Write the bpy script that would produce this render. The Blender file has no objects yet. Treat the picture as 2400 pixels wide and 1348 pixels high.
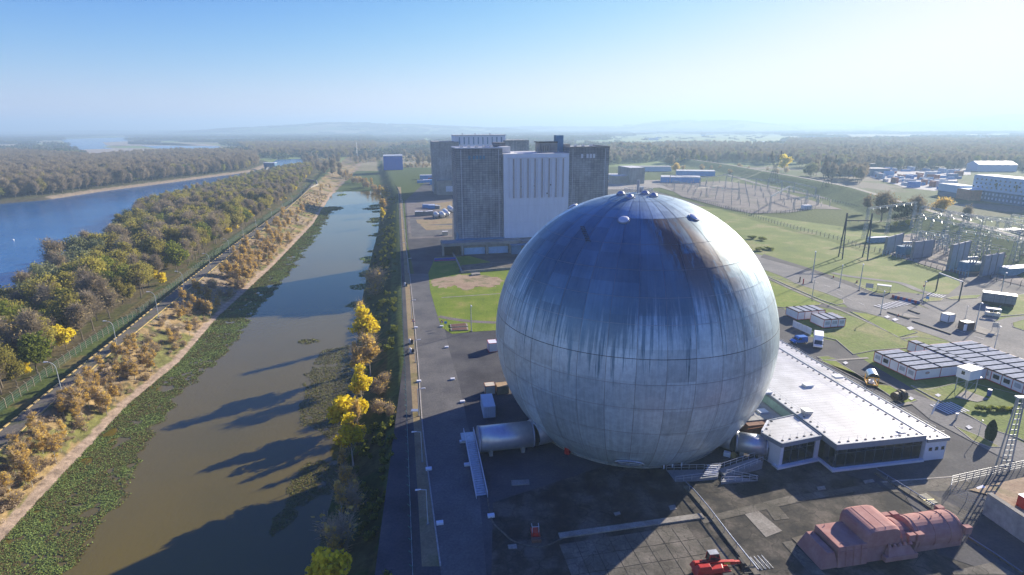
import bpy, math, random
import numpy as np
from mathutils import Matrix, Vector
R = math.radians
random.seed(7); rng = np.random.default_rng(7)
sc = bpy.context.scene
col = sc.collection

# ------------------------------------------------------------------ camera
FPX, PW, PH, CAMZ = 1330.0, 2400.0, 1348.0, 59.2
PITCH, ROLL = math.atan((674-299)/FPX), R(0.3)
CAM = np.array([0., 0., CAMZ])
_f = np.array([0, math.cos(PITCH), -math.sin(PITCH)]); _u0 = np.array([0, math.sin(PITCH), math.cos(PITCH)]); _r0 = np.array([1., 0, 0])
_r = math.cos(ROLL)*_r0 - math.sin(ROLL)*_u0; _u = math.sin(ROLL)*_r0 + math.cos(ROLL)*_u0
cd = bpy.data.cameras.new('camera'); cam = bpy.data.objects.new('camera', cd); col.objects.link(cam); sc.camera = cam
cam.matrix_world = Matrix(((_r[0], _u[0], -_f[0], 0), (_r[1], _u[1], -_f[1], 0), (_r[2], _u[2], -_f[2], CAMZ), (0, 0, 0, 1)))
cd.sensor_width = 36; cd.lens = 36*FPX/PW; cd.clip_start = 1; cd.clip_end = 60000

# ------------------------------------------------------------------ sky, sun, exposure
SUN_AZ, SUN_EL = R(40), R(21)           # azimuth counter-clockwise from +X
w = bpy.data.worlds.new('World'); sc.world = w; w.use_nodes = True
nt = w.node_tree; bg = nt.nodes['Background']
sky = nt.nodes.new('ShaderNodeTexSky'); sky.sky_type = 'NISHITA'; sky.sun_disc = False
sky.sun_elevation = SUN_EL; sky.sun_rotation = math.pi/2 - SUN_AZ
sky.air_density = 1.0; sky.dust_density = 0.25; sky.ozone_density = 2.0; sky.altitude = 50
# film-like shoulder on the physically bright sky: k*8*(1-exp(-tint*(c/8)^p)) per channel
sep = nt.nodes.new('ShaderNodeSeparateColor'); cmb = nt.nodes.new('ShaderNodeCombineColor'); nt.links.new(sky.outputs[0], sep.inputs[0])
for ch, (tint, pw) in enumerate(((2.8, 2.35), (2.2, 1.85), (3.3, 1.12))):
    prev = sep.outputs[ch]
    for op, val in (('DIVIDE', 8.0), ('POWER', pw), ('MULTIPLY', -tint), ('EXPONENT', None), ('SUBTRACT', 'one'), ('MULTIPLY', 8.0)):
        mn = nt.nodes.new('ShaderNodeMath'); mn.operation = op
        if val == 'one': mn.inputs[0].default_value = 1.0; nt.links.new(prev, mn.inputs[1])
        else:
            nt.links.new(prev, mn.inputs[0])
            if val is not None: mn.inputs[1].default_value = val
        prev = mn.outputs[0]
    nt.links.new(prev, cmb.inputs[ch])
nt.links.new(cmb.outputs[0], bg.inputs[0])
bg.inputs[1].default_value = 0.054
sd = bpy.data.lights.new('sun', 'SUN'); sun = bpy.data.objects.new('sun', sd); col.objects.link(sun)
sd.energy = 5.0; sd.angle = R(0.5); sd.color = (1.0, 0.89, 0.72)
SV = Vector((math.cos(SUN_AZ)*math.cos(SUN_EL), math.sin(SUN_AZ)*math.cos(SUN_EL), math.sin(SUN_EL)))
sun.rotation_euler = SV.to_track_quat('Z', 'Y').to_euler(); sun.location = (0, 0, 300)
vs = sc.view_settings; vs.view_transform = 'Standard'; vs.look = 'None'; vs.exposure = 1.2; vs.gamma = 1; vs.use_curve_mapping = False
sc.render.engine = 'CYCLES'; cy = sc.cycles
cy.max_bounces = 6; cy.diffuse_bounces = 2; cy.glossy_bounces = 3; cy.transmission_bounces = 4; cy.transparent_max_bounces = 8; cy.volume_bounces = 0
cy.use_denoising = True; cy.caustics_reflective = False; cy.caustics_refractive = False; cy.sample_clamp_indirect = 4

# ------------------------------------------------------------------ survey helpers: sight lines met with a known ground height
def ray(u, v): return (u-PW/2)*_r - (v-PH/2)*_u + FPX*_f
def g(u, v, z=0.0):
    r = ray(u, v); t = (z-CAMZ)/r[2]; p = CAM + r*t; return (float(p[0]), float(p[1]))
def gs(pts, z=0.0): return [g(u, v, z) for u, v in pts]
def px(P):
    d = np.array(P, float)-CAM; k = FPX/(d@_f); return PW/2 + (d@_r)*k, PH/2 - (d@_u)*k
def hgt(u, v, vt, z=0.0):
    x, y = g(u, v, z); lo, hi = 0., 250.
    for _ in range(30):
        m = (lo+hi)/2
        if px((x, y, z+m))[1] > vt: lo = m
        else: hi = m
    return lo
SA = R(11.3); E1 = np.array([math.cos(SA), math.sin(SA)]); E2 = np.array([-math.sin(SA), math.cos(SA)])   # site grid

# ------------------------------------------------------------------ materials
MATS = {}
def newmat(name):
    m = bpy.data.materials.new(name); m.use_nodes = True; return m, m.node_tree, m.node_tree.nodes['Principled BSDF']
def mat(name, c, rough=0.7, metal=0.0, var=0.25, scale=0.6, c2=None, bump=0.0, bscale=None, coord='Object', spec=0.4, detail=6, stretch=None, objvar=0.0, alpha=None, trans=0.0):
    if name in MATS: return MATS[name]
    m, nt, b = newmat(name); N = nt.nodes.new; K = nt.links.new
    tc = N('ShaderNodeTexCoord'); vec = tc.outputs[coord]
    if stretch:
        mp = N('ShaderNodeMapping'); mp.inputs['Scale'].default_value = stretch; K(vec, mp.inputs[0]); vec = mp.outputs[0]
    no = N('ShaderNodeTexNoise'); no.inputs['Scale'].default_value = scale; no.inputs['Detail'].default_value = detail; no.inputs['Roughness'].default_value = 0.65; K(vec, no.inputs[0])
    ra = N('ShaderNodeMapRange'); ra.inputs[1].default_value = 0.3; ra.inputs[2].default_value = 0.7; K(no.outputs[0], ra.inputs[0])
    mx = N('ShaderNodeMix'); mx.data_type = 'RGBA'; K(ra.outputs[0], mx.inputs[0])
    c = tuple(c); d = tuple(c2) if c2 else tuple(max(0, x*(1-var)) for x in c); e = c if c2 else tuple(min(1, x*(1+var)) for x in c)
    mx.inputs[6].default_value = (*d, 1); mx.inputs[7].default_value = (*e, 1)
    out = mx.outputs[2]
    if objvar:
        oi = N('ShaderNodeObjectInfo'); hs = N('ShaderNodeHueSaturation'); r2 = N('ShaderNodeMapRange'); r2.inputs[3].default_value = 1-objvar; r2.inputs[4].default_value = 1+objvar
        K(oi.outputs['Random'], r2.inputs[0]); K(r2.outputs[0], hs.inputs['Value']); K(out, hs.inputs['Color']); out = hs.outputs[0]
    K(out, b.inputs['Base Color'])
    b.inputs['Roughness'].default_value = rough; b.inputs['Metallic'].default_value = metal; b.inputs['Specular IOR Level'].default_value = spec
    if bump:
        n2 = N('ShaderNodeTexNoise'); n2.inputs['Scale'].default_value = bscale or scale*8; n2.inputs['Detail'].default_value = 4; K(tc.outputs[coord], n2.inputs[0])
        bp = N('ShaderNodeBump'); bp.inputs['Strength'].default_value = 1; bp.inputs['Distance'].default_value = bump; K(n2.outputs[0], bp.inputs['Height']); K(bp.outputs[0], b.inputs['Normal'])
    if alpha is not None: b.inputs['Alpha'].default_value = alpha
    MATS[name] = m; return m
def ground_mat(name, cols, s1=0.05, s2=1.2, rough=0.9, bump=0.05, bscale=3, weights=(0.35, 0.65), cracks=0.0):
    """three colours blended by a broad and a fine noise, world coordinates"""
    if name in MATS: return MATS[name]
    m, nt, b = newmat(name); N = nt.nodes.new; K = nt.links.new
    ge = N('ShaderNodeNewGeometry')
    n1 = N('ShaderNodeTexNoise'); n1.inputs['Scale'].default_value = s1; n1.inputs['Detail'].default_value = 8; n1.inputs['Roughness'].default_value = 0.62; K(ge.outputs['Position'], n1.inputs[0])
    n2 = N('ShaderNodeTexNoise'); n2.inputs['Scale'].default_value = s2; n2.inputs['Detail'].default_value = 6; n2.inputs['Roughness'].default_value = 0.7; K(ge.outputs['Position'], n2.inputs[0])
    cr = N('ShaderNodeValToRGB'); cr.color_ramp.elements[0].position = weights[0]; cr.color_ramp.elements[1].position = weights[1]
    cr.color_ramp.elements[0].color = (*cols[0], 1); cr.color_ramp.elements[1].color = (*cols[-1], 1)
    if len(cols) > 2:
        e = cr.color_ramp.elements.new((weights[0]+weights[1])/2); e.color = (*cols[1], 1)
    K(n1.outputs[0], cr.inputs[0])
    ra = N('ShaderNodeMapRange'); ra.inputs[1].default_value = 0.3; ra.inputs[2].default_value = 0.7; ra.inputs[3].default_value = 0.68; ra.inputs[4].default_value = 1.3; K(n2.outputs[0], ra.inputs[0])
    mx = N('ShaderNodeMix'); mx.data_type = 'RGBA'; mx.blend_type = 'MULTIPLY'; mx.inputs[0].default_value = 1; K(cr.outputs[0], mx.inputs[6]); K(ra.outputs[0], mx.inputs[7])
    out = mx.outputs[2]
    if cracks:
        vo = N('ShaderNodeTexVoronoi'); vo.feature = 'DISTANCE_TO_EDGE'; vo.inputs['Scale'].default_value = cracks
        wn = N('ShaderNodeTexNoise'); wn.inputs['Scale'].default_value = 0.5; wn.inputs['Detail'].default_value = 4; K(ge.outputs['Position'], wn.inputs[0])
        ad = N('ShaderNodeMix'); ad.data_type = 'RGBA'; ad.blend_type = 'LINEAR_LIGHT'; ad.inputs[0].default_value = 1.5; K(ge.outputs['Position'], ad.inputs[6]); K(wn.outputs[1], ad.inputs[7]); K(ad.outputs[2], vo.inputs[0])
        lt = N('ShaderNodeMapRange'); lt.inputs[1].default_value = 0.004; lt.inputs[2].default_value = 0.02; lt.inputs[3].default_value = 0.45; lt.inputs[4].default_value = 1; K(vo.outputs[0], lt.inputs[0])
        m3 = N('ShaderNodeMix'); m3.data_type = 'RGBA'; m3.blend_type = 'MULTIPLY'; m3.inputs[0].default_value = 1; K(out, m3.inputs[6]); K(lt.outputs[0], m3.inputs[7]); out = m3.outputs[2]
    K(out, b.inputs['Base Color']); b.inputs['Roughness'].default_value = rough; b.inputs['Specular IOR Level'].default_value = 0.25
    if bump:
        n3 = N('ShaderNodeTexNoise'); n3.inputs['Scale'].default_value = bscale; n3.inputs['Detail'].default_value = 5; K(ge.outputs['Position'], n3.inputs[0])
        bp = N('ShaderNodeBump'); bp.inputs['Distance'].default_value = bump; bp.inputs['Strength'].default_value = 1; K(n3.outputs[0], bp.inputs['Height']); K(bp.outputs[0], b.inputs['Normal'])
    MATS[name] = m; return m
def leaf_mat(name, cA, cB, cC, transl=0.35):
    """foliage: each leaf clump takes its own tone, each plant its own cast"""
    if name in MATS: return MATS[name]
    m, nt, b = newmat(name); N = nt.nodes.new; K = nt.links.new
    ge = N('ShaderNodeNewGeometry'); oi = N('ShaderNodeObjectInfo')
    cr = N('ShaderNodeValToRGB'); E = cr.color_ramp.elements; E[0].color = (*cA, 1); E[1].color = (*cC, 1); e = E.new(0.5); e.color = (*cB, 1)
    ad = N('ShaderNodeMath'); ad.operation = 'MULTIPLY_ADD'; ad.inputs[1].default_value = 0.55; K(ge.outputs['Random Per Island'], ad.inputs[0])
    m2 = N('ShaderNodeMath'); m2.operation = 'MULTIPLY'; m2.inputs[1].default_value = 0.5; K(oi.outputs['Random'], m2.inputs[0]); K(m2.outputs[0], ad.inputs[2]); K(ad.outputs[0], cr.inputs[0])
    tr = N('ShaderNodeBsdfTranslucent'); mx = N('ShaderNodeMixShader'); mx.inputs[0].default_value = transl
    K(cr.outputs[0], b.inputs['Base Color']); K(cr.outputs[0], tr.inputs[0]); b.inputs['Roughness'].default_value = 0.8; b.inputs['Specular IOR Level'].default_value = 0.15
    out = nt.nodes['Material Output']; K(b.outputs[0], mx.inputs[1]); K(tr.outputs[0], mx.inputs[2]); K(mx.outputs[0], out.inputs[0])
    MATS[name] = m; return m

# ------------------------------------------------------------------ mesh helpers
def link(o): col.objects.link(o); return o
def props(o, label=None, cat=None, group=None, kind=None):
    if label: o['label'] = label
    if cat: o['category'] = cat
    if group: o['group'] = group
    if kind: o['kind'] = kind
    return o
def thing(name, label, cat, loc=(0, 0, 0), rz=0.0, group=None):
    o = link(bpy.data.objects.new(name, None)); o.location = loc; o.rotation_euler = (0, 0, rz); o.empty_display_size = 0.5
    return props(o, label, cat, group)
def meshnp(name, V, F):
    """V (n,3) and F (m,k) numpy arrays -> mesh, quickly"""
    me = bpy.data.meshes.new(name); V = np.asarray(V, np.float32); F = np.asarray(F, np.int32); k = F.shape[1]
    me.vertices.add(len(V)); me.vertices.foreach_set('co', V.ravel()); me.loops.add(F.size); me.loops.foreach_set('vertex_index', F.ravel())
    me.polygons.add(len(F)); me.polygons.foreach_set('loop_start', np.arange(0, F.size, k, dtype=np.int32)); me.polygons.foreach_set('loop_total', np.full(len(F), k, np.int32))
    me.update(); return me
class MB:
    """collects shapes for ONE mesh object; frame = (origin xyz, angle) of local axes"""
    def __init__(s, o=(0, 0, 0), a=0.0): s.V = []; s.F = []; s.o = o; s.c = math.cos(a); s.s = math.sin(a)
    def P(s, p): return (s.o[0]+p[0]*s.c-p[1]*s.s, s.o[1]+p[0]*s.s+p[1]*s.c, s.o[2]+p[2])
    def add(s, vs, fs):
        n = len(s.V); s.V += [s.P(v) for v in vs]; s.F += [tuple(n+i for i in f) for f in fs]; return s
    def box(s, x0, x1, y0, y1, z0, z1):
        return s.add([(x0, y0, z0), (x1, y0, z0), (x1, y1, z0), (x0, y1, z0), (x0, y0, z1), (x1, y0, z1), (x1, y1, z1), (x0, y1, z1)], [(0, 3, 2, 1), (4, 5, 6, 7), (0, 1, 5, 4), (1, 2, 6, 5), (2, 3, 7, 6), (3, 0, 4, 7)])
    def cbox(s, x, y, z, sx, sy, sz): return s.box(x-sx/2, x+sx/2, y-sy/2, y+sy/2, z, z+sz)
    def prism(s, poly, z0, z1, top=None):
        n = len(poly); a = sum(poly[i][0]*poly[(i+1) % n][1]-poly[(i+1) % n][0]*poly[i][1] for i in range(n))
        if a < 0: poly = poly[::-1]
        if top: top = top[::-1] if a < 0 else top
        T = top or poly
        return s.add([(*p, z0) for p in poly]+[(*p, z1) for p in T], [tuple(range(n-1, -1, -1)), tuple(range(n, 2*n))]+[(i, (i+1) % n, n+(i+1) % n, n+i) for i in range(n)])
    def sheet(s, poly, z):
        n = len(poly); a = sum(poly[i][0]*poly[(i+1) % n][1]-poly[(i+1) % n][0]*poly[i][1] for i in range(n))
        if a < 0: poly = poly[::-1]
        return s.add([(*p, z) for p in poly], [tuple(range(n))])
    def tube(s, p, q, r, r2=None, n=6, cap=True):
        p = Vector(p); q = Vector(q); d = (q-p); L = d.length
        if L < 1e-6: return s
        d /= L; a = d.orthogonal().normalized(); b = d.cross(a); r2 = r if r2 is None else r2
        vs = [tuple(p+(a*math.cos(2*math.pi*i/n)+b*math.sin(2*math.pi*i/n))*r) for i in range(n)]+[tuple(q+(a*math.cos(2*math.pi*i/n)+b*math.sin(2*math.pi*i/n))*r2) for i in range(n)]
        fs = [(i, (i+1) % n, n+(i+1) % n, n+i) for i in range(n)]
        if cap: fs += [tuple(range(n-1, -1, -1)), tuple(range(n, 2*n))]
        return s.add(vs, fs)
    def path(s, pts, r, n=6):
        for a, b in zip(pts[:-1], pts[1:]): s.tube(a, b, r, n=n)
        return s
    def bar(s, p, q, w, h):
        """rectangular bar from p to q, h vertical"""
        p = Vector(p); q = Vector(q); d = (q-p).normalized(); sd = d.cross(Vector((0, 0, 1)))
        if sd.length < 1e-4: sd = Vector((1, 0, 0))
        sd.normalize(); up = sd.cross(d)
        vs = [tuple(c+sd*(w/2*i)+up*(h/2*j)) for c in (p, q) for i, j in ((-1, -1), (1, -1), (1, 1), (-1, 1))]
        return s.add(vs, [(0, 1, 2, 3), (7, 6, 5, 4), (0, 4, 5, 1), (1, 5, 6, 2), (2, 6, 7, 3), (3, 7, 4, 0)])
    def lathe(s, prof, c=(0, 0, 0), n=16, axis='z', a0=0, a1=2*math.pi):
        m = len(prof); vs = []; full = abs(a1-a0-2*math.pi) < 1e-6; k = n if full else n+1
        for i in range(k):
            a = a0+(a1-a0)*i/n
            for r, z in prof:
                v = (r*math.cos(a), r*math.sin(a), z)
                if axis == 'x': v = (v[2], v[0], v[1])
                if axis == 'y': v = (v[0], v[2], v[1])
                vs.append((c[0]+v[0], c[1]+v[1], c[2]+v[2]))
        fs = []
        for i in range(n):
            j = (i+1) % k
            for t in range(m-1): fs.append((i*m+t, j*m+t, j*m+t+1, i*m+t+1))
        return s.add(vs, fs)
    def build(s, name, m, parent=None, smooth=False, label=None, cat=None, group=None, kind=None, bevel=0, loc=None):
        me = bpy.data.meshes.new(name); V = s.V
        if parent is not None and parent.rotation_euler.z == 0: off = parent.location if not parent.parent else parent.location+parent.parent.location
        elif loc is not None: off = Vector(loc)
        else: off = Vector((0, 0, 0))
        me.from_pydata([(v[0]-off[0], v[1]-off[1], v[2]-off[2]) for v in V], [], s.F); me.materials.append(m); me.update()
        if smooth: me.shade_smooth()
        o = link(bpy.data.objects.new(name, me))
        if parent is not None: o.parent = parent
        elif loc is not None: o.location = loc
        if bevel:
            bm_ = o.modifiers.new('bevel', 'BEVEL'); bm_.width = bevel; bm_.segments = 2; bm_.limit_method = 'ANGLE'
        return props(o, label, cat, group, kind)
def sheet(name, poly, z, m, label=None, kind='structure', parent=None):
    return MB().sheet(poly, z).build(name, m, parent, kind=kind if parent is None else None, label=label)
def strip(poly_line, wdt):
    """polyline -> polygon of width wdt centred on it"""
    L, Rr = [], []; n = len(poly_line)
    for i, p in enumerate(poly_line):
        a = poly_line[max(0, i-1)]; b = poly_line[min(n-1, i+1)]; d = np.array(b)-np.array(a); d = d/np.linalg.norm(d); nn = np.array([-d[1], d[0]])*wdt/2
        L.append(tuple(np.array(p)+nn)); Rr.append(tuple(np.array(p)-nn))
    return L+Rr[::-1]
def kerb(name, line, m, wdt=0.25, h=0.12, z=0.0, parent=None, kind='structure'):
    b = MB(); n = len(line)
    P = strip(line, wdt); L = P[:n]; Q = P[n:][::-1]
    for i in range(n-1): b.prism([L[i], L[i+1], Q[i+1], Q[i]], z-0.05, z+h)
    return b.build(name, m, parent, kind=None if parent else kind)
def copy_tree(o, loc=None, rz=None, parent=None, label=None, scale=None):
    c = o.copy(); col.objects.link(c)
    if parent is not None: c.parent = parent
    if loc is not None: c.location = loc
    if rz is not None: c.rotation_euler = (0, 0, rz)
    if label: c['label'] = label
    if scale is not None: c.scale = (scale,)*3 if isinstance(scale, (int, float)) else scale
    for ch in o.children: copy_tree(ch, parent=c)
    return c
def smoothline(pts, k=8):
    """Catmull-Rom through the points"""
    out = []; n = len(pts); P = [np.array(p, float) for p in pts]
    for i in range(n-1):
        a, b, c, d = P[max(0, i-1)], P[i], P[i+1], P[min(n-1, i+2)]
        for j in range(k):
            t = j/k; out.append(tuple(0.5*((2*b)+(-a+c)*t+(2*a-5*b+4*c-d)*t*t+(-a+3*b-3*c+d)*t**3)))
    out.append(tuple(P[-1])); return out
def inpoly(X, Y, poly):
    ins = np.zeros(X.shape, bool); n = len(poly)
    for i in range(n):
        x0, y0 = poly[i]; x1, y1 = poly[(i+1) % n]
        if y0 == y1: continue
        c = ((y0 > Y) != (y1 > Y)) & (X < (x1-x0)*(Y-y0)/(y1-y0)+x0); ins ^= c
    return ins
def vnoise(x, y, s, seed=0, octv=3):
    """smooth value noise, vectorised"""
    x = np.asarray(x, float)/s; y = np.asarray(y, float)/s; tot = 0; amp = 1; nrm = 0
    for o in range(octv):
        xi = np.floor(x).astype(np.int64); yi = np.floor(y).astype(np.int64); fx = x-xi; fy = y-yi; fx = fx*fx*(3-2*fx); fy = fy*fy*(3-2*fy)
        def h(a, b):
            n = (a*374761393+b*668265263+(seed+o)*1442695041) & 0x7fffffff; n = ((n ^ (n >> 13))*1274126177) & 0x7fffffff; return ((n ^ (n >> 16)) & 0xffff)/65535.
        v = (h(xi, yi)*(1-fx)+h(xi+1, yi)*fx)*(1-fy)+(h(xi, yi+1)*(1-fx)+h(xi+1, yi+1)*fx)*fy
        tot = tot+v*amp; nrm += amp; amp *= 0.5; x = x*2+17; y = y*2+31
    return tot/nrm
# ================================================================== LAND: cross-section lines, each x as a function of y
def prof(pts):
    P = sorted([(p[1], p[0]) for p in pts]); Y = np.array([p[0] for p in P]); X = np.array([p[1] for p in P])
    def f(y):
        y = np.asarray(y, float); v = np.interp(y, Y, X)
        s0 = (X[1]-X[0])/(Y[1]-Y[0]); s1 = (X[-1]-X[-2])/(Y[-1]-Y[-2])
        v = np.where(y < Y[0], X[0]+(y-Y[0])*s0, v); return np.where(y > Y[-1], X[-1]+(y-Y[-1])*np.clip(s1, -0.6, 0.6), v)
    return f
WZ = -6.0
fFence = prof(gs([(968, 1348), (957, 1060), (951, 900), (945, 760), (940, 620), (936, 520), (934, 450), (925, 432)]))
fRW = prof(gs([(790, 1130), (825, 1000), (838, 900), (838, 800), (850, 700), (862, 640), (887, 540), (895, 470), (893, 445)], WZ))
fLW = prof(gs([(0, 1275), (90, 1175), (160, 1100), (300, 950), (420, 850), (510, 745), (640, 625), (735, 525), (775, 460), (790, 445)], WZ))
fLR = prof(gs([(0, 1055), (150, 920), (280, 810), (440, 680), (560, 580), (640, 520), (740, 430)]))
fLL = prof(gs([(0, 1010), (100, 930), (300, 770), (430, 665), (560, 565), (700, 465), (732, 430)]))
fRN = prof([(-150, 40)]+gs([(0, 655), (120, 585), (215, 548)], 6.5)+gs([(335, 497), (440, 462), (560, 430), (640, 407), (690, 398)], WZ))
fRF = prof([(-480, 60)]+gs([(0, 478), (100, 470), (230, 450), (330, 437), (400, 428), (520, 412), (590, 403)], WZ)+[(-450, 1100), (-560, 1300)])
fLV = prof(gs([(1650, 378), (1700, 385), (1900, 420), (2000, 440), (2200, 500), (2400, 560)], 8))     # levee crest
def bank_noise(x, y): return (vnoise(x, y, 9, 3)-0.5)*1.6
def ground_h(x, y):
    x = np.asarray(x, float); y = np.asarray(y, float)
    fen, rw, lw, lr, ll, rn, rf = (f(y) for f in (fFence, fRW, fLW, fLR, fLL, fRN, fRF))
    wob = (vnoise(x, y, 7, 5)-0.5)*1.2
    end = np.clip((y-600)/25, 0, 1)                       # canal closes here
    bed = WZ-2.2+end*3.4
    def seg(x, x0, z0, x1, z1): t = np.clip((x-x0)/np.maximum(x1-x0, 1e-3), 0, 1); return z0+(z1-z0)*t
    z = np.where(x > fen-1.2, 0.0, 0.0)
    c1 = seg(x, rw-5, bed, rw, WZ+0.05+end); z = np.where(x < fen-1.5, seg(x, rw, WZ+0.05+end, fen-1.5, -0.05)+wob*0.35*np.clip((fen-1.5-x)/3, 0, 1), z)
    z = np.where(x < rw, c1, z)
    z = np.where(x < lw+5, seg(x, lw, WZ+0.05+end, lw+5, bed), z)
    z = np.where(x < lw, seg(x, lw-3, -5.3, lw, WZ+0.05+end), z)
    z = np.where(x < lw-3, seg(x, lr+0.4, 0, lw-3, -5.3)+wob*0.4*np.clip((x-lr-0.4)/3, 0, 1), z)
    z = np.where(x < lr+0.4, 0.0, z)
    z = np.where(x < ll-0.5, seg(x, ll-3.2, -1.9, ll-0.5, 0), z)
    z = np.where(x < ll-3.2, np.minimum(-1.9, seg(x, rn+3, -4, ll-9, -1.9)), z)
    rv = (x < rn+3)
    z = np.where(rv, seg(x, rn-6, WZ-2.5, rn+3, -4.2)+wob*0.5, z)
    z = np.where(x < rn-6, WZ-2.5, z)
    z = np.where(x < rf+6, seg(x, rf-4, -4.3, rf+6, WZ-2.5)+wob*0.6, z)
    z = np.where(x < rf-4, seg(x, rf-30, -2, rf-4, -4.3), z)
    # beyond 1000 m the near river arm closes
    cl = np.clip((y-980)/60, 0, 1); z = np.where((x < fen-1), z*(1-cl)+(-2.5)*cl, z)
    # levee to the east
    lv = fLV(y); d = np.abs(x-lv); zl = 8*np.clip(1-(d-3.5)/22, 0, 1); zl = zl*np.clip((y-60)/60, 0, 1)*np.clip((1500-y)/200, 0, 1)
    z = np.where(zl > 0, np.maximum(z, zl), z)
    # hills on the horizon
    hz = 0
    for (cx, cy_, rx, ry, h) in ((-1900, 7200, 2300, 1300, 118), (-3300, 8200, 1700, 1300, 60), (700, 9200, 3000, 1400, 70), (2700, 8600, 1500, 1300, 155), (6200, 7200, 1900, 1500, 190), (4600, 9800, 3200, 1300, 110), (-6500, 9800, 3500, 1500, 55)):
        r2 = ((x-cx)/rx)**2+((y-cy_)/ry)**2; hz = np.maximum(hz, h*np.clip(1-r2, 0, 1)**1.1)
    z = z+hz*(0.8+0.35*vnoise(x, y, 700, 9))
    return z
# one sheet, rows fanned out so that the far cells grow with distance
ys = [18.0]
while ys[-1] < 15000: ys.append(ys[-1]+max(1.1, 0.009*ys[-1]))
ys = np.array(ys); tt = np.concatenate([np.linspace(-2.6, -1.25, 40)[:-1], np.linspace(-1.25, 1.15, 520), np.linspace(1.15, 2.6, 40)[1:]])
Yg, Tg = np.meshgrid(ys, tt, indexing='ij'); Xg = Tg*(Yg+25)
Zg = ground_h(Xg, Yg)
nr, nc = Yg.shape; ii = np.arange(nr*nc).reshape(nr, nc)
Fg = np.stack([ii[:-1, :-1], ii[:-1, 1:], ii[1:, 1:], ii[1:, :-1]], -1).reshape(-1, 4)
me = meshnp('ground', np.stack([Xg, Yg, Zg], -1).reshape(-1, 3), Fg)
# what grows or lies on it, plus one strip of shade, as a colour per vertex
X, Y, Z = Xg.ravel(), Yg.ravel(), Zg.ravel()
C = np.zeros((len(X), 3)); C[:] = (0.075, 0.105, 0.03)
def paint(mask, c, soft=None): C[mask] = np.array(c) if soft is None else C[mask]*(1-soft[mask, None])+np.array(c)*soft[mask, None]
n1 = vnoise(X, Y, 60, 1); n2 = vnoise(X, Y, 8, 2); n3 = vnoise(X, Y, 2.5, 4)
fen, rw, lw, lr, ll, rn, rf = (f(Y) for f in (fFence, fRW, fLW, fLR, fLL, fRN, fRF))
far = Y > 900
fx = np.floor(X/260+vnoise(X, Y, 500, 11)*2).astype(int); fy = np.floor(Y/330+vnoise(X, Y, 600, 12)*2).astype(int)
hh = ((fx*73856093) ^ (fy*19349663)) & 255
patch = np.array([(0.10, 0.16, 0.045), (0.20, 0.18, 0.10), (0.08, 0.10, 0.035), (0.15, 0.20, 0.07), (0.24, 0.21, 0.13)])[hh % 5]*1.25
C[far] = patch[far]
m = (X < fen-1.5) & (X > rw-1); paint(m, (0.045, 0.07, 0.018)); paint(m & (n2 > 0.52), (0.085, 0.085, 0.03)); paint(m & (X > fen-4.5), (0.1, 0.13, 0.035))
m = (X > lr+0.4) & (X < lw+1); paint(m, (0.29, 0.21, 0.10)); paint(m & (n2 > 0.6), (0.15, 0.15, 0.05)); paint(m & (n2 < 0.4), (0.27, 0.215, 0.14)); paint(m & (n3 > 0.68), (0.1, 0.085, 0.045))
m = (X > lw-3.2+n2*1.5) & (X < lw+0.2); paint(m, (0.34, 0.26, 0.19))
m = (X < ll-0.3) & (X > ll-3.4); paint(m, (0.05, 0.06, 0.025))  # shade of the road embankment, painted as a dark strip into the ground colour
m = (X < ll-3.4) & (X > ll-11); paint(m, (0.09, 0.115, 0.03)); paint(m & (n2 > 0.58), (0.17, 0.14, 0.05))
m = (X < ll-11) & (X > rn) & (Y < 1000); paint(m, (0.14, 0.115, 0.06)); paint(m & (n2 > 0.55), (0.10, 0.10, 0.035))
m = (X < rn+4) & (X > rn-8) & (Y < 1000); paint(m, (0.10, 0.085, 0.06))
m = (X < rf+8) & (X > rf-9) & (Y < 1100); paint(m, (0.26, 0.21, 0.15)); paint(m & (Y < 560), (0.09, 0.08, 0.05))
m = (X < rf-9) & (Y < 1200); paint(m, (0.08, 0.08, 0.04))
lv = fLV(Y); m = (np.abs(X-lv) < 28) & (Y > 60) & (Y < 1500); paint(m, (0.085, 0.13, 0.045)); paint(m & (n2 > 0.55), (0.10, 0.15, 0.05))
m = (X > lv+20) & (Y < 900); paint(m, (0.12, 0.13, 0.07)); paint(m & (n1 > 0.55), (0.09, 0.12, 0.045)); paint(m & (n1 < 0.42), (0.2, 0.18, 0.14))
ca = me.color_attributes.new('cover', 'FLOAT_COLOR', 'POINT'); ca.data.foreach_set('color', np.concatenate([C, np.ones((len(C), 1))], 1).astype(np.float32).ravel())
gm, gnt, gb = newmat('ground_cover'); N = gnt.nodes.new; K = gnt.links.new
at = N('ShaderNodeAttribute'); at.attribute_name = 'cover'; ge = N('ShaderNodeNewGeometry')
na = N('ShaderNodeTexNoise'); na.inputs['Scale'].default_value = 0.55; na.inputs['Detail'].default_value = 9; na.inputs['Roughness'].default_value = 0.72; K(ge.outputs['Position'], na.inputs[0])
ra = N('ShaderNodeMapRange'); ra.inputs[1].default_value = 0.3; ra.inputs[2].default_value = 0.7; ra.inputs[3].default_value = 0.45; ra.inputs[4].default_value = 1.55; K(na.outputs[0], ra.inputs[0])
mx = N('ShaderNodeMix'); mx.data_type = 'RGBA'; mx.blend_type = 'MULTIPLY'; mx.inputs[0].default_value = 1; K(at.outputs[0], mx.inputs[6]); K(ra.outputs[0], mx.inputs[7])
K(mx.outputs[2], gb.inputs['Base Color']); gb.inputs['Roughness'].default_value = 0.95; gb.inputs['Specular IOR Level'].default_value = 0.1
bp = N('ShaderNodeBump'); bp.inputs['Distance'].default_value = 0.25; K(na.outputs[0], bp.inputs['Height']); K(bp.outputs[0], gb.inputs['Normal'])
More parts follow.
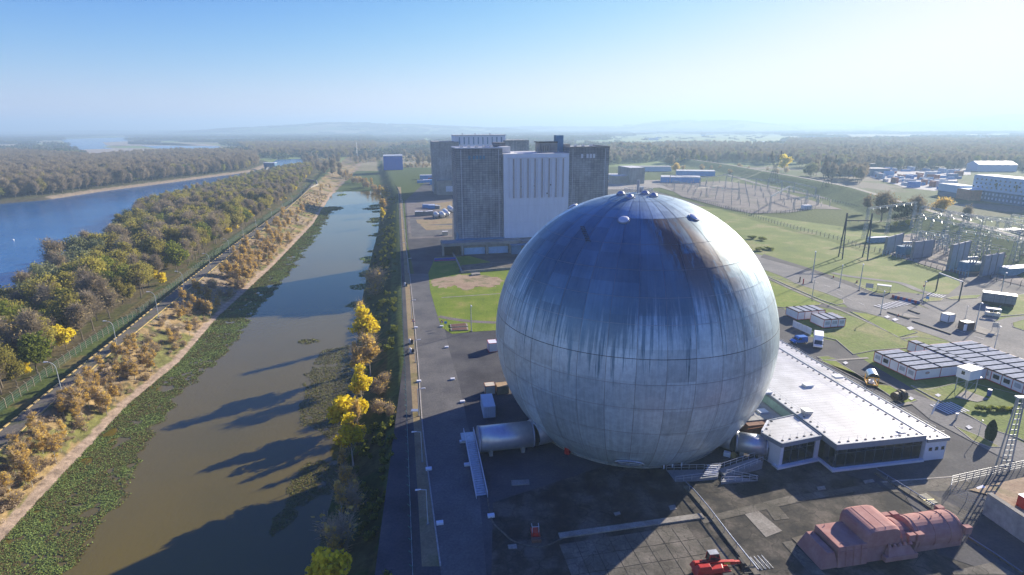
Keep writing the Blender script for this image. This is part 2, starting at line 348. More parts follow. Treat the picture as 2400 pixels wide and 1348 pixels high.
me.materials.append(gm); me.shade_smooth()
props(link(bpy.data.objects.new('ground', me)), kind='structure')

# ------------------------------------------------------------------ water
def water_mat(name, c, c2, rough, wave, wscale, stretch, spec=0.5):
    m, nt, b = newmat(name); N = nt.nodes.new; K = nt.links.new; ge = N('ShaderNodeNewGeometry')
    n1 = N('ShaderNodeTexNoise'); n1.inputs['Scale'].default_value = 0.03; n1.inputs['Detail'].default_value = 6; K(ge.outputs['Position'], n1.inputs[0])
    mx = N('ShaderNodeMix'); mx.data_type = 'RGBA'; ra = N('ShaderNodeMapRange'); ra.inputs[1].default_value = 0.35; ra.inputs[2].default_value = 0.65; K(n1.outputs[0], ra.inputs[0]); K(ra.outputs[0], mx.inputs[0])
    mx.inputs[6].default_value = (*c, 1); mx.inputs[7].default_value = (*c2, 1); K(mx.outputs[2], b.inputs['Base Color'])
    b.inputs['Roughness'].default_value = rough; b.inputs['IOR'].default_value = 1.42; b.inputs['Specular IOR Level'].default_value = spec
    mp = N('ShaderNodeMapping'); mp.inputs['Scale'].default_value = stretch; mp.inputs['Rotation'].default_value = (0, 0, R(20)); K(ge.outputs['Position'], mp.inputs[0])
    n2 = N('ShaderNodeTexNoise'); n2.inputs['Scale'].default_value = wscale; n2.inputs['Detail'].default_value = 4; K(mp.outputs[0], n2.inputs[0])
    n3 = N('ShaderNodeTexNoise'); n3.inputs['Scale'].default_value = 0.02; n3.inputs['Detail'].default_value = 3; K(ge.outputs['Position'], n3.inputs[0])
    mu = N('ShaderNodeMath'); mu.operation = 'MULTIPLY'; K(n2.outputs[0], mu.inputs[0]); K(n3.outputs[0], mu.inputs[1])
    bp = N('ShaderNodeBump'); bp.inputs['Distance'].default_value = wave; K(mu.outputs[0], bp.inputs['Height']); K(bp.outputs[0], b.inputs['Normal'])
    MATS[name] = m; return m
M_CANAL = water_mat('canal_water', (0.135, 0.105, 0.018), (0.11, 0.09, 0.02), 0.05, 0.07, 1.6, (1, 0.5, 1))
M_RIVER = water_mat('river_water', (0.003, 0.07, 0.21), (0.006, 0.10, 0.27), 0.16, 0.35, 0.9, (1, 0.35, 1), spec=0.25)
yy = np.linspace(20, 640, 60); cw = [(float(fRW(y))+9, float(y)) for y in yy]+[(float(fLW(y))-6, float(y)) for y in yy[::-1]]
def ribbon(name, fa, fb, y0, y1, z, m, n=60):
    yy = np.linspace(y0, y1, n); V = []; F = []
    for i, y in enumerate(yy): V += [(float(fa(y)), y, z), (float(fb(y)), y, z)]
    for i in range(n-1): F.append((2*i, 2*i+1, 2*i+3, 2*i+2))
    me = bpy.data.meshes.new(name); me.from_pydata(V, [], F); me.materials.append(m); o = link(bpy.data.objects.new(name, me)); return props(o, kind='structure')
ribbon('canal_water', lambda y: fLW(y)-2, lambda y: fRW(y)+3, 20, 640, WZ, M_CANAL)
ribbon('river_water', lambda y: fRF(y)-14, lambda y: fRN(y)+7, 20, 1040, WZ, M_RIVER)
# the far arms of the river, sheets on the plain
for nm, pts in (('river_water', [(140, 326), (300, 322), (310, 332), (240, 345), (300, 352), (180, 356), (165, 342)]), ('river_water', [(300, 337), (370, 336), (420, 342), (515, 343), (510, 352), (430, 352), (380, 350)]), ('river_water', [(640, 380), (650, 374), (720, 372), (760, 380), (740, 392), (690, 396), (650, 392)])):
    sheet(nm, gs(pts, -1.9), -1.9+0.0, M_RIVER)
# pale sand along the far arms
M_SAND = ground_mat('sand', [(0.3, 0.25, 0.19), (0.38, 0.33, 0.26)], 0.02, 0.3)
for pts in ([(240, 334), (300, 331), (420, 336), (470, 341), (330, 342), (250, 341)], [(160, 352), (300, 347), (400, 352), (430, 360), (300, 362), (200, 366)], [(300, 330), (380, 333), (420, 341), (300, 338)], [(380, 334), (470, 337), (530, 343), (420, 342)]):
    sheet('sand', gs(pts, -1.8), -1.8, M_SAND)
# ------------------------------------------------------------------ haze
hz = MB().box(-14500, 14500, -150, 15500, -12, 215)
hm = bpy.data.materials.new('haze'); hm.use_nodes = True; hn = hm.node_tree; hn.nodes.remove(hn.nodes['Principled BSDF'])
pv = hn.nodes.new('ShaderNodeVolumePrincipled'); pv.inputs['Density'].default_value = 0.00028; pv.inputs['Color'].default_value = (0.54, 0.77, 1.0, 1); pv.inputs['Anisotropy'].default_value = 0.2
hn.links.new(pv.outputs[0], hn.nodes['Material Output'].inputs['Volume']); hm.cycles.homogeneous_volume = True
hz.build('haze', hm, kind='stuff', label='pale blue autumn haze over the whole plain')
# ================================================================== SITE SURFACES
M_ASPH = ground_mat('asphalt', [(0.045, 0.045, 0.05), (0.07, 0.07, 0.074), (0.10, 0.098, 0.094)], 0.09, 2.5, bump=0.01)
M_ASPH2 = ground_mat('asphalt_new', [(0.085, 0.085, 0.088), (0.12, 0.118, 0.112), (0.15, 0.146, 0.138)], 0.12, 2.5, bump=0.01)
M_ROADL = ground_mat('road_light', [(0.13, 0.13, 0.13), (0.17, 0.165, 0.155), (0.22, 0.21, 0.19)], 0.08, 1.8, bump=0.01)
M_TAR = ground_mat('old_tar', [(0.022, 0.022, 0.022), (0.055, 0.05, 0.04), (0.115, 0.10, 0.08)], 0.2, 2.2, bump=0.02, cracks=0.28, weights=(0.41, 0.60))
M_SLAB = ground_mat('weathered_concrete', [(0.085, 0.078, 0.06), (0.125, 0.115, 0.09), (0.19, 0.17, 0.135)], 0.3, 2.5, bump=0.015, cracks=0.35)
M_PALE = ground_mat('pale_concrete', [(0.22, 0.2, 0.165), (0.33, 0.31, 0.26)], 0.4, 3, bump=0.01)
M_GRASS = ground_mat('lawn', [(0.12, 0.18, 0.008), (0.16, 0.22, 0.012), (0.27, 0.25, 0.06)], 0.13, 1.6, bump=0.12, bscale=2.5, weights=(0.36, 0.72))
M_GRASS2 = ground_mat('field_grass', [(0.095, 0.145, 0.018), (0.13, 0.18, 0.024), (0.23, 0.22, 0.08)], 0.06, 1.2, bump=0.15, bscale=1.8)
M_DRY = ground_mat('dry_verge', [(0.24, 0.17, 0.09), (0.31, 0.235, 0.13), (0.2, 0.17, 0.07)], 0.15, 2.2, bump=0.06)
M_DIRT = ground_mat('bare_earth', [(0.28, 0.19, 0.12), (0.37, 0.27, 0.17), (0.16, 0.15, 0.06)], 0.12, 2.2, bump=0.06)
M_GRAV = ground_mat('yard_gravel', [(0.13, 0.11, 0.10), (0.19, 0.165, 0.15), (0.11, 0.105, 0.08)], 0.06, 1.6, bump=0.05)
M_KERB = ground_mat('kerb_stone', [(0.36, 0.33, 0.28), (0.46, 0.43, 0.37)], 0.5, 4, bump=0.01)
M_YKERB = ground_mat('yellow_kerb', [(0.36, 0.27, 0.10), (0.5, 0.37, 0.14), (0.25, 0.2, 0.12)], 0.5, 3, bump=0.01)
M_WLINE = ground_mat('road_paint', [(0.55, 0.55, 0.53), (0.72, 0.72, 0.7)], 0.8, 5, bump=0)
# east edge of the site carpet: tarmac under everything near the works
fRK = prof(gs([(1035, 1348), (1005, 1120), (990, 1000), (980, 850), (970, 740), (960, 640), (950, 560), (944, 490), (940, 445)]))
fRE = prof(gs([(1115, 1348), (1095, 1040), (1080, 1000), (1062, 900), (1040, 820), (1022, 720), (1010, 660)]))
ribbon('verge_path', lambda y: fFence(y)-0.2, lambda y: fFence(y)+1.3, 25, 600, 0.02, M_ASPH)
ribbon('dry_verge', lambda y: fFence(y)+1.3, lambda y: fRK(y), 66, 600, 0.02, M_DRY)
ribbon('west_road', lambda y: fRK(y)-0.05, lambda y: fRE(y)+1.5, 25, 232, 0.03, M_ASPH2, 80)
sheet('works_yard', [(-14, 25), (170, 25), (118, 110), (98, 150), (90, 190), (60, 240), (60, 420), (150, 440), (120, 700), (-100, 700), (-90, 480), (-56, 300), (-40, 226)], 0.01, M_ASPH)
sheet('north_yard', gs([(952, 470), (1060, 470), (1060, 555), (958, 560)]), 0.024, M_GRAV)
sheet('north_yard', gs([(960, 510), (1060, 516), (1060, 552), (965, 556)]), 0.034, M_ASPH2)
for q in ([(975, 515), (1060, 512), (1060, 524), (990, 528), (978, 523)], [(985, 528), (1060, 528), (1060, 537), (1000, 540)], [(1010, 478), (1060, 472), (1060, 488), (1020, 492)]):
    sheet('dry_grass_island', gs(q), 0.05, M_DRY)
sheet('west_lawn', gs([(1004, 640), (1008, 680), (1022, 730), (1035, 768), (1060, 783), (1110, 778), (1200, 772), (1300, 772), (1300, 640), (1190, 626), (1100, 600), (1020, 604)]), 0.05, M_GRASS)
sheet('bare_earth', [(x+(vnoise(x, y, 1.7, 5)-.5)*5, y+(vnoise(x, y, 1.7, 6)-.5)*7) for x, y in smoothline(gs([(1006, 662), (1025, 652), (1060, 648), (1090, 644), (1140, 647), (1178, 655), (1168, 664), (1145, 676), (1120, 671), (1095, 680), (1060, 671), (1035, 676), (1018, 671), (1006, 662)]), 7)][:-1], 0.06, M_DIRT)
sheet('gravel_path', strip(smoothline(gs([(1028, 742), (1060, 748), (1110, 754), (1180, 757), (1250, 758)]), 5), 2.2), 0.07, M_GRAV)
sheet('pipe_trench_cover', strip(gs([(1035, 698), (1180, 688), (1230, 684)]), 0.7), 0.08, M_PALE)
# south yard: tar with concrete panels laid in rows
SO = g(1320, 1262); 
def S2(a, b): return (SO[0]+a*E1[0]+b*E2[0], SO[1]+a*E1[1]+b*E2[1])
M_JOINT = mat('slab_joint', (0.03, 0.028, 0.022), 0.95)
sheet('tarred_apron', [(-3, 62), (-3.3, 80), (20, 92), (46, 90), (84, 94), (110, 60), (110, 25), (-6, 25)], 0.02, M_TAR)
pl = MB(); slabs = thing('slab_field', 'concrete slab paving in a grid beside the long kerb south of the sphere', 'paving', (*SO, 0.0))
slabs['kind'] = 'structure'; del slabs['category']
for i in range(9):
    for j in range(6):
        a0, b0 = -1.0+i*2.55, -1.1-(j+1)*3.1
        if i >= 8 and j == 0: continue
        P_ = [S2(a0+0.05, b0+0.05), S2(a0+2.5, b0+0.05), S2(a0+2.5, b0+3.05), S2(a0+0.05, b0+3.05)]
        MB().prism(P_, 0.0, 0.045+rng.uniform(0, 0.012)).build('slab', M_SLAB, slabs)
kerb('long_kerb', [S2(-0.5, 0.5), S2(23, 0.3)], M_PALE, 1.1, 0.25)
kerb('curved_kerb', smoothline(gs([(1143, 1170), (1153, 1220), (1180, 1250), (1210, 1272), (1270, 1282), (1320, 1262)]), 6), M_SLAB, 0.22, 0.12)
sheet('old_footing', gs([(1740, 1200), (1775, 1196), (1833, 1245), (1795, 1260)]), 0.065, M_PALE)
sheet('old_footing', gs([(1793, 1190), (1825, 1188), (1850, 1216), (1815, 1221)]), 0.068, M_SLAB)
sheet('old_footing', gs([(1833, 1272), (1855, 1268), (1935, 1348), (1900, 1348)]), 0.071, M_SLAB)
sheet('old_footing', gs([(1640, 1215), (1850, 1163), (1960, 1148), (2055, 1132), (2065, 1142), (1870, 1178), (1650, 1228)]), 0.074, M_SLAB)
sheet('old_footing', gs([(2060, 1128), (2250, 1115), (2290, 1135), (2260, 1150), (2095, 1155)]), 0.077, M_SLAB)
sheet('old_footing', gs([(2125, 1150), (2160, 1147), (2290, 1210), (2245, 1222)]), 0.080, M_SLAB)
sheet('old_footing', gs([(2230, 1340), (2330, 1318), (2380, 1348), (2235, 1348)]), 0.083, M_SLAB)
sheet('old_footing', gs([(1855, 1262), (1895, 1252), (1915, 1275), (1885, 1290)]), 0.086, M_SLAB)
kerb('footing_kerb', gs([(2068, 1131), (2250, 1117), (2270, 1130)]), M_KERB, 0.25, 0.12)
for q in ([(1198, 1127), (1240, 1125), (1241, 1136), (1199, 1139)], [(1567, 1187), (1582, 1184), (1586, 1194), (1571, 1197)], [(1190, 1278), (1210, 1276), (1212, 1287), (1192, 1288)], [(2022, 1128), (2045, 1124), (2050, 1130), (2028, 1135)], [(1913, 1142), (1932, 1140), (1936, 1148), (1918, 1150)], [(1438, 1203), (1452, 1200), (1455, 1206), (1442, 1210)]):
    MB().prism(gs(q), 0.0, 0.11).build('manhole_cover', M_PALE, label='pale square manhole slab %s' % {1198: 'with a patterned lid in the dark yard', 1567: 'at the edge of the sphere shadow', 1190: 'near the curved kerb in shadow', 2022: 'with a round lid by the museum front', 1913: 'in the museum shadow', 1438: 'small and alone in the sphere shadow'}[q[0][0]], cat='manhole cover', group='manhole slabs set in the yard')

# ================================================================== THE SPHERE
SR = 27.5; SC = (24.2, 109.2, 19.5)
sph = thing('steel_sphere', 'giant silver steel sphere with dark streaks and rust, standing in the yard', 'sphere', SC)
def sphere_mat():
    m, nt, b = newmat('weathered_sphere_paint'); N = nt.nodes.new; K = nt.links.new
    tc = N('ShaderNodeTexCoord'); tc.object = sph; sx = N('ShaderNodeSeparateXYZ'); K(tc.outputs['Object'], sx.inputs[0])
    def M(op, a, b_=None, c=None):
        n = N('ShaderNodeMath'); n.operation = op
        for i, v in enumerate((a, b_, c)):
            if v is None: continue
            if isinstance(v, (int, float)): n.inputs[i].default_value = v
            else: K(v, n.inputs[i])
        return n.outputs[0]
    def sm(v, a, b_, lo=0, hi=1):
        n = N('ShaderNodeMapRange'); n.interpolation_type = 'SMOOTHSTEP'; n.inputs[1].default_value = a; n.inputs[2].default_value = b_; n.inputs[3].default_value = lo; n.inputs[4].default_value = hi
        K(v, n.inputs[0]); return n.outputs[0]
    def noise(vec, s, d=5, r=0.6):
        n = N('ShaderNodeTexNoise'); n.inputs['Scale'].default_value = s; n.inputs['Detail'].default_value = d; n.inputs['Roughness'].default_value = r; K(vec, n.inputs[0]); return n.outputs[0]
    def comb(x, y, z=0.0):
        n = N('ShaderNodeCombineXYZ')
        for i, v in enumerate((x, y, z)):
            if isinstance(v, (int, float)): n.inputs[i].default_value = v
            else: K(v, n.inputs[i])
        return n.outputs[0]
    def mixc(f, a, b_, mode='MIX'):
        n = N('ShaderNodeMix'); n.data_type = 'RGBA'; n.blend_type = mode
        if isinstance(f, (int, float)): n.inputs[0].default_value = f
        else: K(f, n.inputs[0])
        for i, v in ((6, a), (7, b_)):
            if isinstance(v, tuple): n.inputs[i].default_value = (*v, 1)
            else: K(v, n.inputs[i])
        return n.outputs[2]
    az = M('MULTIPLY', M('ARCTAN2', sx.outputs[1], sx.outputs[0]), 57.2958)          # degrees
    pol = M('MULTIPLY', M('ARCCOSINE', M('MINIMUM', M('MAXIMUM', M('DIVIDE', sx.outputs[2], SR), -0.999), 0.999)), 57.2958)
    fine = noise(comb(M('MULTIPLY', az, 1.0), M('MULTIPLY', pol, 0.035)), 0.9, 6, 0.7)          # thin runs down the meridians
    wide = noise(comb(M('MULTIPLY', az, 0.25), M('MULTIPLY', pol, 0.03)), 0.7, 4, 0.6)
    blot = noise(tc.outputs['Object'], 0.07, 7, 0.6)
    mott = noise(tc.outputs['Object'], 0.9, 6, 0.7)
    # plate tone, one per plate
    pa = M('FLOOR', M('DIVIDE', az, 10.0)); pb = M('FLOOR', M('DIVIDE', pol, 11.0))
    wn = N('ShaderNodeTexWhiteNoise'); wn.noise_dimensions = '3D'; K(comb(pa, pb, 3.0), wn.inputs['Vector']); plate = wn.outputs['Value']
    # soot over the upper half, ending in runs
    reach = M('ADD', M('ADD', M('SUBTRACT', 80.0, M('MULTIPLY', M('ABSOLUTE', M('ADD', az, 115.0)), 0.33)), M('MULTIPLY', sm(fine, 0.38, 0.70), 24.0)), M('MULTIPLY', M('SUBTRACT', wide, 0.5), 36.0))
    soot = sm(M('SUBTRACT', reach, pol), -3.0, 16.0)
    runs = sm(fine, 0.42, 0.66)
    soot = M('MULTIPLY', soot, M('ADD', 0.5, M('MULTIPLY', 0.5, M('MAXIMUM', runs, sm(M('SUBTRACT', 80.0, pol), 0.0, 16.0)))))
    side = sm(M('ABSOLUTE', M('ADD', az, 112.0)), 55.0, 110.0, 1.0, 0.25)                 # grime thickest on one face, thinner round both sides
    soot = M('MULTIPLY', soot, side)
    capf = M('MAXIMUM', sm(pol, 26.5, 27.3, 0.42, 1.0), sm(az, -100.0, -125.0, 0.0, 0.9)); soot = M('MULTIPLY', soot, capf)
    clean = mixc(sm(mott, 0.35, 0.65), (0.44, 0.55, 0.60), (0.56, 0.68, 0.72))
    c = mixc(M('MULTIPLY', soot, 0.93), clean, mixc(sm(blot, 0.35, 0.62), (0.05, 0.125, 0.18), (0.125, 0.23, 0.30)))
    # black algae blotches
    alg = M('MULTIPLY', sm(blot, 0.56, 0.68), M('MULTIPLY', soot, sm(runs, 0.2, 0.9)))
    c = mixc(M('MULTIPLY', alg, 0.7), c, (0.02, 0.025, 0.025))
    # rust: a run of plates right of the middle
    centre = M('ADD', -82.0, M('MULTIPLY', M('SUBTRACT', pol, 28.0), 0.52))
    rz = M('MULTIPLY', sm(M('ABSOLUTE', M('SUBTRACT', az, centre)), 8.0, 19.0, 1.0, 0.0), M('MULTIPLY', sm(pol, 26.8, 27.4), sm(pol, 42.0, 70.0, 1.0, 0.35)))
    rn_ = sm(M('ADD', M('MULTIPLY', noise(comb(M('MULTIPLY', az, 0.6), M('MULTIPLY', pol, 0.18), 5.0), 0.5, 8, 0.75), 1.0), M('MULTIPLY', plate, 0.12)), 0.44, 0.57)
    rust = M('MULTIPLY', rz, rn_); c = mixc(M('MULTIPLY', rust, 0.9), c, mixc(mott, (0.04, 0.025, 0.022), (0.15, 0.07, 0.045)))
    # rusty ring below the cap on the sunny side
    # long thin black drips under the soot line
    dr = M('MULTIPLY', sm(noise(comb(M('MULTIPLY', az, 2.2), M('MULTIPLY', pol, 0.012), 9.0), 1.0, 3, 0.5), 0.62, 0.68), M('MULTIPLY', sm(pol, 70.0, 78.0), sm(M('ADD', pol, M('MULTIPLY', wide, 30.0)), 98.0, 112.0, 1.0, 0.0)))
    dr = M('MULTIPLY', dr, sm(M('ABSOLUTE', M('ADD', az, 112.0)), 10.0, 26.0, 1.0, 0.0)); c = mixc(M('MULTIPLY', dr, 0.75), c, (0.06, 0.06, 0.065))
    v = N('ShaderNodeMapRange'); v.inputs[3].default_value = 0.80; v.inputs[4].default_value = 1.16; K(plate, v.inputs[0]); c = mixc(1.0, c, v.outputs[0], 'MULTIPLY')
    f2 = N('ShaderNodeMapRange'); f2.inputs[1].default_value = 0.3; f2.inputs[2].default_value = 0.7; f2.inputs[3].default_value = 0.82; f2.inputs[4].default_value = 1.15; K(fine, f2.inputs[0]); c = mixc(1.0, c, f2.outputs[0], 'MULTIPLY')
    K(c, b.inputs['Base Color']); K(M('MULTIPLY', M('SUBTRACT', 1.0, rust), 0.38), b.inputs['Metallic'])
    K(M('ADD', M('ADD', 0.36, M('MULTIPLY', mott, 0.12)), M('MULTIPLY', soot, 0.08)), b.inputs['Roughness'])
    bp = N('ShaderNodeBump'); bp.inputs['Distance'].default_value = 0.06; K(noise(tc.outputs['Object'], 0.35, 4, 0.5), bp.inputs['Height']); K(bp.outputs[0], b.inputs['Normal'])
    return m
M_SPH = sphere_mat(); M_SEAM = mat('seam_steel', (0.34, 0.36, 0.4), 0.5, 0.4); M_SEAMD = mat('seam_dark', (0.05, 0.05, 0.055), 0.6)
GN_ = 36; DA = 2*math.pi/GN_
bands = [3.5, 14, 27, 40, 50.3, 60, 69, 80.2, 89, 98, 109, 121, 134]

def plate_geo(p0, p1, aa0, aa1, r, nu=5, nv=5, edge=0.04):
    V = []; F = []
    for i in range(nv+1):
        po = p0+(p1-p0)*i/nv; po_ = po+(edge/SR if i == 0 else (-edge/SR if i == nv else 0)); s_ = max(math.sin(po_), 0.05)
        for j in range(nu+1):
            a = aa0+(aa1-aa0)*j/nu; a += (edge/SR/s_ if j == 0 else (-edge/SR/s_ if j == nu else 0))
            V.append((r*math.sin(po_)*math.cos(a), r*math.sin(po_)*math.sin(a), r*math.cos(po_)))
    k = nu+1
    for i in range(nv):
        for j in range(nu): F.append((i*k+j, (i+1)*k+j, (i+1)*k+j+1, i*k+j+1))
    return V, F
# inner shell that shows in the seams
b = MB(SC); prof_ = [(SR*0.9975*math.sin(R(t)), SR*0.9975*math.cos(R(t))) for t in range(0, 141, 3)]; b.lathe(prof_, n=96); b.build('inner_shell', M_SEAM, sph, smooth=True)
back = MB(SC)
for bi in range(len(bands)-1):
    V, F = plate_geo(R(bands[bi]), R(bands[bi+1]), 0, DA, SR); meb = bpy.data.meshes.new('plate'); meb.from_pydata(V, [], F); meb.materials.append(M_SPH); meb.shade_smooth()
    for k in range(GN_):
        a = R(-180)+k*DA; d = abs((math.degrees(a+DA/2)+102.5+180) % 360-180)
        lim = 180 if bands[bi] < 12 else (100 if bands[bi] < 35 else 88)
        if bi == 0 or d < lim:
            o = link(bpy.data.objects.new('plate', meb)); o.parent = sph; o.rotation_euler = (0, 0, a); s_ = 1+rng.uniform(-0.0004, 0.0007); o.scale = (s_,)*3
        else:
            V2, F2 = plate_geo(R(bands[bi]), R(bands[bi+1]), a, a+DA, SR, 3, 3); back.add(V2, F2)
back.build('plate', M_SPH, sph, smooth=True, kind='stuff')
b = MB(SC); b.lathe([(0, SR*1.001)]+[(SR*1.001*math.sin(R(t)), SR*1.001*math.cos(R(t))) for t in (1, 2, 3, 3.6)], n=48); b.build('top_cap', M_SPH, sph, smooth=True)
b = MB(SC)      # raised weld ring at the equator band
for t in (80.2,): b.lathe([(SR*math.sin(R(t-0.12)), SR*math.cos(R(t-0.12))), ((SR+0.03)*math.sin(R(t)), (SR+0.03)*math.cos(R(t))), (SR*math.sin(R(t+0.12)), SR*math.cos(R(t+0.12)))], n=120)
b.build('weld_ring', M_SEAMD, sph, smooth=True)
def onsph(az, pol, r=SR): return Vector((SC[0]+r*math.sin(R(pol))*math.cos(R(az)), SC[1]+r*math.sin(R(pol))*math.sin(R(az)), SC[2]+r*math.cos(R(pol))))
def sph_at(u, v):
    """where the sight line first meets the sphere -> azimuth, polar angle in degrees"""
    r = ray(u, v); r = r/np.linalg.norm(r); oc = CAM-np.array(SC); bq = oc@r; q = bq*bq-(oc@oc-SR*SR); t = -bq-math.sqrt(max(q, 0)); p = oc+t*r
    return math.degrees(math.atan2(p[1], p[0])), math.degrees(math.acos(p[2]/SR))
M_WPAINT = mat('white_steel', (0.62, 0.64, 0.68), 0.45, 0.0, var=0.12, scale=1.5)
M_GALV = mat('galvanised_steel', (0.45, 0.47, 0.5), 0.42, 0.7, var=0.2, scale=2)
M_DARK = mat('dark_metal', (0.03, 0.032, 0.036), 0.5, 0.3)
M_RED = mat('red_paint', (0.50, 0.022, 0.018), 0.38, var=0.15, scale=2)
M_WHITE = mat('white_panel', (0.74, 0.75, 0.77), 0.5, var=0.07, scale=0.8)
def frame_on(az, pol):
    n = (onsph(az, pol)-Vector(SC)).normalized(); e = Vector((-math.sin(R(az)), math.cos(R(az)), 0)); t = n.cross(e); return n, e, t
# vent cowls round the crown, oval hatches lower down
for (u, v, big) in ((1455, 452, 1), (1477, 459, 1), (1512, 451, 1), (1532, 456, 1)):
    az, pol = sph_at(u, v+4); c0 = onsph(az, pol); n, e, t = frame_on(az, pol)
    V = []; F = []; m_, k_ = 6, 12
    for i in range(m_+1):
        th_ = math.pi/2*i/m_
        for j in range(k_): a = 2*math.pi*j/k_; p = c0+(e*math.cos(a)*0.7+t*math.sin(a)*0.85)*math.cos(th_)+n*math.sin(th_)*0.8-n*0.1; V.append(tuple(p))
    for i in range(m_):
        for j in range(k_): F.append((i*k_+j, i*k_+(j+1) % k_, (i+1)*k_+(j+1) % k_, (i+1)*k_+j))
    b = MB(); b.add(V, F); b.build('vent_cowl', M_GALV, sph, smooth=True)
    b = MB(); q = c0-t*0.0; b.tube(tuple(c0-n*0.1), tuple(c0+n*0.25), 0.9, 0.86, 14); b.build('cowl_collar', M_SEAM, sph, smooth=False)
for (u, v) in ((1462, 516), (1627, 510), (1342, 485)):
    az, pol = sph_at(u, v); c0 = onsph(az, pol); n, e, t = frame_on(az, pol); V = []; F = []; k_ = 16
    for i in range(6):
        th_ = math.pi/2*i/5
        for j in range(k_): a = 2*math.pi*j/k_; V.append(tuple(c0+(e*math.cos(a)*1.0+t*math.sin(a)*1.0)*math.cos(th_)*0.95+n*(0.1+math.sin(th_)*0.35)))
    for i in range(5):
        for j in range(k_): F.append((i*k_+j, i*k_+(j+1) % k_, (i+1)*k_+(j+1) % k_, (i+1)*k_+j))
    MB().add(V, F).build('hatch', M_WPAINT, sph, smooth=True)
    b = MB(); b.tube(tuple(c0-n*0.1), tuple(c0+n*0.2), 1.05, 1.05, 16); b.build('hatch_rim', M_SEAM, sph)
# rungs and studs
for (us, n_) in ((((1686, 516), (1712, 548)), 9), (((1366, 534), (1379, 566)), 7)):
    for k in range(n_):
        f_ = k/(n_-1); az, pol = sph_at(us[0][0]+(us[1][0]-us[0][0])*f_, us[0][1]+(us[1][1]-us[0][1])*f_)
        n, e, t = frame_on(az, pol); c0 = onsph(az, pol); b = MB(); b.bar(tuple(c0-e*0.45+n*0.25), tuple(c0+e*0.45+n*0.25), 0.09, 0.09)
        b.tube(tuple(c0-e*0.4), tuple(c0-e*0.4+n*0.27), 0.05, n=4); b.tube(tuple(c0+e*0.4), tuple(c0+e*0.4+n*0.27), 0.05, n=4); b.build('rung', M_DARK, sph)
az, pol = 80, 2.2; c0 = onsph(az, pol); MB().tube(tuple(c0-Vector((0, 0, .3))), tuple(c0+Vector((0, 0, 2.4))), 0.28, n=10).build('vent_pipe', M_GALV, sph)
MB().tube((SC[0]+1, SC[1]+2, 46.5), (SC[0]+1, SC[1]+2, 48.0), 0.6, n=10).build('vent_pipe', M_GALV, sph)
b = MB()
for k in range(24):
    a0, a1 = 2*math.pi*k/24, 2*math.pi*(k+1)/24; r_ = 2.6
    p, q = [(SC[0]+r_*math.cos(a), SC[1]+r_*math.sin(a), 46.9) for a in (a0, a1)]
    b.tube(p, (p[0], p[1], 47.9), 0.035, n=4); b.tube((p[0], p[1], 47.9), (q[0], q[1], 47.9), 0.035, n=4)
b.build('top_railing', M_GALV, sph)
# foundation ring + lower oval window + portal
RR = math.sqrt(SR*SR-SC[2]**2)
b = MB((SC[0], SC[1], 0)); b.lathe([(RR-1, 0.35), (RR+0.35, 0.35), (RR+0.4, 0.0)], n=96); b.build('foundation_ring', M_PALE, sph)
az, pol = sph_at(1475, 1083); n, e, t = frame_on(az, pol); c0 = onsph(az, pol); b = MB(); k_ = 24
ring = lambda rx, ry, h: [tuple(c0+e*math.cos(2*math.pi*j/k_)*rx+t*math.sin(2*math.pi*j/k_)*ry+n*h) for j in range(k_)]
V = ring(2.6, 1.1, 0.05)+ring(2.6, 1.1, 0.35)+ring(2.25, 0.8, 0.35)+ring(2.25, 0.8, 0.05)
F = [(s_*k_+j, s_*k_+(j+1) % k_, (s_+1)*k_+(j+1) % k_, (s_+1)*k_+j) for s_ in range(3) for j in range(k_)]
MB().add(V, F).build('window_frame', M_GALV, sph)
M_GLASS = mat('dark_glass', (0.012, 0.018, 0.024), 0.06, 0.0, spec=0.8, var=0.3)
MB().add(ring(2.25, 0.8, 0.12), [tuple(range(k_))]).build('window_pane', M_GLASS, sph)
b = MB(); b.bar(tuple(c0-t*0.8+n*0.2), tuple(c0+t*0.8+n*0.2), 0.15, 0.15); b.bar(tuple(c0-e*2.2+n*0.2), tuple(c0+e*2.2+n*0.2), 0.1, 0.1); b.build('window_bar', M_WPAINT, sph)
ac = math.atan2(g(1575, 1095)[1]-SC[1], g(1575, 1095)[0]-SC[0])
b = MB((SC[0]+(RR+0.2)*math.cos(ac), SC[1]+(RR+0.2)*math.sin(ac), 0), ac+math.pi/2); b.box(-1.9, 1.9, -0.5, 1.6, 0.1, 2.9); b.build('portal', M_DARK, sph)
b = MB((SC[0]+(RR+0.2)*math.cos(ac), SC[1]+(RR+0.2)*math.sin(ac), 0), ac+math.pi/2)
for x in (-1.9, -0.2, 1.6): b.box(x, x+0.25, -0.62, -0.5, 0.1, 2.9)
b.build('portal_post', M_WPAINT, sph)
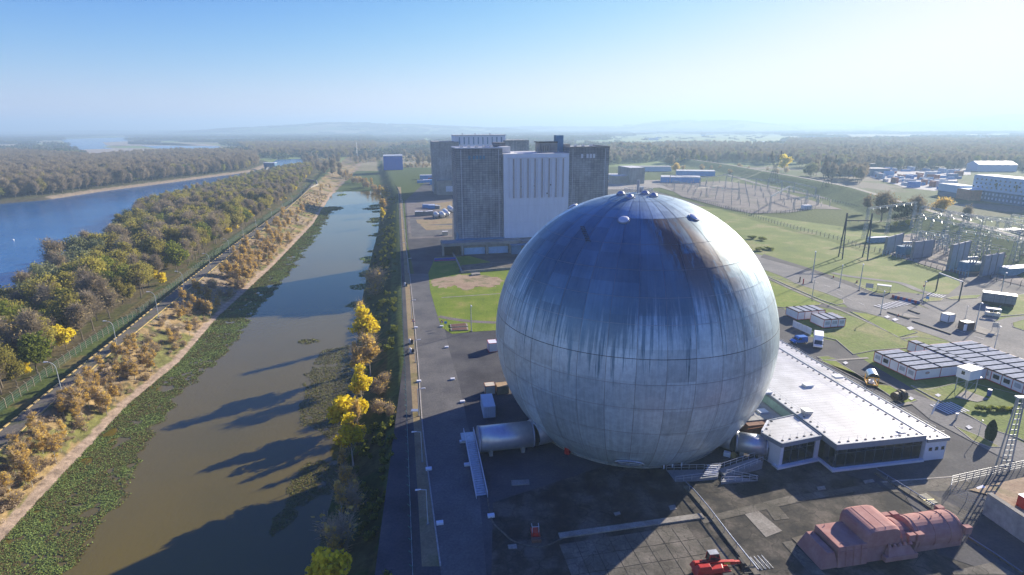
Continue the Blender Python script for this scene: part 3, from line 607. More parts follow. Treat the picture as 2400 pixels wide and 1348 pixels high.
# the two entrance tubes
def tube_thing(name, label, p0, p1, r, zc, coneto, m):
    t_ = thing(name, label, 'tunnel', (p0[0], p0[1], 0)); b = MB(); b.tube((*p0, zc), (*p1, zc), r, r, 32); b.build('tube_shell', m, t_, smooth=False).data.shade_smooth()
    b = MB(); b.tube((*p1, zc), (*coneto, zc+0.3), r*1.01, r*1.55, 32, cap=False); b.build('collar_cone', m, t_, smooth=True)
    d = (Vector(p1)-Vector(p0)).normalized()
    for f_ in (0.0, 1.0):
        c = Vector(p0)+(Vector(p1)-Vector(p0))*f_; b = MB(); b.tube((c[0]-d[0]*0.12, c[1]-d[1]*0.12, zc), (c[0]+d[0]*0.12, c[1]+d[1]*0.12, zc), r*1.03, r*1.03, 32); b.build('flange', M_SEAM, t_)
    for f_ in (0.2, 0.8):
        c = Vector(p0)+(Vector(p1)-Vector(p0))*f_; b = MB((c[0], c[1], 0), math.atan2(d[1], d[0])); b.box(-0.35, 0.35, -r*0.8, r*0.8, 0, zc-r*0.55); b.build('saddle', M_PALE, t_)
    return t_
M_TUBE = mat('silver_tube_paint', (0.42, 0.45, 0.5), 0.38, 0.6, c2=(0.55, 0.57, 0.6), scale=1.2, bump=0.01)
tA = tube_thing('entrance_tunnel', 'silver tunnel tube entering the west foot of the sphere', g(1122, 1030, 2.7), g(1246, 1017, 2.7), 2.45, 2.75, (9.5, 101.6), M_TUBE)
tB = tube_thing('entrance_tunnel', 'silver tunnel tube between the sphere and the white museum building', g(1795, 1045, 2.4), g(1725, 1035, 2.4), 1.9, 2.4, (39.0, 98.5), M_TUBE)
# steel stair down from the west tunnel
st = thing('access_stair', 'long grey stair with white handrails beside the west tunnel', 'stair', (*g(1130, 1168), 0))
a0, a1 = g(1130, 1168), g(1100, 1022, 2.0); dv = (Vector(a1)-Vector(a0)); Ls = dv.length; ang = math.atan2(dv[1], dv[0])
nst = 26
for k in range(nst):
    b = MB((*a0, 0), ang); x = Ls*(0.04+0.86*k/nst); b.box(x, x+Ls*0.031, -0.85, 0.85, 0.05+2.0*k/nst, 0.13+2.0*k/nst); b.build('tread', M_GALV, st)
b = MB((*a0, 0), ang); b.box(Ls*0.9, Ls*1.08, -0.95, 1.6, 1.95, 2.08); b.build('landing', M_GALV, st)
for s_ in (-0.95, 0.95):
    b = MB((*a0, 0), ang); b.bar((0, s_, 0.05), (Ls*0.9, s_, 2.0), 0.08, 0.3); b.build('stringer', M_GALV, st)
    b = MB((*a0, 0), ang)
    for hgt_ in (1.05, 0.55): b.tube((0, s_, hgt_+0.05), (Ls*0.9, s_, hgt_+2.0), 0.05, n=5); b.tube((Ls*0.9, s_, hgt_+2.0), (Ls*1.08, s_, hgt_+2.0), 0.05, n=5)
    for k in range(16): x = Ls*0.9*k/15; b.tube((x, s_, 0.05+2.0*k/15), (x, s_, 1.1+2.0*k/15), 0.035, n=5)
    b.build('handrail', M_WPAINT, st)
# ================================================================== BIG CONCRETE BUILDINGS
def concrete_panel_mat(name, ca, cb, dark=0.5, bw=1.55, bh=1.05):
    if name in MATS: return MATS[name]
    m, nt, b = newmat(name); N = nt.nodes.new; K = nt.links.new
    tc = N('ShaderNodeTexCoord'); sx = N('ShaderNodeSeparateXYZ'); K(tc.outputs['Object'], sx.inputs[0])
    ad = N('ShaderNodeMath'); ad.operation = 'ADD'; K(sx.outputs[0], ad.inputs[0]); K(sx.outputs[1], ad.inputs[1])
    cb_ = N('ShaderNodeCombineXYZ'); K(ad.outputs[0], cb_.inputs[0]); K(sx.outputs[2], cb_.inputs[1])
    br = N('ShaderNodeTexBrick'); br.offset = 0; br.inputs['Scale'].default_value = 1; br.inputs['Mortar Size'].default_value = 0.055; br.inputs['Brick Width'].default_value = bw; br.inputs['Row Height'].default_value = bh
    br.inputs['Color1'].default_value = (*ca, 1); br.inputs['Color2'].default_value = (*cb, 1); br.inputs['Mortar'].default_value = (*[x*dark for x in ca], 1); br.inputs['Bias'].default_value = 0; K(cb_.outputs[0], br.inputs[0])
    n1 = N('ShaderNodeTexNoise'); n1.inputs['Scale'].default_value = 0.5; n1.inputs['Detail'].default_value = 7; n1.inputs['Roughness'].default_value = 0.7
    mp = N('ShaderNodeMapping'); mp.inputs['Scale'].default_value = (1, 1, 0.12); K(tc.outputs['Object'], mp.inputs[0]); K(mp.outputs[0], n1.inputs[0])
    n2 = N('ShaderNodeTexNoise'); n2.inputs['Scale'].default_value = 0.09; n2.inputs['Detail'].default_value = 5; K(tc.outputs['Object'], n2.inputs[0])
    av = N('ShaderNodeMath'); av.operation = 'ADD'; K(n1.outputs[0], av.inputs[0]); K(n2.outputs[0], av.inputs[1])
    # panels get darker towards the roof edge
    tp = N('ShaderNodeMapRange'); tp.inputs[1].default_value = 30; tp.inputs[2].default_value = 50; tp.inputs[3].default_value = 0.0; tp.inputs[4].default_value = -0.14; K(sx.outputs[2], tp.inputs[0])
    a2 = N('ShaderNodeMath'); a2.operation = 'ADD'; K(av.outputs[0], a2.inputs[0]); K(tp.outputs[0], a2.inputs[1])
    ra = N('ShaderNodeMapRange'); ra.inputs[1].default_value = 0.75; ra.inputs[2].default_value = 1.2; ra.inputs[3].default_value = 0.62; ra.inputs[4].default_value = 1.2; K(a2.outputs[0], ra.inputs[0])
    mx = N('ShaderNodeMix'); mx.data_type = 'RGBA'; mx.blend_type = 'MULTIPLY'; mx.inputs[0].default_value = 1; K(br.outputs[0], mx.inputs[6]); K(ra.outputs[0], mx.inputs[7]); K(mx.outputs[2], b.inputs['Base Color'])
    b.inputs['Roughness'].default_value = 0.9; b.inputs['Specular IOR Level'].default_value = 0.15
    bp = N('ShaderNodeBump'); bp.inputs['Distance'].default_value = 0.08; K(br.outputs['Fac'], bp.inputs['Height']); bp.invert = True; K(bp.outputs[0], b.inputs['Normal'])
    MATS[name] = m; return m
M_PANEL = concrete_panel_mat('concrete_panels', (0.29, 0.305, 0.32), (0.39, 0.405, 0.41), 0.35)
M_PANEL2 = concrete_panel_mat('pale_panels', (0.27, 0.28, 0.28), (0.30, 0.31, 0.31), 0.8)
M_WHITEF = mat('white_facade', (0.64, 0.70, 0.77), 0.6, scale=0.5, var=0.08, stretch=(1, 1, 0.15))
M_ROOFW = mat('pale_roof', (0.62, 0.62, 0.60), 0.7, var=0.15, scale=0.3)
M_ROOFG = mat('grey_roof', (0.32, 0.32, 0.32), 0.8, var=0.2, scale=0.3)
M_CONC = mat('plain_concrete', (0.28, 0.27, 0.24), 0.9, var=0.25, scale=0.3)
M_TEAL = mat('blue_green_cladding', (0.09, 0.22, 0.34), 0.6, var=0.2, scale=0.5)
M_FIN = mat('brown_fin', (0.36, 0.32, 0.32), 0.7, var=0.2, scale=0.6)
AO = (*g(1075, 562, 6), 0.0)
a2 = thing('reactor_building', 'huge concrete reactor block with a white ribbed centre between two dark towers', 'building', AO, SA)
def part(name, m, root, f, **k):
    b = MB(); f(b); return b.build(name, m, root, **k)
part('tower', M_PANEL, a2, lambda b: b.box(0, 22.4, 0, 23, 6, 49.6))
part('tower', M_PANEL, a2, lambda b: b.box(55.6, 76.5, -0.5, 24, 6, 49.4))
part('parapet', M_WPAINT, a2, lambda b: (b.box(-0.15, 22.5, -0.15, 0.35, 49.6, 50.2), b.box(-0.15, 0.35, 0.35, 23, 49.6, 50.2), b.box(0.35, 22.5, 22.6, 23.1, 49.6, 50.2)))
part('parapet', M_CONC, a2, lambda b: (b.box(55.5, 76.6, -0.65, -0.15, 49.4, 50.1), b.box(55.5, 56, -0.15, 24, 49.4, 50.1), b.box(76.1, 76.6, -0.15, 24, 49.4, 50.1)))
part('tower_roof', M_ROOFW, a2, lambda b: (b.box(0.35, 22.4, 0.35, 22.6, 49.6, 49.75), b.box(56, 76.1, -0.15, 24, 49.4, 49.6)))
part('centre_block', M_WHITEF, a2, lambda b: b.box(22.6, 55.4, -1.6, 30, 6, 46.8))
part('centre_roof', M_ROOFW, a2, lambda b: b.box(22.6, 55.4, -1.6, 30, 46.8, 47.0))
part('rail', M_WPAINT, a2, lambda b: [b.tube((22.7+i*2.72, -1.5, 47), (22.7+i*2.72, -1.5, 48), 0.06, n=4) for i in range(13)]+[b.tube((22.7, -1.5, 48), (55.3, -1.5, 48), 0.06, n=4)])
for i in range(8):          # tall brown slots with their pale ribs
    x = 27.2+i*3.55; part('window_slot', M_FIN, a2, lambda b: b.box(x, x+0.6, -1.72, -1.6, 25.8, 44.6))
    part('rib', M_WPAINT, a2, lambda b: (b.box(x-0.25, x, -2.0, -1.6, 25.6, 44.8), b.box(x+0.6, x+0.85, -2.0, -1.6, 25.6, 44.8)))
for i in range(16): x = 24.6+i*1.775; part('rib', M_WPAINT, a2, lambda b: b.box(x+0.55, x+0.8, -1.85, -1.6, 25.9, 44.5))
for x in (2.2, 20.3, 57.6, 74.5): part('downpipe', M_WPAINT, a2, lambda b: b.tube((x, -0.62, 6), (x, -0.62, 49), 0.12, n=6))
for z in (14, 22, 30, 38): part('ledge', M_WPAINT, a2, lambda b: b.box(22.6, 55.4, -1.68, -1.6, z-0.07 if z > 25 else z, z+0.05))
for k in range(5): part('roof_vent', M_GALV, a2, lambda b: b.box(3+k*3.7, 4.4+k*3.7, 9, 10.4, 49.75, 50.9))
for k in range(4): part('roof_vent', M_GALV, a2, lambda b: b.box(58+k*4.2, 59.3+k*4.2, 12, 13.4, 49.6, 50.7))
part('lintel', M_WPAINT, a2, lambda b: b.box(24.3, 53.6, -1.95, -1.6, 44.8, 45.2))
for x, z in ((31, 31), (37.5, 31.3), (45.8, 31.6), (44.1, 27.5)): part('vent_hole', M_DARK, a2, lambda b: b.box(x, x+0.55, -1.9, -1.6, z, z+0.55))
for x in (5.8, 8, 9.6, 11.2, 12.8): part('window', M_TEAL, a2, lambda b: b.box(x, x+1.0, -0.08, 0.0, 44.6, 46.3))
for x in (61.8, 64.6, 66.3, 68.0): part('window', M_WPAINT, a2, lambda b: b.box(x, x+1.1, -0.6, -0.5, 44.4, 46.4))
part('roof_house', M_ROOFW, a2, lambda b: b.box(22.6, 27.5, 6, 14, 47, 50.2))
part('roof_house', M_PANEL, a2, lambda b: b.box(21, 26.5, 14, 22, 49.6, 52.0))
part('roof_house', M_CONC, a2, lambda b: b.box(43, 52, 8, 18, 47, 51.8))
part('roof_house', M_DARK, a2, lambda b: b.box(42.4, 52.2, 7.8, 18.4, 51.8, 52.3))
part('lift_tower', M_TEAL, a2, lambda b: b.box(51.8, 55.4, 9, 14, 47, 55.3))
part('roof_house', M_CONC, a2, lambda b: b.box(55.6, 59, 9, 15, 49.6, 51.0))
part('roof_truss', M_CONC, a2, lambda b: [b.box(41+i*1.2, 41.5+i*1.2, 6, 7, 47, 50.5) for i in range(6)])
# base floor: a ledge wider than the towers, with bays and shutters under it
part('podium', M_CONC, a2, lambda b: b.box(-9, 30, -9, 0, 4.6, 6.1))
part('podium', M_CONC, a2, lambda b: b.box(0, 77, 0.01, 23, 0, 6))
part('podium_deck', M_TEAL, a2, lambda b: b.box(-1.5, 22.4, -2.6, -0.01, 6.1, 6.5))
for x in (-9, 0.2, 12.2, 23.6): part('column', M_CONC, a2, lambda b: b.box(x, x+1.0, -9, -8, 0, 4.6))
M_BLUEP = mat('blue_white_shutter', (0.30, 0.50, 0.68), 0.6, var=0.15, scale=0.6)
part('shutter', M_BLUEP, a2, lambda b: b.box(1.6, 12, -7.6, -7.4, 0, 3.3)); part('shutter', M_BLUEP, a2, lambda b: b.box(13.6, 23.4, -7.6, -7.4, 0, 3.3))
part('bay_wall', M_DARK, a2, lambda b: b.box(-9, 0, -6.5, -6, 0, 4.6)); part('bay_wall', M_PANEL2, a2, lambda b: (b.box(1.4, 12, -7.4, -7, 3.3, 4.6), b.box(13.4, 23.4, -7.4, -7, 3.3, 4.6)))
part('buttress', M_TEAL, a2, lambda b: b.add([(-1.6, 0, 0), (0, 0, 0), (0, 0, 9), (-1.6, 8, 0), (0, 8, 0), (0, 8, 9)], [(0, 1, 2), (5, 4, 3), (0, 2, 5, 3), (0, 3, 4, 1), (1, 4, 5, 2)]))
part('lean_to', M_TEAL, a2, lambda b: (b.box(24.4, 29, -12, -8.2, 0, 4.2), b.prism([(24, -12.4), (36, -12.4), (36, -2), (24, -2)], 4.2, 4.5)))
part('annex', M_CONC, a2, lambda b: b.box(29, 50, -9, 0, 0, 5.5))
# the second block behind
BO = (-71.7, 531.5, 0)
a3 = thing('reactor_building', 'second concrete reactor block behind, with a white windowed top storey', 'building', BO, SA)
part('tower', M_PANEL, a3, lambda b: b.box(0, 24, 0, 30, 0, 47)); part('tower', M_PANEL, a3, lambda b: b.box(66, 90, 0, 34, 0, 47.8))
part('centre_block', M_WHITEF, a3, lambda b: b.box(20, 68, 2, 26, 30, 52.5))
for i in range(10): x = 24.5+i*4.35; part('window', M_TEAL, a3, lambda b: b.box(x, x+1.1, 1.85, 2.0, 44.5, 50.8))
part('roof', M_ROOFW, a3, lambda b: b.box(19.5, 68.5, 1.5, 26.5, 52.5, 52.9)); part('roof', M_ROOFG, a3, lambda b: b.box(0, 20, 0, 30, 47, 47.3))
part('skirting_block', M_CONC, a3, lambda b: b.box(2, 22, -10, 0, 0, 13)); part('doorway', M_WPAINT, a3, lambda b: b.box(10, 17, -10.4, -10, 3, 8))
for i in (8, 20, 34): part('roof_vent', M_GALV, a3, lambda b: b.box(20+i, 21+i, 8, 9, 52.9, 54.3))
# grey block further right
t = thing('concrete_block', 'plain grey concrete block with a pale flat roof past the reactor towers', 'building', (*g(1475, 432), 0), SA)
hB = hgt(1475, 432, 394)
part('wall', M_PANEL2, t, lambda b: b.box(0, 17, 0, 34, 0, hB)) ; part('roof', M_ROOFW, t, lambda b: b.box(0.5, 16.5, 0.5, 33.5, hB, hB+0.2)); part('annex', M_CONC, t, lambda b: b.box(-16, 0, 5, 20, 0, hB*0.5)); part('annex_roof', M_ROOFW, t, lambda b: b.box(-16, 0, 5, 20, hB*0.5, hB*0.5+.2))
M_BLUE = mat('cobalt_cladding', (0.0, 0.11, 0.50), 0.95, spec=0.0, var=0.12, scale=0.3, stretch=(6, 6, 0.3))
M_BLUE2 = mat('sky_blue_cladding', (0.10, 0.33, 0.62), 0.5, var=0.15, scale=0.4)
t = thing('blue_hall', 'tall windowless cobalt blue hall with a white roof edge on the plain', 'building', (*g(900, 399), 0), SA)
part('wall', M_BLUE, t, lambda b: b.box(0, 27.5, 0, 30, 0, 19.6)); part('roof', M_WPAINT, t, lambda b: b.box(-0.2, 27.7, -0.2, 30.2, 19.6, 20.8))
t = thing('low_hall', 'long low light blue hall with pale roof strips beyond the concrete block', 'building', (*g(1548, 428), 0), R(-14))
part('wall', M_BLUE2, t, lambda b: b.box(0, 42, 0, 22, 0, 5.5))
for i in range(5): part('roof', M_ROOFW, t, lambda b: b.box(0.2, 41.8, 0.3+i*4.4, 4.2+i*4.4, 5.5, 6.3))
t = thing('low_hall', 'second low light blue hall standing behind the first one', 'building', (*g(1585, 412), 0), R(-14))
part('wall', M_BLUE2, t, lambda b: b.box(0, 46, 0, 20, 0, 5.5)); part('roof', M_ROOFW, t, lambda b: b.box(0, 46, 0, 20, 5.5, 6.2))
# ================================================================== PLANTS
def quads(c, nrm, size, asp=1.0):
    """square leaf clumps: centres (n,3), normals, sizes -> V, F"""
    n = len(c); nrm = nrm/np.maximum(np.linalg.norm(nrm, axis=1, keepdims=True), 1e-6)
    a = np.cross(nrm, rng.normal(size=(n, 3))); a /= np.maximum(np.linalg.norm(a, axis=1, keepdims=True), 1e-6); b_ = np.cross(nrm, a)
    s = np.asarray(size).reshape(-1, 1); V = np.stack([c-a*s-b_*s*asp, c+a*s*0.8-b_*s*asp*0.5, c+a*s+b_*s*asp, c-a*s*0.6+b_*s*asp*0.8], 1).reshape(-1, 3)
    return V, np.arange(4*n).reshape(n, 4)
def sticks(p, q, w_):
    n = len(p); d = q-p; a = np.cross(d, rng.normal(size=(n, 3))); a /= np.maximum(np.linalg.norm(a, axis=1, keepdims=True), 1e-6); w_ = np.asarray(w_).reshape(-1, 1)
    V = np.stack([p-a*w_, p+a*w_, q+a*w_*0.35, q-a*w_*0.35], 1).reshape(-1, 3); return V, np.arange(4*n).reshape(n, 4)
def rdir(n):
    v = rng.normal(size=(n, 3)); return v/np.linalg.norm(v, axis=1, keepdims=True)
def crown(H, Rc, zb, nblob, nleaf, ls, twigs=0, tl=1.0, tw=0.05, top=1.0, lean=0.15):
    """uneven crown: lobes inside an egg shape, leaf clumps on the lobes, twigs showing between"""
    cz = (H+zb)/2; hz_ = (H-zb)/2
    d = rdir(nblob); rr = rng.uniform(0.35, 0.78, nblob)[:, None]; B = d*rr*np.array([Rc, Rc, hz_])
    taper = 1-(1-top)*np.clip((B[:, 2:]+hz_)/(2*hz_), 0, 1); B[:, :2] *= taper; B[:, 2] += cz; br = rng.uniform(0.28, 0.46, nblob)*Rc*(0.5+0.5*taper[:, 0])
    Vs = []; Fs = []; off = 0
    if nleaf:
        k = rng.choice(nblob, nleaf, p=br**2/np.sum(br**2)); dd = rdir(nleaf); dd[:, 2] = dd[:, 2]*0.8+0.12; rad = br[k][:, None]*rng.uniform(0.25, 1.38, (nleaf, 1))**0.9
        c = B[k]+dd*rad; V, F = quads(c, dd+rdir(nleaf)*1.1, ls*rng.uniform(0.55, 1.35, nleaf)); Vs.append(V); Fs.append(F); off += len(V)
    if twigs:
        k = rng.choice(nblob, twigs); s_ = B[k]*np.array([0.55, 0.55, 1])-np.array([0, 0, 1])*br[k][:, None]*0.7; dd = rdir(twigs); dd[:, 2] = np.abs(dd[:, 2])*0.9+0.1
        s_ = s_+rdir(twigs)*br[k][:, None]*0.6; e_ = s_+dd*tl*rng.uniform(0.5, 1.5, (twigs, 1)); V, F = sticks(s_, e_, tw*rng.uniform(0.5, 1.3, twigs)); tv = (V, F+off)
    else: tv = None
    return (np.concatenate(Vs) if Vs else None, np.concatenate(Fs) if Fs else None, tv, B, br)
def trunk_geo(H, zb, B, r0, nl=6):
    V = []; F = []
    def tb(p, q, ra_, rb_, n=5):
        m_ = MB(); m_.tube(tuple(p), tuple(q), ra_, rb_, n, cap=False); o = len(V); V.extend(m_.V); F.extend([tuple(o+i for i in f) for f in m_.F])
    top = np.array([rng.uniform(-.3, .3), rng.uniform(-.3, .3), zb+(H-zb)*0.55]); mid = np.array([top[0]*0.4, top[1]*0.4, zb*0.8+0.5])
    tb((0, 0, -0.6), mid, r0, r0*0.7, 7); tb(mid, top, r0*0.7, r0*0.2)
    for i in rng.choice(len(B), min(nl, len(B)), replace=False):
        f_ = rng.uniform(0.0, 0.6); s_ = mid+(top-mid)*f_; tb(s_, B[i], r0*0.35, r0*0.08, 4)
    return V, F
M_BARK = mat('bark', (0.16, 0.135, 0.105), 0.95, var=0.35, scale=2, objvar=0.2)
M_BARKP = mat('pale_bark', (0.36, 0.34, 0.30), 0.9, var=0.3, scale=3, objvar=0.15)
L_OLIVE = leaf_mat('olive_leaves', (0.20, 0.17, 0.05), (0.33, 0.30, 0.07), (0.52, 0.46, 0.09), 0.55)
L_GREEN = leaf_mat('green_leaves', (0.11, 0.14, 0.03), (0.20, 0.235, 0.04), (0.38, 0.38, 0.06), 0.55)
L_WILLOW = leaf_mat('silver_leaves', (0.15, 0.165, 0.08), (0.23, 0.25, 0.12), (0.34, 0.35, 0.18), 0.45)
L_YEL = leaf_mat('yellow_leaves', (0.52, 0.38, 0.02), (0.78, 0.62, 0.03), (0.88, 0.76, 0.06), 0.5)
L_GOLD = leaf_mat('golden_leaves', (0.46, 0.30, 0.07), (0.66, 0.47, 0.12), (0.80, 0.62, 0.18), 0.55)
L_TWIG = leaf_mat('bare_twigs', (0.20, 0.165, 0.12), (0.30, 0.25, 0.185), (0.40, 0.34, 0.25), 0.3)
L_BROWN = leaf_mat('russet_leaves', (0.22, 0.17, 0.09), (0.33, 0.26, 0.14), (0.43, 0.35, 0.19))
L_TAN = leaf_mat('tan_twigs', (0.30, 0.23, 0.15), (0.42, 0.33, 0.22), (0.52, 0.42, 0.28), 0.3)
L_DARK = leaf_mat('dark_evergreen', (0.015, 0.03, 0.012), (0.03, 0.05, 0.018), (0.05, 0.075, 0.025), 0.1)
KIND = {}
def make_kind(key, n, H, Rc, zb, nb, nl, ls, tw, tl, r0, lm, bm, tm=None, top=1.0, twd=0.05, nlimb=6):
    out = []
    for i in range(n):
        h = H*rng.uniform(0.88, 1.12); rc = Rc*rng.uniform(0.88, 1.12)
        V, F, tv, B, br = crown(h, rc, zb, nb, nl, ls, tw, tl, twd, top)
        parts_ = []
        if V is not None: parts_.append((V, F, 0))
        if tv is not None: parts_.append((tv[0], tv[1], 1))
        VV = np.concatenate([p[0] for p in parts_]); FF = np.concatenate([p[1] for p in parts_])
        me = meshnp('crown', VV, FF); me.materials.append(lm); me.materials.append(tm or L_TWIG)
        mi = np.concatenate([np.full(len(p[1]), p[2], np.int32) for p in parts_]); me.polygons.foreach_set('material_index', mi)
        tV, tF = trunk_geo(h, zb, B, r0, nlimb); mt = bpy.data.meshes.new('trunk'); mt.from_pydata([tuple(map(float, v)) for v in tV], [], tF); mt.materials.append(bm)
        # joined copy for the masses
        allV = np.concatenate([VV, np.array(tV, float)]); mf = bpy.data.meshes.new('tree'); mf.from_pydata([tuple(v) for v in allV.tolist()], [], [tuple(f) for f in FF.tolist()]+[tuple(len(VV)+j for j in f) for f in tF])
        for m_ in (lm, tm or L_TWIG, bm): mf.materials.append(m_)
        mf.polygons.foreach_set('material_index', np.concatenate([mi, np.full(len(tF), 2, np.int32)]))
        out.append((me, mt, mf, h))
    KIND[key] = out
make_kind('olive', 5, 14.0, 4.3, 2.4, 19, 2500, 0.22, 1500, 1.5, 0.24, L_OLIVE, M_BARK)
make_kind('green', 3, 12.5, 4.2, 2.0, 16, 2700, 0.24, 200, 1.2, 0.24, L_GREEN, M_BARK)
make_kind('willow', 2, 11.5, 5.0, 2.0, 16, 2700, 0.24, 200, 1.4, 0.26, L_WILLOW, M_BARK)
make_kind('bare', 4, 14.5, 4.2, 3.0, 15, 420, 0.22, 2800, 2.0, 0.22, L_BROWN, M_BARK, nlimb=10, twd=0.06)
make_kind('yellowbush', 2, 7.0, 3.2, 0.8, 10, 1100, 0.26, 250, 1.0, 0.12, L_YEL, M_BARK)
make_kind('poplar', 3, 16.0, 3.1, 2.2, 18, 2600, 0.24, 900, 1.6, 0.2, L_YEL, M_BARKP, top=0.45)
make_kind('sapling', 5, 7.5, 1.7, 0.6, 10, 620, 0.14, 480, 1.3, 0.09, L_GOLD, M_BARKP, tm=L_TAN, top=0.5, twd=0.03)
make_kind('barebush', 3, 4.5, 2.4, 0.2, 9, 70, 0.16, 900, 1.1, 0.07, L_GOLD, M_BARKP, tm=L_TAN, twd=0.03)
make_kind('shrub', 2, 2.4, 1.7, 0.1, 7, 420, 0.2, 120, 0.7, 0.05, L_GREEN, M_BARK)
make_kind('bigbare', 2, 17, 8.0, 3.5, 16, 420, 0.35, 3600, 2.6, 0.45, L_BROWN, M_BARK, nlimb=12, twd=0.07)
make_kind('ivy', 1, 11, 3.6, 0.5, 14, 2400, 0.28, 100, 1.0, 0.25, L_DARK, M_BARK)
make_kind('bigyellow', 1, 14, 7.0, 3.0, 16, 2600, 0.35, 900, 2.0, 0.4, L_GOLD, M_BARK, nlimb=12)
def tree(key, x, y, z, label, name='tree', cat='tree', group=None, s=1.0, i=None, rz=None):
    me, mt, mf, h = KIND[key][int(rng.integers(len(KIND[key]))) if i is None else i % len(KIND[key])]
    t = thing(name, label, cat, (x, y, z), rng.uniform(0, 6.28) if rz is None else rz, group); t.scale = (s, s, s*rng.uniform(0.92, 1.1))
    for nm, m_ in (('crown', me), ('trunk', mt)): o = link(bpy.data.objects.new(nm, m_)); o.parent = t
    return t
def scatter(name, P, S, protos, label, seed=0):
    """stuff: one object that sets tree meshes on its points"""
    me = bpy.data.meshes.new(name); me.vertices.add(len(P)); me.vertices.foreach_set('co', np.asarray(P, np.float32).ravel())
    at = me.attributes.new('size', 'FLOAT', 'POINT'); at.data.foreach_set('value', np.asarray(S, np.float32)); me.update()
    cl = bpy.data.collections.new(name+'_source')
    for k, p in enumerate(protos): cl.objects.link(bpy.data.objects.new('source_%s_%d' % (name, k), p))
    ng = bpy.data.node_groups.new(name, 'GeometryNodeTree'); ng.interface.new_socket('Geometry', in_out='INPUT', socket_type='NodeSocketGeometry'); ng.interface.new_socket('Geometry', in_out='OUTPUT', socket_type='NodeSocketGeometry')
    N = ng.nodes.new; K = ng.links.new; gi = N('NodeGroupInput'); go = N('NodeGroupOutput'); mp = N('GeometryNodeMeshToPoints'); ip = N('GeometryNodeInstanceOnPoints'); ci = N('GeometryNodeCollectionInfo')
    ci.inputs[0].default_value = cl; ci.inputs['Separate Children'].default_value = True; ci.inputs['Reset Children'].default_value = True; ip.inputs['Pick Instance'].default_value = True
    rv = N('FunctionNodeRandomValue'); rv.data_type = 'FLOAT_VECTOR'; rv.inputs[0].default_value = (0, 0, 0); rv.inputs[1].default_value = (0, 0, 6.28); rv.inputs['Seed'].default_value = seed
    ri = N('FunctionNodeRandomValue'); ri.data_type = 'INT'; ri.inputs[4].default_value = 0; ri.inputs[5].default_value = len(protos)-1; ri.inputs['Seed'].default_value = seed+5
    na_ = N('GeometryNodeInputNamedAttribute'); na_.data_type = 'FLOAT'; na_.inputs[0].default_value = 'size'
    K(gi.outputs[0], mp.inputs[0]); K(mp.outputs[0], ip.inputs['Points']); K(ci.outputs[0], ip.inputs['Instance']); K(rv.outputs[0], ip.inputs['Rotation']); K(ri.outputs[2], ip.inputs['Instance Index']); K(na_.outputs[0], ip.inputs['Scale']); K(ip.outputs[0], go.inputs[0])
    o = link(bpy.data.objects.new(name, me)); md = o.modifiers.new('scatter', 'NODES'); md.node_group = ng
    return props(o, label, None, None, 'stuff')
def ph(x, y, zoff=0.0): return float(ground_h(np.array([x]), np.array([y]))[0])+zoff
def protos(**k): return [KIND[key][i % len(KIND[key])][2] for key, n in k.items() for i in range(n)]

# ---- the wood between river and dike
gx, gy = np.meshgrid(np.arange(-520, -60, 5.6), np.arange(30, 960, 5.6)); gx = (gx+rng.uniform(-2.6, 2.6, gx.shape)).ravel(); gy = (gy+rng.uniform(-2.6, 2.6, gy.shape)).ravel()
mk = (gx > fRN(gy)+4.5) & (gx < fLL(gy)-10.0-vnoise(gx, gy, 15, 8)*3) & (gx > -0.97*gy-30); mk &= ~((gy > 620) & (gx > fLL(gy)-16)); gx, gy = gx[mk], gy[mk]
dist = np.hypot(gx, gy); inv = (np.abs(gx) < 0.93*(gy+14)); od = np.argsort(dist+np.where(inv, 0, 5000)); gx, gy = gx[od], gy[od]
W1 = {'olive': ('olive leaved tree standing in the wood between the river and the dike fence', 'olive trees in the riverside wood'),
      'bare': ('grey brown half bare tree standing in the wood between the river and the dike fence', 'bare trees in the riverside wood'),
      'green': ('green leaved tree standing in the wood between the river and the dike fence', 'green trees in the riverside wood'),
      'willow': ('silver green willow standing in the wood between the river and the dike fence', 'willows in the riverside wood'),
      'yellowbush': ('low bright yellow tree standing in the wood beside the dike fence', 'yellow trees in the riverside wood')}
kz = vnoise(gx, gy, 22, 20); kk = []
for x, y, q in zip(gx, gy, kz):
    r_ = rng.random(); e_ = float(fLL(y))-x; sh = x-float(fRN(y))
    if e_ < 22 and r_ < 0.22: kk.append('yellowbush')
    elif sh < 22 and r_ < 0.5: kk.append('willow')
    elif q > 0.56: kk.append('bare' if r_ < 0.7 else 'olive')
    elif q < 0.38: kk.append('green' if r_ < 0.45 else 'olive')
    else: kk.append('olive' if r_ < 0.62 else ('bare' if r_ < 0.9 else 'green'))
NI = 290
for j in range(NI):
    x, y = float(gx[j]), float(gy[j]); l_, g_ = W1[kk[j]]; f1 = (x-float(fRN(y)))/(float(fLL(y))-12-float(fRN(y))); l_ = l_.split(' standing in')[0]+' in the wood, '+('by the river edge' if f1 < 0.3 else 'in its middle' if f1 < 0.65 else 'by the dike fence')+(', at the near end' if y < 130 else ', opposite the poplars' if y < 175 else ', opposite the lawn' if y < 230 else ', at the far end'); tree(kk[j], x, y, ph(x, y), l_, group=g_, s=rng.choice([0.6, 0.75, 0.9, 1.0, 1.15])*rng.uniform(0.92, 1.08), cat='tree')
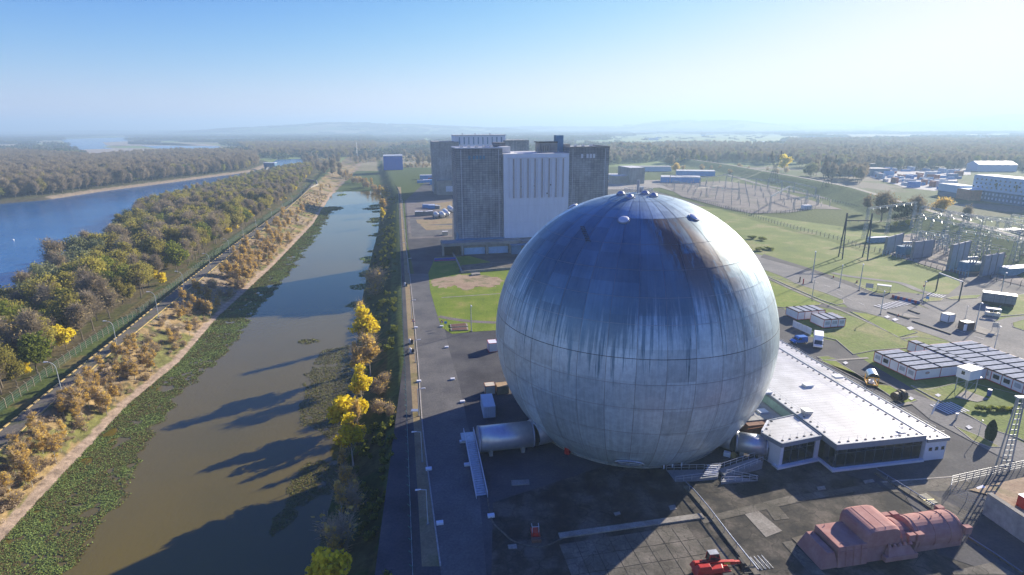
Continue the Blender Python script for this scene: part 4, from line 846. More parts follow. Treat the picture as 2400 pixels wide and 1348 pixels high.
for key in W1:
    ix = [j for j in range(NI, len(gx)) if kk[j] == key]
    if ix:
        P_ = np.stack([gx[ix], gy[ix], ground_h(gx[ix], gy[ix])], 1); scatter('riverside_wood', P_, rng.uniform(0.6, 1.1, len(ix))*np.where(gy[ix] > 480, 0.78, 1.0), [k[2] for k in KIND[key]], {'olive': 'olive mass', 'bare': 'bare brown mass', 'green': 'green mass', 'willow': 'silvery mass', 'yellowbush': 'yellow fringe'}[key]+' of the farther riverside wood between river and dike', 3)
# ---- dike slope facing the canal: saplings, bushes, dry tussocks
def onslope(y, f_): a, b_ = float(fLR(y))+1.0, float(fLW(y))-2.0; return a+(b_-a)*f_
dens = []
for (u, v, n_, key) in ((20, 1180, 12, 'sapling'), (60, 1090, 8, 'barebush'), (130, 1050, 12, 'sapling'), (190, 960, 15, 'sapling'), (230, 930, 10, 'sapling'), (300, 880, 10, 'barebush'), (340, 850, 10, 'sapling'), (400, 790, 12, 'barebush'), (460, 740, 14, 'sapling'), (480, 720, 8, 'barebush'),
                        (540, 670, 18, 'barebush'), (575, 640, 20, 'sapling'), (610, 610, 22, 'sapling'), (640, 580, 20, 'sapling'), (680, 540, 10, 'sapling'), (715, 510, 10, 'sapling'), (740, 480, 8, 'barebush'), (765, 450, 10, 'barebush')):
    cx_, cy_ = g(u, v, -3)
    for k in range(n_):
        y = cy_+rng.normal()*cy_*0.055; f_ = float(np.clip(rng.normal(0.55, 0.28), 0.12, 0.98)); x = onslope(y, f_); dens.append((key if rng.random() < 0.8 else ('sapling' if key == 'barebush' else 'barebush'), x, y))
SL = {'sapling': ('slender golden birch on the left dike slope', 'golden saplings on the dike slope'), 'barebush': ('leafless tan bush on the left dike slope', 'bare bushes on the dike slope')}
for key, x, y in dens: tree(key, x, y, ph(x, y, -0.1), SL[key][0]+(', near end' if y < 110 else ', opposite the poplars' if y < 180 else ', in the block shadow' if y < 240 else ', beyond the block shadow' if y < 330 else ', far end'), name='sapling' if key == 'sapling' else 'bush', cat='tree' if key == 'sapling' else 'bush', group=SL[key][1], s=rng.uniform(0.55, 0.95)*(0.85 if key == 'barebush' else 1.2)*(1.0 if y < 200 else 1.2))
n_ = 1700; y = 60+rng.random(n_)**1.4*520; f_ = rng.random(n_); a = fLR(y)+0.8; b_ = fLW(y)-2.6; x = a+(b_-a)*f_; keep = vnoise(x, y, 6, 33) > 0.42; x, y = x[keep], y[keep]
make_kind('tussock', 3, 0.7, 0.9, 0.0, 5, 30, 0.10, 120, 0.5, 0.02, L_TAN, M_BARK, tm=L_TAN, twd=0.02, nlimb=1)
scatter('dry_tussocks', np.stack([x, y, ground_h(x, y)], 1), rng.uniform(0.5, 1.4, len(x)), protos(tussock=3), 'dry grass tussocks over the left dike slope', 9)
n_ = 750; y = 60+rng.random(n_)**1.3*480; f_ = rng.random(n_); a = fRW(y)+1.5; b_ = fFence(y)-2.5; x = a+(b_-a)*f_; keep = vnoise(x, y, 9, 37) > 0.5; x, y = x[keep], y[keep]
make_kind('greentuft', 3, 0.8, 0.9, 0.0, 5, 110, 0.13, 40, 0.5, 0.02, L_GREEN, M_BARK, tm=L_GREEN, twd=0.02, nlimb=1)
scatter('bank_undergrowth', np.stack([x, y, ground_h(x, y)], 1), rng.uniform(0.5, 1.7, len(x)), protos(greentuft=3), 'green undergrowth over the right canal bank', 11)
# ---- trees of the right canal bank, one by one: pixel of the foot, pixel row of the top
for (u, v, vt, key, lab, sx_) in (
    (862, 852, 692, 'poplar', 'bright yellow poplar on the canal bank, upper one of the near three', 1.3),
    (850, 960, 832, 'poplar', 'yellow poplar with a pointed top on the canal bank, middle of the near three', 1.2),
    (824, 985, 890, 'yellowbush', 'leaning golden tree at the water edge beside the pointed poplar', 1.1),
    (828, 1085, 948, 'poplar', 'dense yellow poplar on the canal bank, lowest of the near three', 1.45),
    (868, 880, 770, 'sapling', 'thin yellow and pink sapling below the upper bright poplar', 1.2),
    (880, 690, 608, 'barebush', 'round grey brown leafless tree in the building shadow on the canal bank', 1.1),
    (886, 935, 885, 'barebush', 'pinkish bare bush behind the middle yellow poplar', 1.1), (905, 925, 878, 'barebush', 'small pinkish bare bush highest on the near canal bank', 0.9), (890, 985, 940, 'barebush', 'bare bush between the two lower poplars and the fence', 1.0), (917, 1005, 965, 'barebush', 'yellowish bush close below the fence at the sphere shadow', 0.8),
    (822, 1160, 1090, 'sapling', 'dim orange sapling in the sphere shadow under the lowest poplar', 1.1), (795, 1290, 1180, 'barebush', 'tall grey bare bush in the shadow at the canal edge', 1.1), (783, 1380, 1262, 'yellowbush', 'yellow tree at the lower frame edge on the canal bank', 0.9), (830, 1200, 1130, 'barebush', 'dark bush in the shadow below the poplars', 1.0),
    (898, 524, 478, 'poplar', 'orange yellow tree at the water in front of the far bank bend', 1.0), (902, 500, 462, 'sapling', 'small golden tree above the orange one on the far canal bank', 1.5), (905, 470, 432, 'sapling', 'golden tree at the bend of the far canal bank', 1.6), (897, 458, 425, 'poplar', 'pale orange tree in the row at the canal bend', 0.9)):
    x, y = g(u, v, -4.0); z = ph(x, y); H_ = hgt(u, v, vt, -4.0); k0 = KIND[key][0][3]; t = tree(key, x, y, z-0.1, lab, cat='bush' if key == 'barebush' else 'tree', name='bush' if key == 'barebush' else 'tree', s=1.0); s_ = H_/k0; t.scale = (s_*sx_*0.95, s_*sx_*0.95, s_)
for k, (u, v, vt) in enumerate(((812, 1135, 1050), (806, 1165, 1090), (838, 1020, 935), (846, 905, 800), (856, 800, 705), (800, 1230, 1130), (842, 870, 790), (815, 1060, 990), (790, 1330, 1230), (835, 1180, 1120))):
    x, y = g(u+rng.uniform(-6, 6), v, -5.2); t = tree('sapling', x, y, ph(x, y)-0.1, 'thin pale sapling between the yellow poplars on the canal bank', group='thin saplings among the poplars'); s_ = hgt(u, v, vt, -5)/KIND['sapling'][0][3]; t.scale = (s_*0.7, s_*0.7, s_)
for k in range(26):      # bare belt along the bend
    f_ = k/25; u = 800+f_*95+rng.uniform(-3, 3); v = 412+f_*38+rng.uniform(-3, 3); x, y = g(u, v, -3); tree('barebush' if k % 3 else 'sapling', x, y, ph(x, y), 'leafless tree in the belt along the far bend of the canal', name='bush', cat='bush', group='bare trees along the canal bend', s=rng.uniform(1.4, 2.1))
for k in range(14):
    u = 745+rng.uniform(0, 70); v = 404+rng.uniform(0, 12); x, y = g(u, v, -3); tree('bare', x, y, ph(x, y), 'bare brown tree at the head of the canal', group='bare trees at the canal head', s=rng.uniform(0.8, 1.2))
# ---- far woods
def zone(polys, sp, ymin=0, ymax=1e9, z=-2.0, excl=(), thr=0.0, ns=120, seed=0):
    ps = [gs(p, z) for p in polys]; ex = [gs(p, z) for p in excl]; A = np.array([q for p in ps for q in p]); x0, y0 = A.min(0); x1, y1 = A.max(0); y0 = max(y0, ymin); y1 = min(y1, ymax)
    X_, Y_ = np.meshgrid(np.arange(x0, x1, sp), np.arange(y0, y1, sp)); X_ = (X_+rng.uniform(-.45, .45, X_.shape)*sp).ravel(); Y_ = (Y_+rng.uniform(-.45, .45, Y_.shape)*sp).ravel()
    m_ = np.zeros(X_.shape, bool)
    for p in ps: m_ |= inpoly(X_, Y_, p)
    for p in ex: m_ &= ~inpoly(X_, Y_, p)
    m_ &= np.abs(X_) < 1.05*Y_+40; m_ &= vnoise(X_, Y_, ns, 50+seed) >= thr
    return X_[m_], Y_[m_]
def wood(name, X_, Y_, pr, label, smin, smax, seed=1):
    if len(X_) == 0: return
    scatter(name, np.stack([X_, Y_, ground_h(X_, Y_)-0.3], 1), rng.uniform(smin, smax, len(X_)), pr, label, seed)
FB = [[(-40, 480), (0, 474), (100, 466), (230, 445), (330, 432), (400, 423), (520, 407), (592, 398), (605, 385), (600, 372), (560, 366), (440, 364), (370, 366), (290, 372), (215, 380), (150, 372), (-40, 360)]]
X_, Y_ = zone(FB, 8.2); m_ = X_ < fRF(Y_)-9; X_, Y_ = X_[m_], Y_[m_]; h_ = rng.random(len(X_))
wood('far_bank_wood', X_[h_ < 0.75], Y_[h_ < 0.75], protos(bare=3), 'grey brown leafless wood along the far bank of the river', 0.95, 1.45, 1); wood('far_bank_wood', X_[h_ >= 0.75], Y_[h_ >= 0.75], protos(olive=2, green=1), 'scattered green and olive crowns in the far bank wood', 0.9, 1.3, 2)
CT = [[(605, 372), (720, 366), (800, 372), (900, 352), (1000, 350), (1005, 330), (880, 322), (600, 322), (560, 345)], [(705, 372), (790, 374), (800, 392), (760, 398), (720, 392)], [(820, 372), (890, 366), (890, 378), (830, 384)], [(945, 372), (1010, 372), (1010, 384), (950, 382)], [(945, 390), (1008, 388), (1008, 396), (950, 397)]]
X_, Y_ = zone(CT[:1], 13, ymax=2200, thr=0.22); wood('middle_wood', X_, Y_, protos(bare=3, olive=1), 'bare brown wood beyond the head of the canal', 1.0, 1.5, 4)
X_, Y_ = zone(CT[1:], 9, thr=0.3, ns=30); wood('scrub', X_, Y_, protos(bare=1, barebush=3, shrub=2), 'patches of low scrub on the open ground round the blue hall', 0.7, 1.4, 5)
RT = [[(2060, 386), (2260, 392), (2260, 400), (2050, 398)], [(1880, 410), (2030, 418), (2035, 432), (1960, 424), (1900, 416)], [(1560, 392), (1600, 366), (1850, 368), (2050, 380), (2040, 398), (1930, 400), (1850, 390), (1700, 380)], [(2240, 395), (2240, 380), (2500, 375), (2500, 420), (2400, 400), (2300, 390)], [(1420, 388), (1430, 352), (1560, 345), (1700, 345), (1800, 350), (1850, 352), (1850, 372), (1700, 370), (1600, 374), (1500, 383)], [(1840, 380), (2070, 385), (2190, 392), (2230, 380), (2400, 372), (2400, 330), (1850, 330), (1835, 355)]]
X_, Y_ = zone(RT, 12, ymax=2200, z=0, thr=0.34); h_ = rng.random(len(X_))
wood('plain_wood', X_[h_ < 0.6], Y_[h_ < 0.6], protos(bare=4, willow=1), 'mixed wood across the plain beyond the switchyard', 1.0, 1.5, 6); wood('plain_wood', X_[h_ >= 0.6], Y_[h_ >= 0.6], protos(bare=2, green=1), 'greener crowns in the wood beyond the switchyard', 1.0, 1.5, 7)
# belts and clumps to the horizon
CL = []
L_FAR = leaf_mat('far_bare_crowns', (0.085, 0.085, 0.07), (0.13, 0.125, 0.10), (0.19, 0.175, 0.13), 0.3); L_FAR2 = leaf_mat('far_green_crowns', (0.055, 0.08, 0.045), (0.09, 0.12, 0.055), (0.19, 0.19, 0.08), 0.3)
for i in range(4):
    Vs = []; Fs = []; o_ = 0
    for k in range(15):
        cx_, cy_ = rng.uniform(-26, 26, 2); h_ = rng.uniform(8, 14); V, F, tv, B, br = crown(h_, 6.5, 0.5, 7, 85, 1.25); V = V+np.array([cx_, cy_, 0]); Vs.append(V); Fs.append(F+o_); o_ += len(V)
    me = meshnp('clump', np.concatenate(Vs), np.concatenate(Fs)); me.materials.append([L_FAR, L_FAR2, L_FAR, L_FAR2][i]); CL.append(me)
ss = 46
X_, Y_ = np.meshgrid(np.arange(-9500, 9500, ss), np.arange(1250, 9000, ss)); X_ = (X_+rng.uniform(-20, 20, X_.shape)).ravel(); Y_ = (Y_+rng.uniform(-20, 20, Y_.shape)).ravel()
m_ = np.abs(X_) < 1.0*Y_+60; m_ &= vnoise(X_, Y_*1.6, 420, 77) > np.where(X_ < 300, 0.47, 0.585)
for p in ([(1425, 341), (1425, 321), (1560, 316), (1835, 316), (1850, 330), (1800, 343), (1600, 342)], [(985, 336), (985, 324), (1015, 324), (1015, 336)], [(140, 322), (300, 318), (310, 334), (530, 334), (540, 354), (430, 362), (200, 368), (150, 350)], [(2060, 306), (2330, 300), (2400, 305), (2400, 309), (2100, 312)]): m_ &= ~inpoly(X_, Y_, gs(p, 0))
m_ &= ~((Y_ < 2150) & inpoly(X_, Y_, gs([(560, 330), (1400, 330), (1400, 380), (560, 380)], 0)) & (rng.random(len(X_)) < 0.5))
far_ = (Y_ > 4500) & (rng.random(len(X_)) < 0.4); m_ &= ~far_; X_, Y_ = X_[m_], Y_[m_]
scatter('distant_woods', np.stack([X_, Y_, ground_h(X_, Y_)-0.5], 1), rng.uniform(0.9, 1.35, len(X_)), CL, 'woods and hedges across the plain to the hills', 21)
X_, Y_ = zone([[(1430, 340), (1430, 322), (1800, 318), (1840, 330)]], 160, z=0, thr=0.3); scatter('field_copses', np.stack([X_, Y_, 0*X_], 1), rng.uniform(0.3, 0.6, len(X_)), CL[1:3], 'small copses standing in the pale green field', 22)
sheet('meadow', gs([(1425, 343), (1425, 320), (1560, 316), (1835, 316), (1855, 330), (1800, 345), (1600, 344)]), 0.3, ground_mat('hazy_meadow', [(0.17, 0.24, 0.08), (0.24, 0.3, 0.12)], 0.004, 0.05, bump=0))
sheet('meadow', gs([(985, 337), (985, 323), (1012, 323), (1015, 337)]), 0.3, MATS['hazy_meadow'])
# ---- trees near the switchyards
for (u, v, vt, key, lab, sx_) in ((2065, 520, 443, 'bigbare', 'big leafless tree before the levee, left of the dark evergreen', 1.0), (2140, 525, 452, 'bigbare', 'big leafless tree on the yellow bushes side of the evergreen', 0.9), (2108, 528, 462, 'ivy', 'dark evergreen tree between the two big leafless trees', 0.9), (2205, 513, 467, 'bigyellow', 'broad orange yellow tree at the foot of the levee', 1.0), (2262, 525, 478, 'bigbare', 'small leafless tree beside the broad orange tree', 0.9), (2030, 500, 455, 'bare', 'slim leafless tree at the end of the far fence', 1.0),
    (1622, 384, 364, 'bigyellow', 'round yellow tree on the open land past the concrete block', 0.8), (1598, 384, 366, 'yellowbush', 'small yellow tree beside the round yellow one', 1.0), (1583, 405, 384, 'bigyellow', 'yellowish bushy tree behind the low blue halls', 1.0), (1838, 400, 362, 'yellowbush', 'yellow tree behind the farther lattice pylon', 1.0), (1968, 386, 364, 'bigyellow', 'orange yellow tree behind the nearer lattice pylon', 1.0), (1990, 388, 370, 'bigyellow', 'second orange tree beside the nearer lattice pylon', 0.9), (2017, 392, 376, 'bigyellow', 'paler yellow tree left of the container yard', 0.8)):
    x, y = g(u, v); H_ = hgt(u, v, vt); t = tree(key, x, y, 0, lab, s=1.0); s_ = H_/KIND[key][0][3]; t.scale = (s_*sx_, s_*sx_, s_)
for k in range(9): u = 2080+k*16+rng.uniform(-5, 5); x, y = g(u, 532+k*1.0); tree('yellowbush' if k % 2 else 'shrub', x, y, 0, 'yellow green bush under the big trees by the levee', name='bush', cat='bush', group='bushes under the trees by the levee', s=rng.uniform(0.5, 0.9))
for (u, v) in ((1762, 560), (1785, 563), (1800, 585), (1780, 588)): x, y = g(u, v); t = tree('shrub', x, y, 0, 'low golden hedge bush on the grass beside the main road', name='bush', cat='bush', group='low bushes by the road near the sphere', s=1.2); t.scale = (2.0, 1.6, 0.7)
for k in range(12): x, y = g(1600+k*22, 404+rng.uniform(-8, 6)); tree('barebush', x, y, 0, 'grey scrub tree on the rough ground behind the switchyard', name='bush', cat='bush', group='scrub behind the switchyard', s=rng.uniform(1.2, 2.2))
# cypress by the museum road
x, y = g(2318, 1032); H_ = hgt(2318, 1032, 985); V = []
t = thing('cypress', 'dark columnar cypress on the verge beside the lattice mast', 'tree', (x, y, 0)); n_ = 2600; zz = rng.random(n_)*H_; pr_ = 0.85*np.sin(np.clip(zz/H_*2.7+0.45, 0, math.pi))**0.6*rng.uniform(0.8, 1.06, n_); aa = rng.random(n_)*6.283
V, F = quads(np.stack([pr_*np.cos(aa), pr_*np.sin(aa), zz], 1), np.stack([np.cos(aa), np.sin(aa), 0.3+0*aa], 1)+rdir(n_)*0.5, rng.uniform(0.06, 0.13, n_), 1.6); me = meshnp('crown', V, F); me.materials.append(L_DARK); o = link(bpy.data.objects.new('crown', me)); o.parent = t
MB((x, y, 0)).tube((0, 0, -0.2), (0, 0, H_*0.8), 0.16, 0.05).build('trunk', M_BARK, t)
# ---- water weed
L_WEED = leaf_mat('water_weed', (0.13, 0.10, 0.03), (0.14, 0.20, 0.045), (0.34, 0.44, 0.12), 0.0)
L_WEEDY = leaf_mat('water_weed_yellow', (0.10, 0.075, 0.025), (0.14, 0.15, 0.035), (0.30, 0.32, 0.08), 0.0)
def weed(poly_test, x0, x1, y0, y1, n, size, label, m, edge=0.35):
    y = np.exp(rng.uniform(math.log(y0), math.log(y1), n)) if y1/y0 > 2 else rng.uniform(y0, y1, n); x = rng.uniform(0, 1, n)
    a, b_ = (x0(y), x1(y)) if callable(x0) else (np.full(n, x0), np.full(n, x1)); x = a+(b_-a)*x; k = poly_test(x, y); x, y = x[k], y[k]; c = np.stack([x, y, np.full(len(x), WZ+0.04)+rng.uniform(0, 0.06, len(x))], 1)
    V, F = quads(c, np.array([0, 0, 1.0])+rdir(len(x))*0.55, size*rng.uniform(0.5, 1.3, len(x))*(0.75+y/350), 0.7); me = meshnp('water_weed', V, F); me.materials.append(m); return props(link(bpy.data.objects.new('water_weed', me)), label, None, None, 'stuff')
fMO = prof(gs([(170, 1348), (300, 1170), (375, 1010), (440, 920), (540, 830), (600, 745), (690, 640), (760, 540), (785, 500)], WZ))
def lt(x, y):
    d = (fMO(y)-x); e = vnoise(x, y, 3.5, 60)*4.5-1.2; hole = vnoise(x, y*0.7, 5, 61) > 0.24
    return (rng.random(len(x)) < np.clip((d-e*(0.6+y/300))/2.2, 0, 1)) & (vnoise(x, y, 1.6, 67) > 0.3) & (x > fLW(y)-1) & hole & (y < 470+vnoise(x, y, 8, 62)*40)
weed(lt, lambda y: fLW(y)-1, lambda y: fMO(y)+1, 55, 480, 230000, 0.125, 'green water weed along the left shore of the canal', L_WEED)
L_WEEDB = leaf_mat('water_weed_brown', (0.09, 0.05, 0.025), (0.14, 0.10, 0.035), (0.20, 0.17, 0.06), 0.0)
weed(lambda x, y: lt(x, y) & (vnoise(x, y, 5, 90) > 0.5), lambda y: fLW(y)-1, lambda y: fMO(y)+1, 55, 480, 170000, 0.12, 'brown dying water weed in patches along the left shore', L_WEEDB)
rp = gs([(722, 870), (762, 822), (815, 808), (838, 880), (815, 1000), (775, 1025), (705, 990), (700, 960), (715, 930)], WZ); rp2 = gs([(690, 1115), (745, 1080), (800, 1080), (790, 1150), (720, 1180), (650, 1250), (640, 1230)], WZ)
def rt(x, y): xx = x+(vnoise(x, y, 3, 63)-.5)*4; yy_ = y+(vnoise(x, y, 3, 64)-.5)*5; return (inpoly(xx, yy_, rp) | inpoly(xx, yy_, rp2)) & (vnoise(x, y*0.8, 3, 65) > 0.25)
A = np.array(rp+rp2); weed(rt, A[:, 0].min()-2, A[:, 0].max()+3, A[:, 1].min()-2, A[:, 1].max()+2, 60000, 0.12, 'yellow green water weed bed off the right bank near the poplars', L_WEEDY)
for i, (u, v, ru, rv_) in enumerate(((723, 800, 26, 6), (882, 482, 16, 3), (872, 489, 20, 3), (884, 496, 14, 2), (884, 513, 18, 3), (880, 519, 20, 3), (884, 528, 12, 2), (886, 548, 10, 2), (882, 552, 18, 2), (872, 589, 10, 2), (866, 606, 22, 5), (870, 614, 18, 5), (868, 640, 28, 6), (855, 645, 12, 4), (850, 672, 30, 7), (845, 710, 22, 4), (838, 716, 28, 5), (806, 446, 18, 3), (800, 457, 10, 2), (770, 490, 30, 6))):
    c_ = g(u, v, WZ); a_ = g(u+ru, v, WZ); b_ = g(u, v+rv_, WZ); rx_ = abs(a_[0]-c_[0]); ry_ = abs(b_[1]-c_[1]); n_ = int(min(3500, 14*rx_*ry_+300))
    weed(lambda x, y: ((x-c_[0])/rx_)**2+((y-c_[1])/ry_)**2 < 0.55+0.9*vnoise(x, y, 2.5, 66+i), c_[0]-rx_*1.2, c_[0]+rx_*1.2, c_[1]-ry_*1.2, c_[1]+ry_*1.2, n_, 0.24, 'small %s raft of water weed on the canal' % ('yellow' if i == 0 else 'dark'), L_WEEDY if i == 0 else L_WEED)
# ================================================================== ROADS EAST OF THE SPHERE
sheet('east_field', gs([(1560, 470), (1700, 492), (1850, 515), (2075, 545), (2290, 560), (2500, 640), (2600, 1000), (2300, 1200), (1750, 960), (1700, 780), (1690, 600)]), 0.05, M_GRASS2)
MAIN = smoothline(gs([(1640, 560), (1790, 600), (1900, 634), (2000, 664), (2063, 690), (2150, 716), (2300, 770), (2460, 830)]), 4)+smoothline(gs([(2520, 920), (2400, 870), (2240, 806), (2125, 766), (2060, 742), (1990, 722), (1975, 712), (1900, 680), (1860, 662), (1800, 636), (1640, 585)]), 4)
sheet('main_road', MAIN, 0.10, M_ROADL)
sheet('side_road', gs([(2063, 690), (2110, 684), (2160, 690), (2222, 690), (2250, 668), (2245, 640), (2190, 620), (2160, 622), (2250, 610), (2500, 700), (2500, 745), (2400, 690), (2345, 696), (2300, 705), (2220, 708), (2155, 712), (2120, 700)]), 0.11, M_ASPH2)
sheet('side_road', gs([(2150, 712), (2240, 706), (2300, 700), (2345, 742), (2330, 755), (2360, 745), (2400, 741), (2520, 745), (2540, 870), (2400, 812), (2250, 760)]), 0.12, M_ROADL)
sheet('cycle_path', strip(smoothline(gs([(1950, 640), (1990, 648), (2060, 657), (2110, 664), (2150, 680), (2185, 690)]), 5), 3.0), 0.13, M_ROADL)
sheet('layby', gs([(1782, 604), (1900, 636), (2050, 692), (2150, 724), (2140, 700), (2063, 690), (2000, 664), (1900, 630), (1790, 596)]), 0.14, M_ASPH)
sheet('service_road', gs([(1775, 700), (1835, 720), (1900, 716), (2060, 745), (1990, 722), (1835, 700)]), 0.09, M_ASPH)
sheet('museum_road', gs([(1790, 720), (1838, 724), (1860, 745), (1900, 790), (1960, 800), (2010, 835), (2170, 930), (2270, 1000), (2420, 1090), (2420, 1180), (2240, 1100), (1770, 1000), (1750, 960), (1780, 800)]), 0.06, M_ASPH)
sheet('museum_road', gs([(2200, 945), (2400, 1040), (2400, 1090), (2350, 1075), (2180, 985), (2120, 935), (2080, 905)]), 0.15, M_ROADL)
sheet('slab_path', strip(gs([(1795, 650), (1850, 676), (1925, 709), (1990, 736), (2060, 768), (2115, 798), (2165, 822), (2230, 850)]), 0.9), 0.16, M_PALE)
sheet('slab_path', strip(gs([(2108, 794), (2150, 789)]), 0.6), 0.16, M_PALE); sheet('slab_path', strip(gs([(1932, 847), (2035, 840)]), 0.9), 0.17, M_PALE)
GR = [[(1700, 640), (1800, 656), (1925, 712), (1920, 716), (1835, 722), (1780, 715), (1700, 700)], [(1790, 645), (1862, 664), (1935, 688), (1976, 704), (1978, 712), (1960, 716), (1925, 704), (1850, 672)], [(1962, 737), (2000, 742), (2062, 770), (2155, 815), (2050, 822), (2000, 832), (1960, 798), (1908, 786), (1905, 778), (1975, 770)],
      [(1993, 731), (2030, 736), (2066, 744), (2110, 762), (2150, 780), (2105, 792)], [(2112, 797), (2150, 791), (2240, 805), (2190, 808), (2165, 812)], [(1920, 845), (1960, 848), (2020, 885), (2080, 925), (2120, 950), (2150, 940), (2120, 925), (2085, 905), (2030, 900), (1990, 880), (1935, 852)], [(1915, 838), (1940, 836), (1962, 843), (1930, 846)],
      [(2135, 905), (2170, 916), (2260, 895), (2400, 930), (2430, 1050), (2390, 1030), (2330, 1010), (2270, 975), (2180, 930)], [(2155, 940), (2200, 935)], [(2240, 1028), (2290, 1055), (2235, 1068)], [(2236, 1000), (2290, 1022), (2345, 1050), (2320, 1050), (2280, 1035)], [(2004, 668), (2063, 678), (2110, 688), (2060, 690), (2035, 682)],
      [(2160, 702), (2180, 698), (2212, 700), (2205, 706), (2165, 709)], [(2218, 700), (2240, 695), (2300, 692), (2290, 700), (2230, 703)], [(2345, 700), (2400, 690), (2520, 710), (2520, 745), (2400, 738), (2338, 743), (2330, 730), (2355, 712)], [(2372, 758), (2400, 750), (2520, 770), (2520, 800), (2400, 776), (2375, 768)]]
for i, q in enumerate(GR):
    if len(q) > 3: sheet('grass_patch', gs(q), 0.18+0.004*i, M_GRASS if i in (0, 3, 5) else M_GRASS2)
    if len(q) > 3: kerb('kerb', gs(q+[q[0]]), M_KERB, 0.3 if i in (1, 11, 14, 15) else 0.16, 0.24)
for (p, q, n, wd) in (((2062, 722), (2130, 708), 9, 1.6), ((2176, 690), (2212, 697), 6, 1.4), ((2200, 962), (2250, 955), 7, 1.7)):
    p0 = np.array(g(*p)); p1 = np.array(g(*q)); d = (p1-p0)/(n*2-1); L_ = np.linalg.norm(p1-p0); nn = np.array([-d[1], d[0]]); nn = nn/np.linalg.norm(nn)*2.2
    for k in range(n): a = p0+d*2*k; b_ = a+d; sheet('crossing_stripe', [tuple(a-nn), tuple(b_-nn), tuple(b_+nn), tuple(a+nn)], 0.26, M_WLINE)
for (p, q) in (((1905, 660), (1990, 690)), ((1930, 652), (2010, 680)), ((2240, 775), (2330, 805)), ((2350, 1055), (2420, 1085)), ((1960, 690), (2040, 722))):
    P0, P1 = np.array(g(*p)), np.array(g(*q)); L_ = np.linalg.norm(P1-P0); k = int(L_/5)
    for i in range(k): a = P0+(P1-P0)*i/k; b_ = P0+(P1-P0)*(i+0.5)/k; sheet('road_marking', strip([tuple(a), tuple(b_)], 0.16), 0.25, M_WLINE)
M_BLKERB = mat('black_rubber', (0.03, 0.03, 0.03), 0.8)
for a_, b_ in (((2080, 733), (2131, 749)), ((2138, 754), (2228, 785)), ((2129, 728), (2155, 737))): kerb('lane_divider', gs([a_, b_]), M_BLKERB, 0.45, 0.42)
sheet('kerbed_island', gs([(2100, 738), (2132, 746), (2160, 748), (2120, 735)]), 0.24, M_PALE); sheet('kerbed_island', gs([(2265, 755), (2345, 785), (2322, 789), (2262, 772)]), 0.24, M_PALE)
for q in ([(2072, 744), (2080, 741), (2087, 745), (2079, 748)], [(2090, 750), (2098, 747), (2106, 751), (2097, 755)], [(2124, 770), (2135, 767), (2143, 772), (2132, 776)], [(2190, 928), (2198, 925), (2206, 929), (2199, 933)], [(2128, 936), (2134, 932), (2142, 937), (2136, 941)], [(2262, 1002), (2270, 999), (2280, 1006), (2270, 1009)], [(1975, 852), (1982, 849), (1988, 853), (1981, 857)]): sheet('inspection_cover', gs(q), 0.29, M_WLINE)
for ln in ([(1700, 655), (1800, 660)],): pass
kerb('road_kerb', [(float(fRK(y)), y) for y in np.linspace(66, 480, 60)], M_KERB, 0.22, 0.14)
ribbon('dike_road', lambda y: fLL(y)+0.1, lambda y: fLR(y)-0.1, 55, 640, 0.03, ground_mat('worn_asphalt', [(0.10, 0.09, 0.075), (0.145, 0.13, 0.105), (0.085, 0.095, 0.04)], 0.22, 1.5, bump=0.01), 90)
kerb('dike_kerb', [(float(fLR(y)), y) for y in np.linspace(60, 640, 90)], M_YKERB, 0.35, 0.16)
yk = 60.0      # broken kerb blocks along the inner edge
kb = thing('kerb_blocks', 'kerb', 'kerb', (float(fLL(yk)), yk, 0)); del kb['category']; kb['kind'] = 'structure'; kb['label'] = 'broken row of yellowish kerb blocks on the left edge of the dike road'
for i in range(110):
    y0_ = 75+i*2.4*(1+i*0.004); y1_ = y0_+1.9; kk_ = MB(); P_ = strip([(float(fLL(y0_)), y0_), (float(fLL(y1_)), y1_)], 0.38); kk_.prism([P_[0], P_[1], P_[2], P_[3]], -0.02, 0.2); kk_.build('kerb_block', M_YKERB, kb)

sheet('museum_forecourt', gs([(1985, 1112), (2100, 1086), (2240, 1066), (2345, 1056), (2420, 1090), (2500, 1130), (2500, 1400), (2200, 1300), (2120, 1160)]), 0.055, M_ASPH)
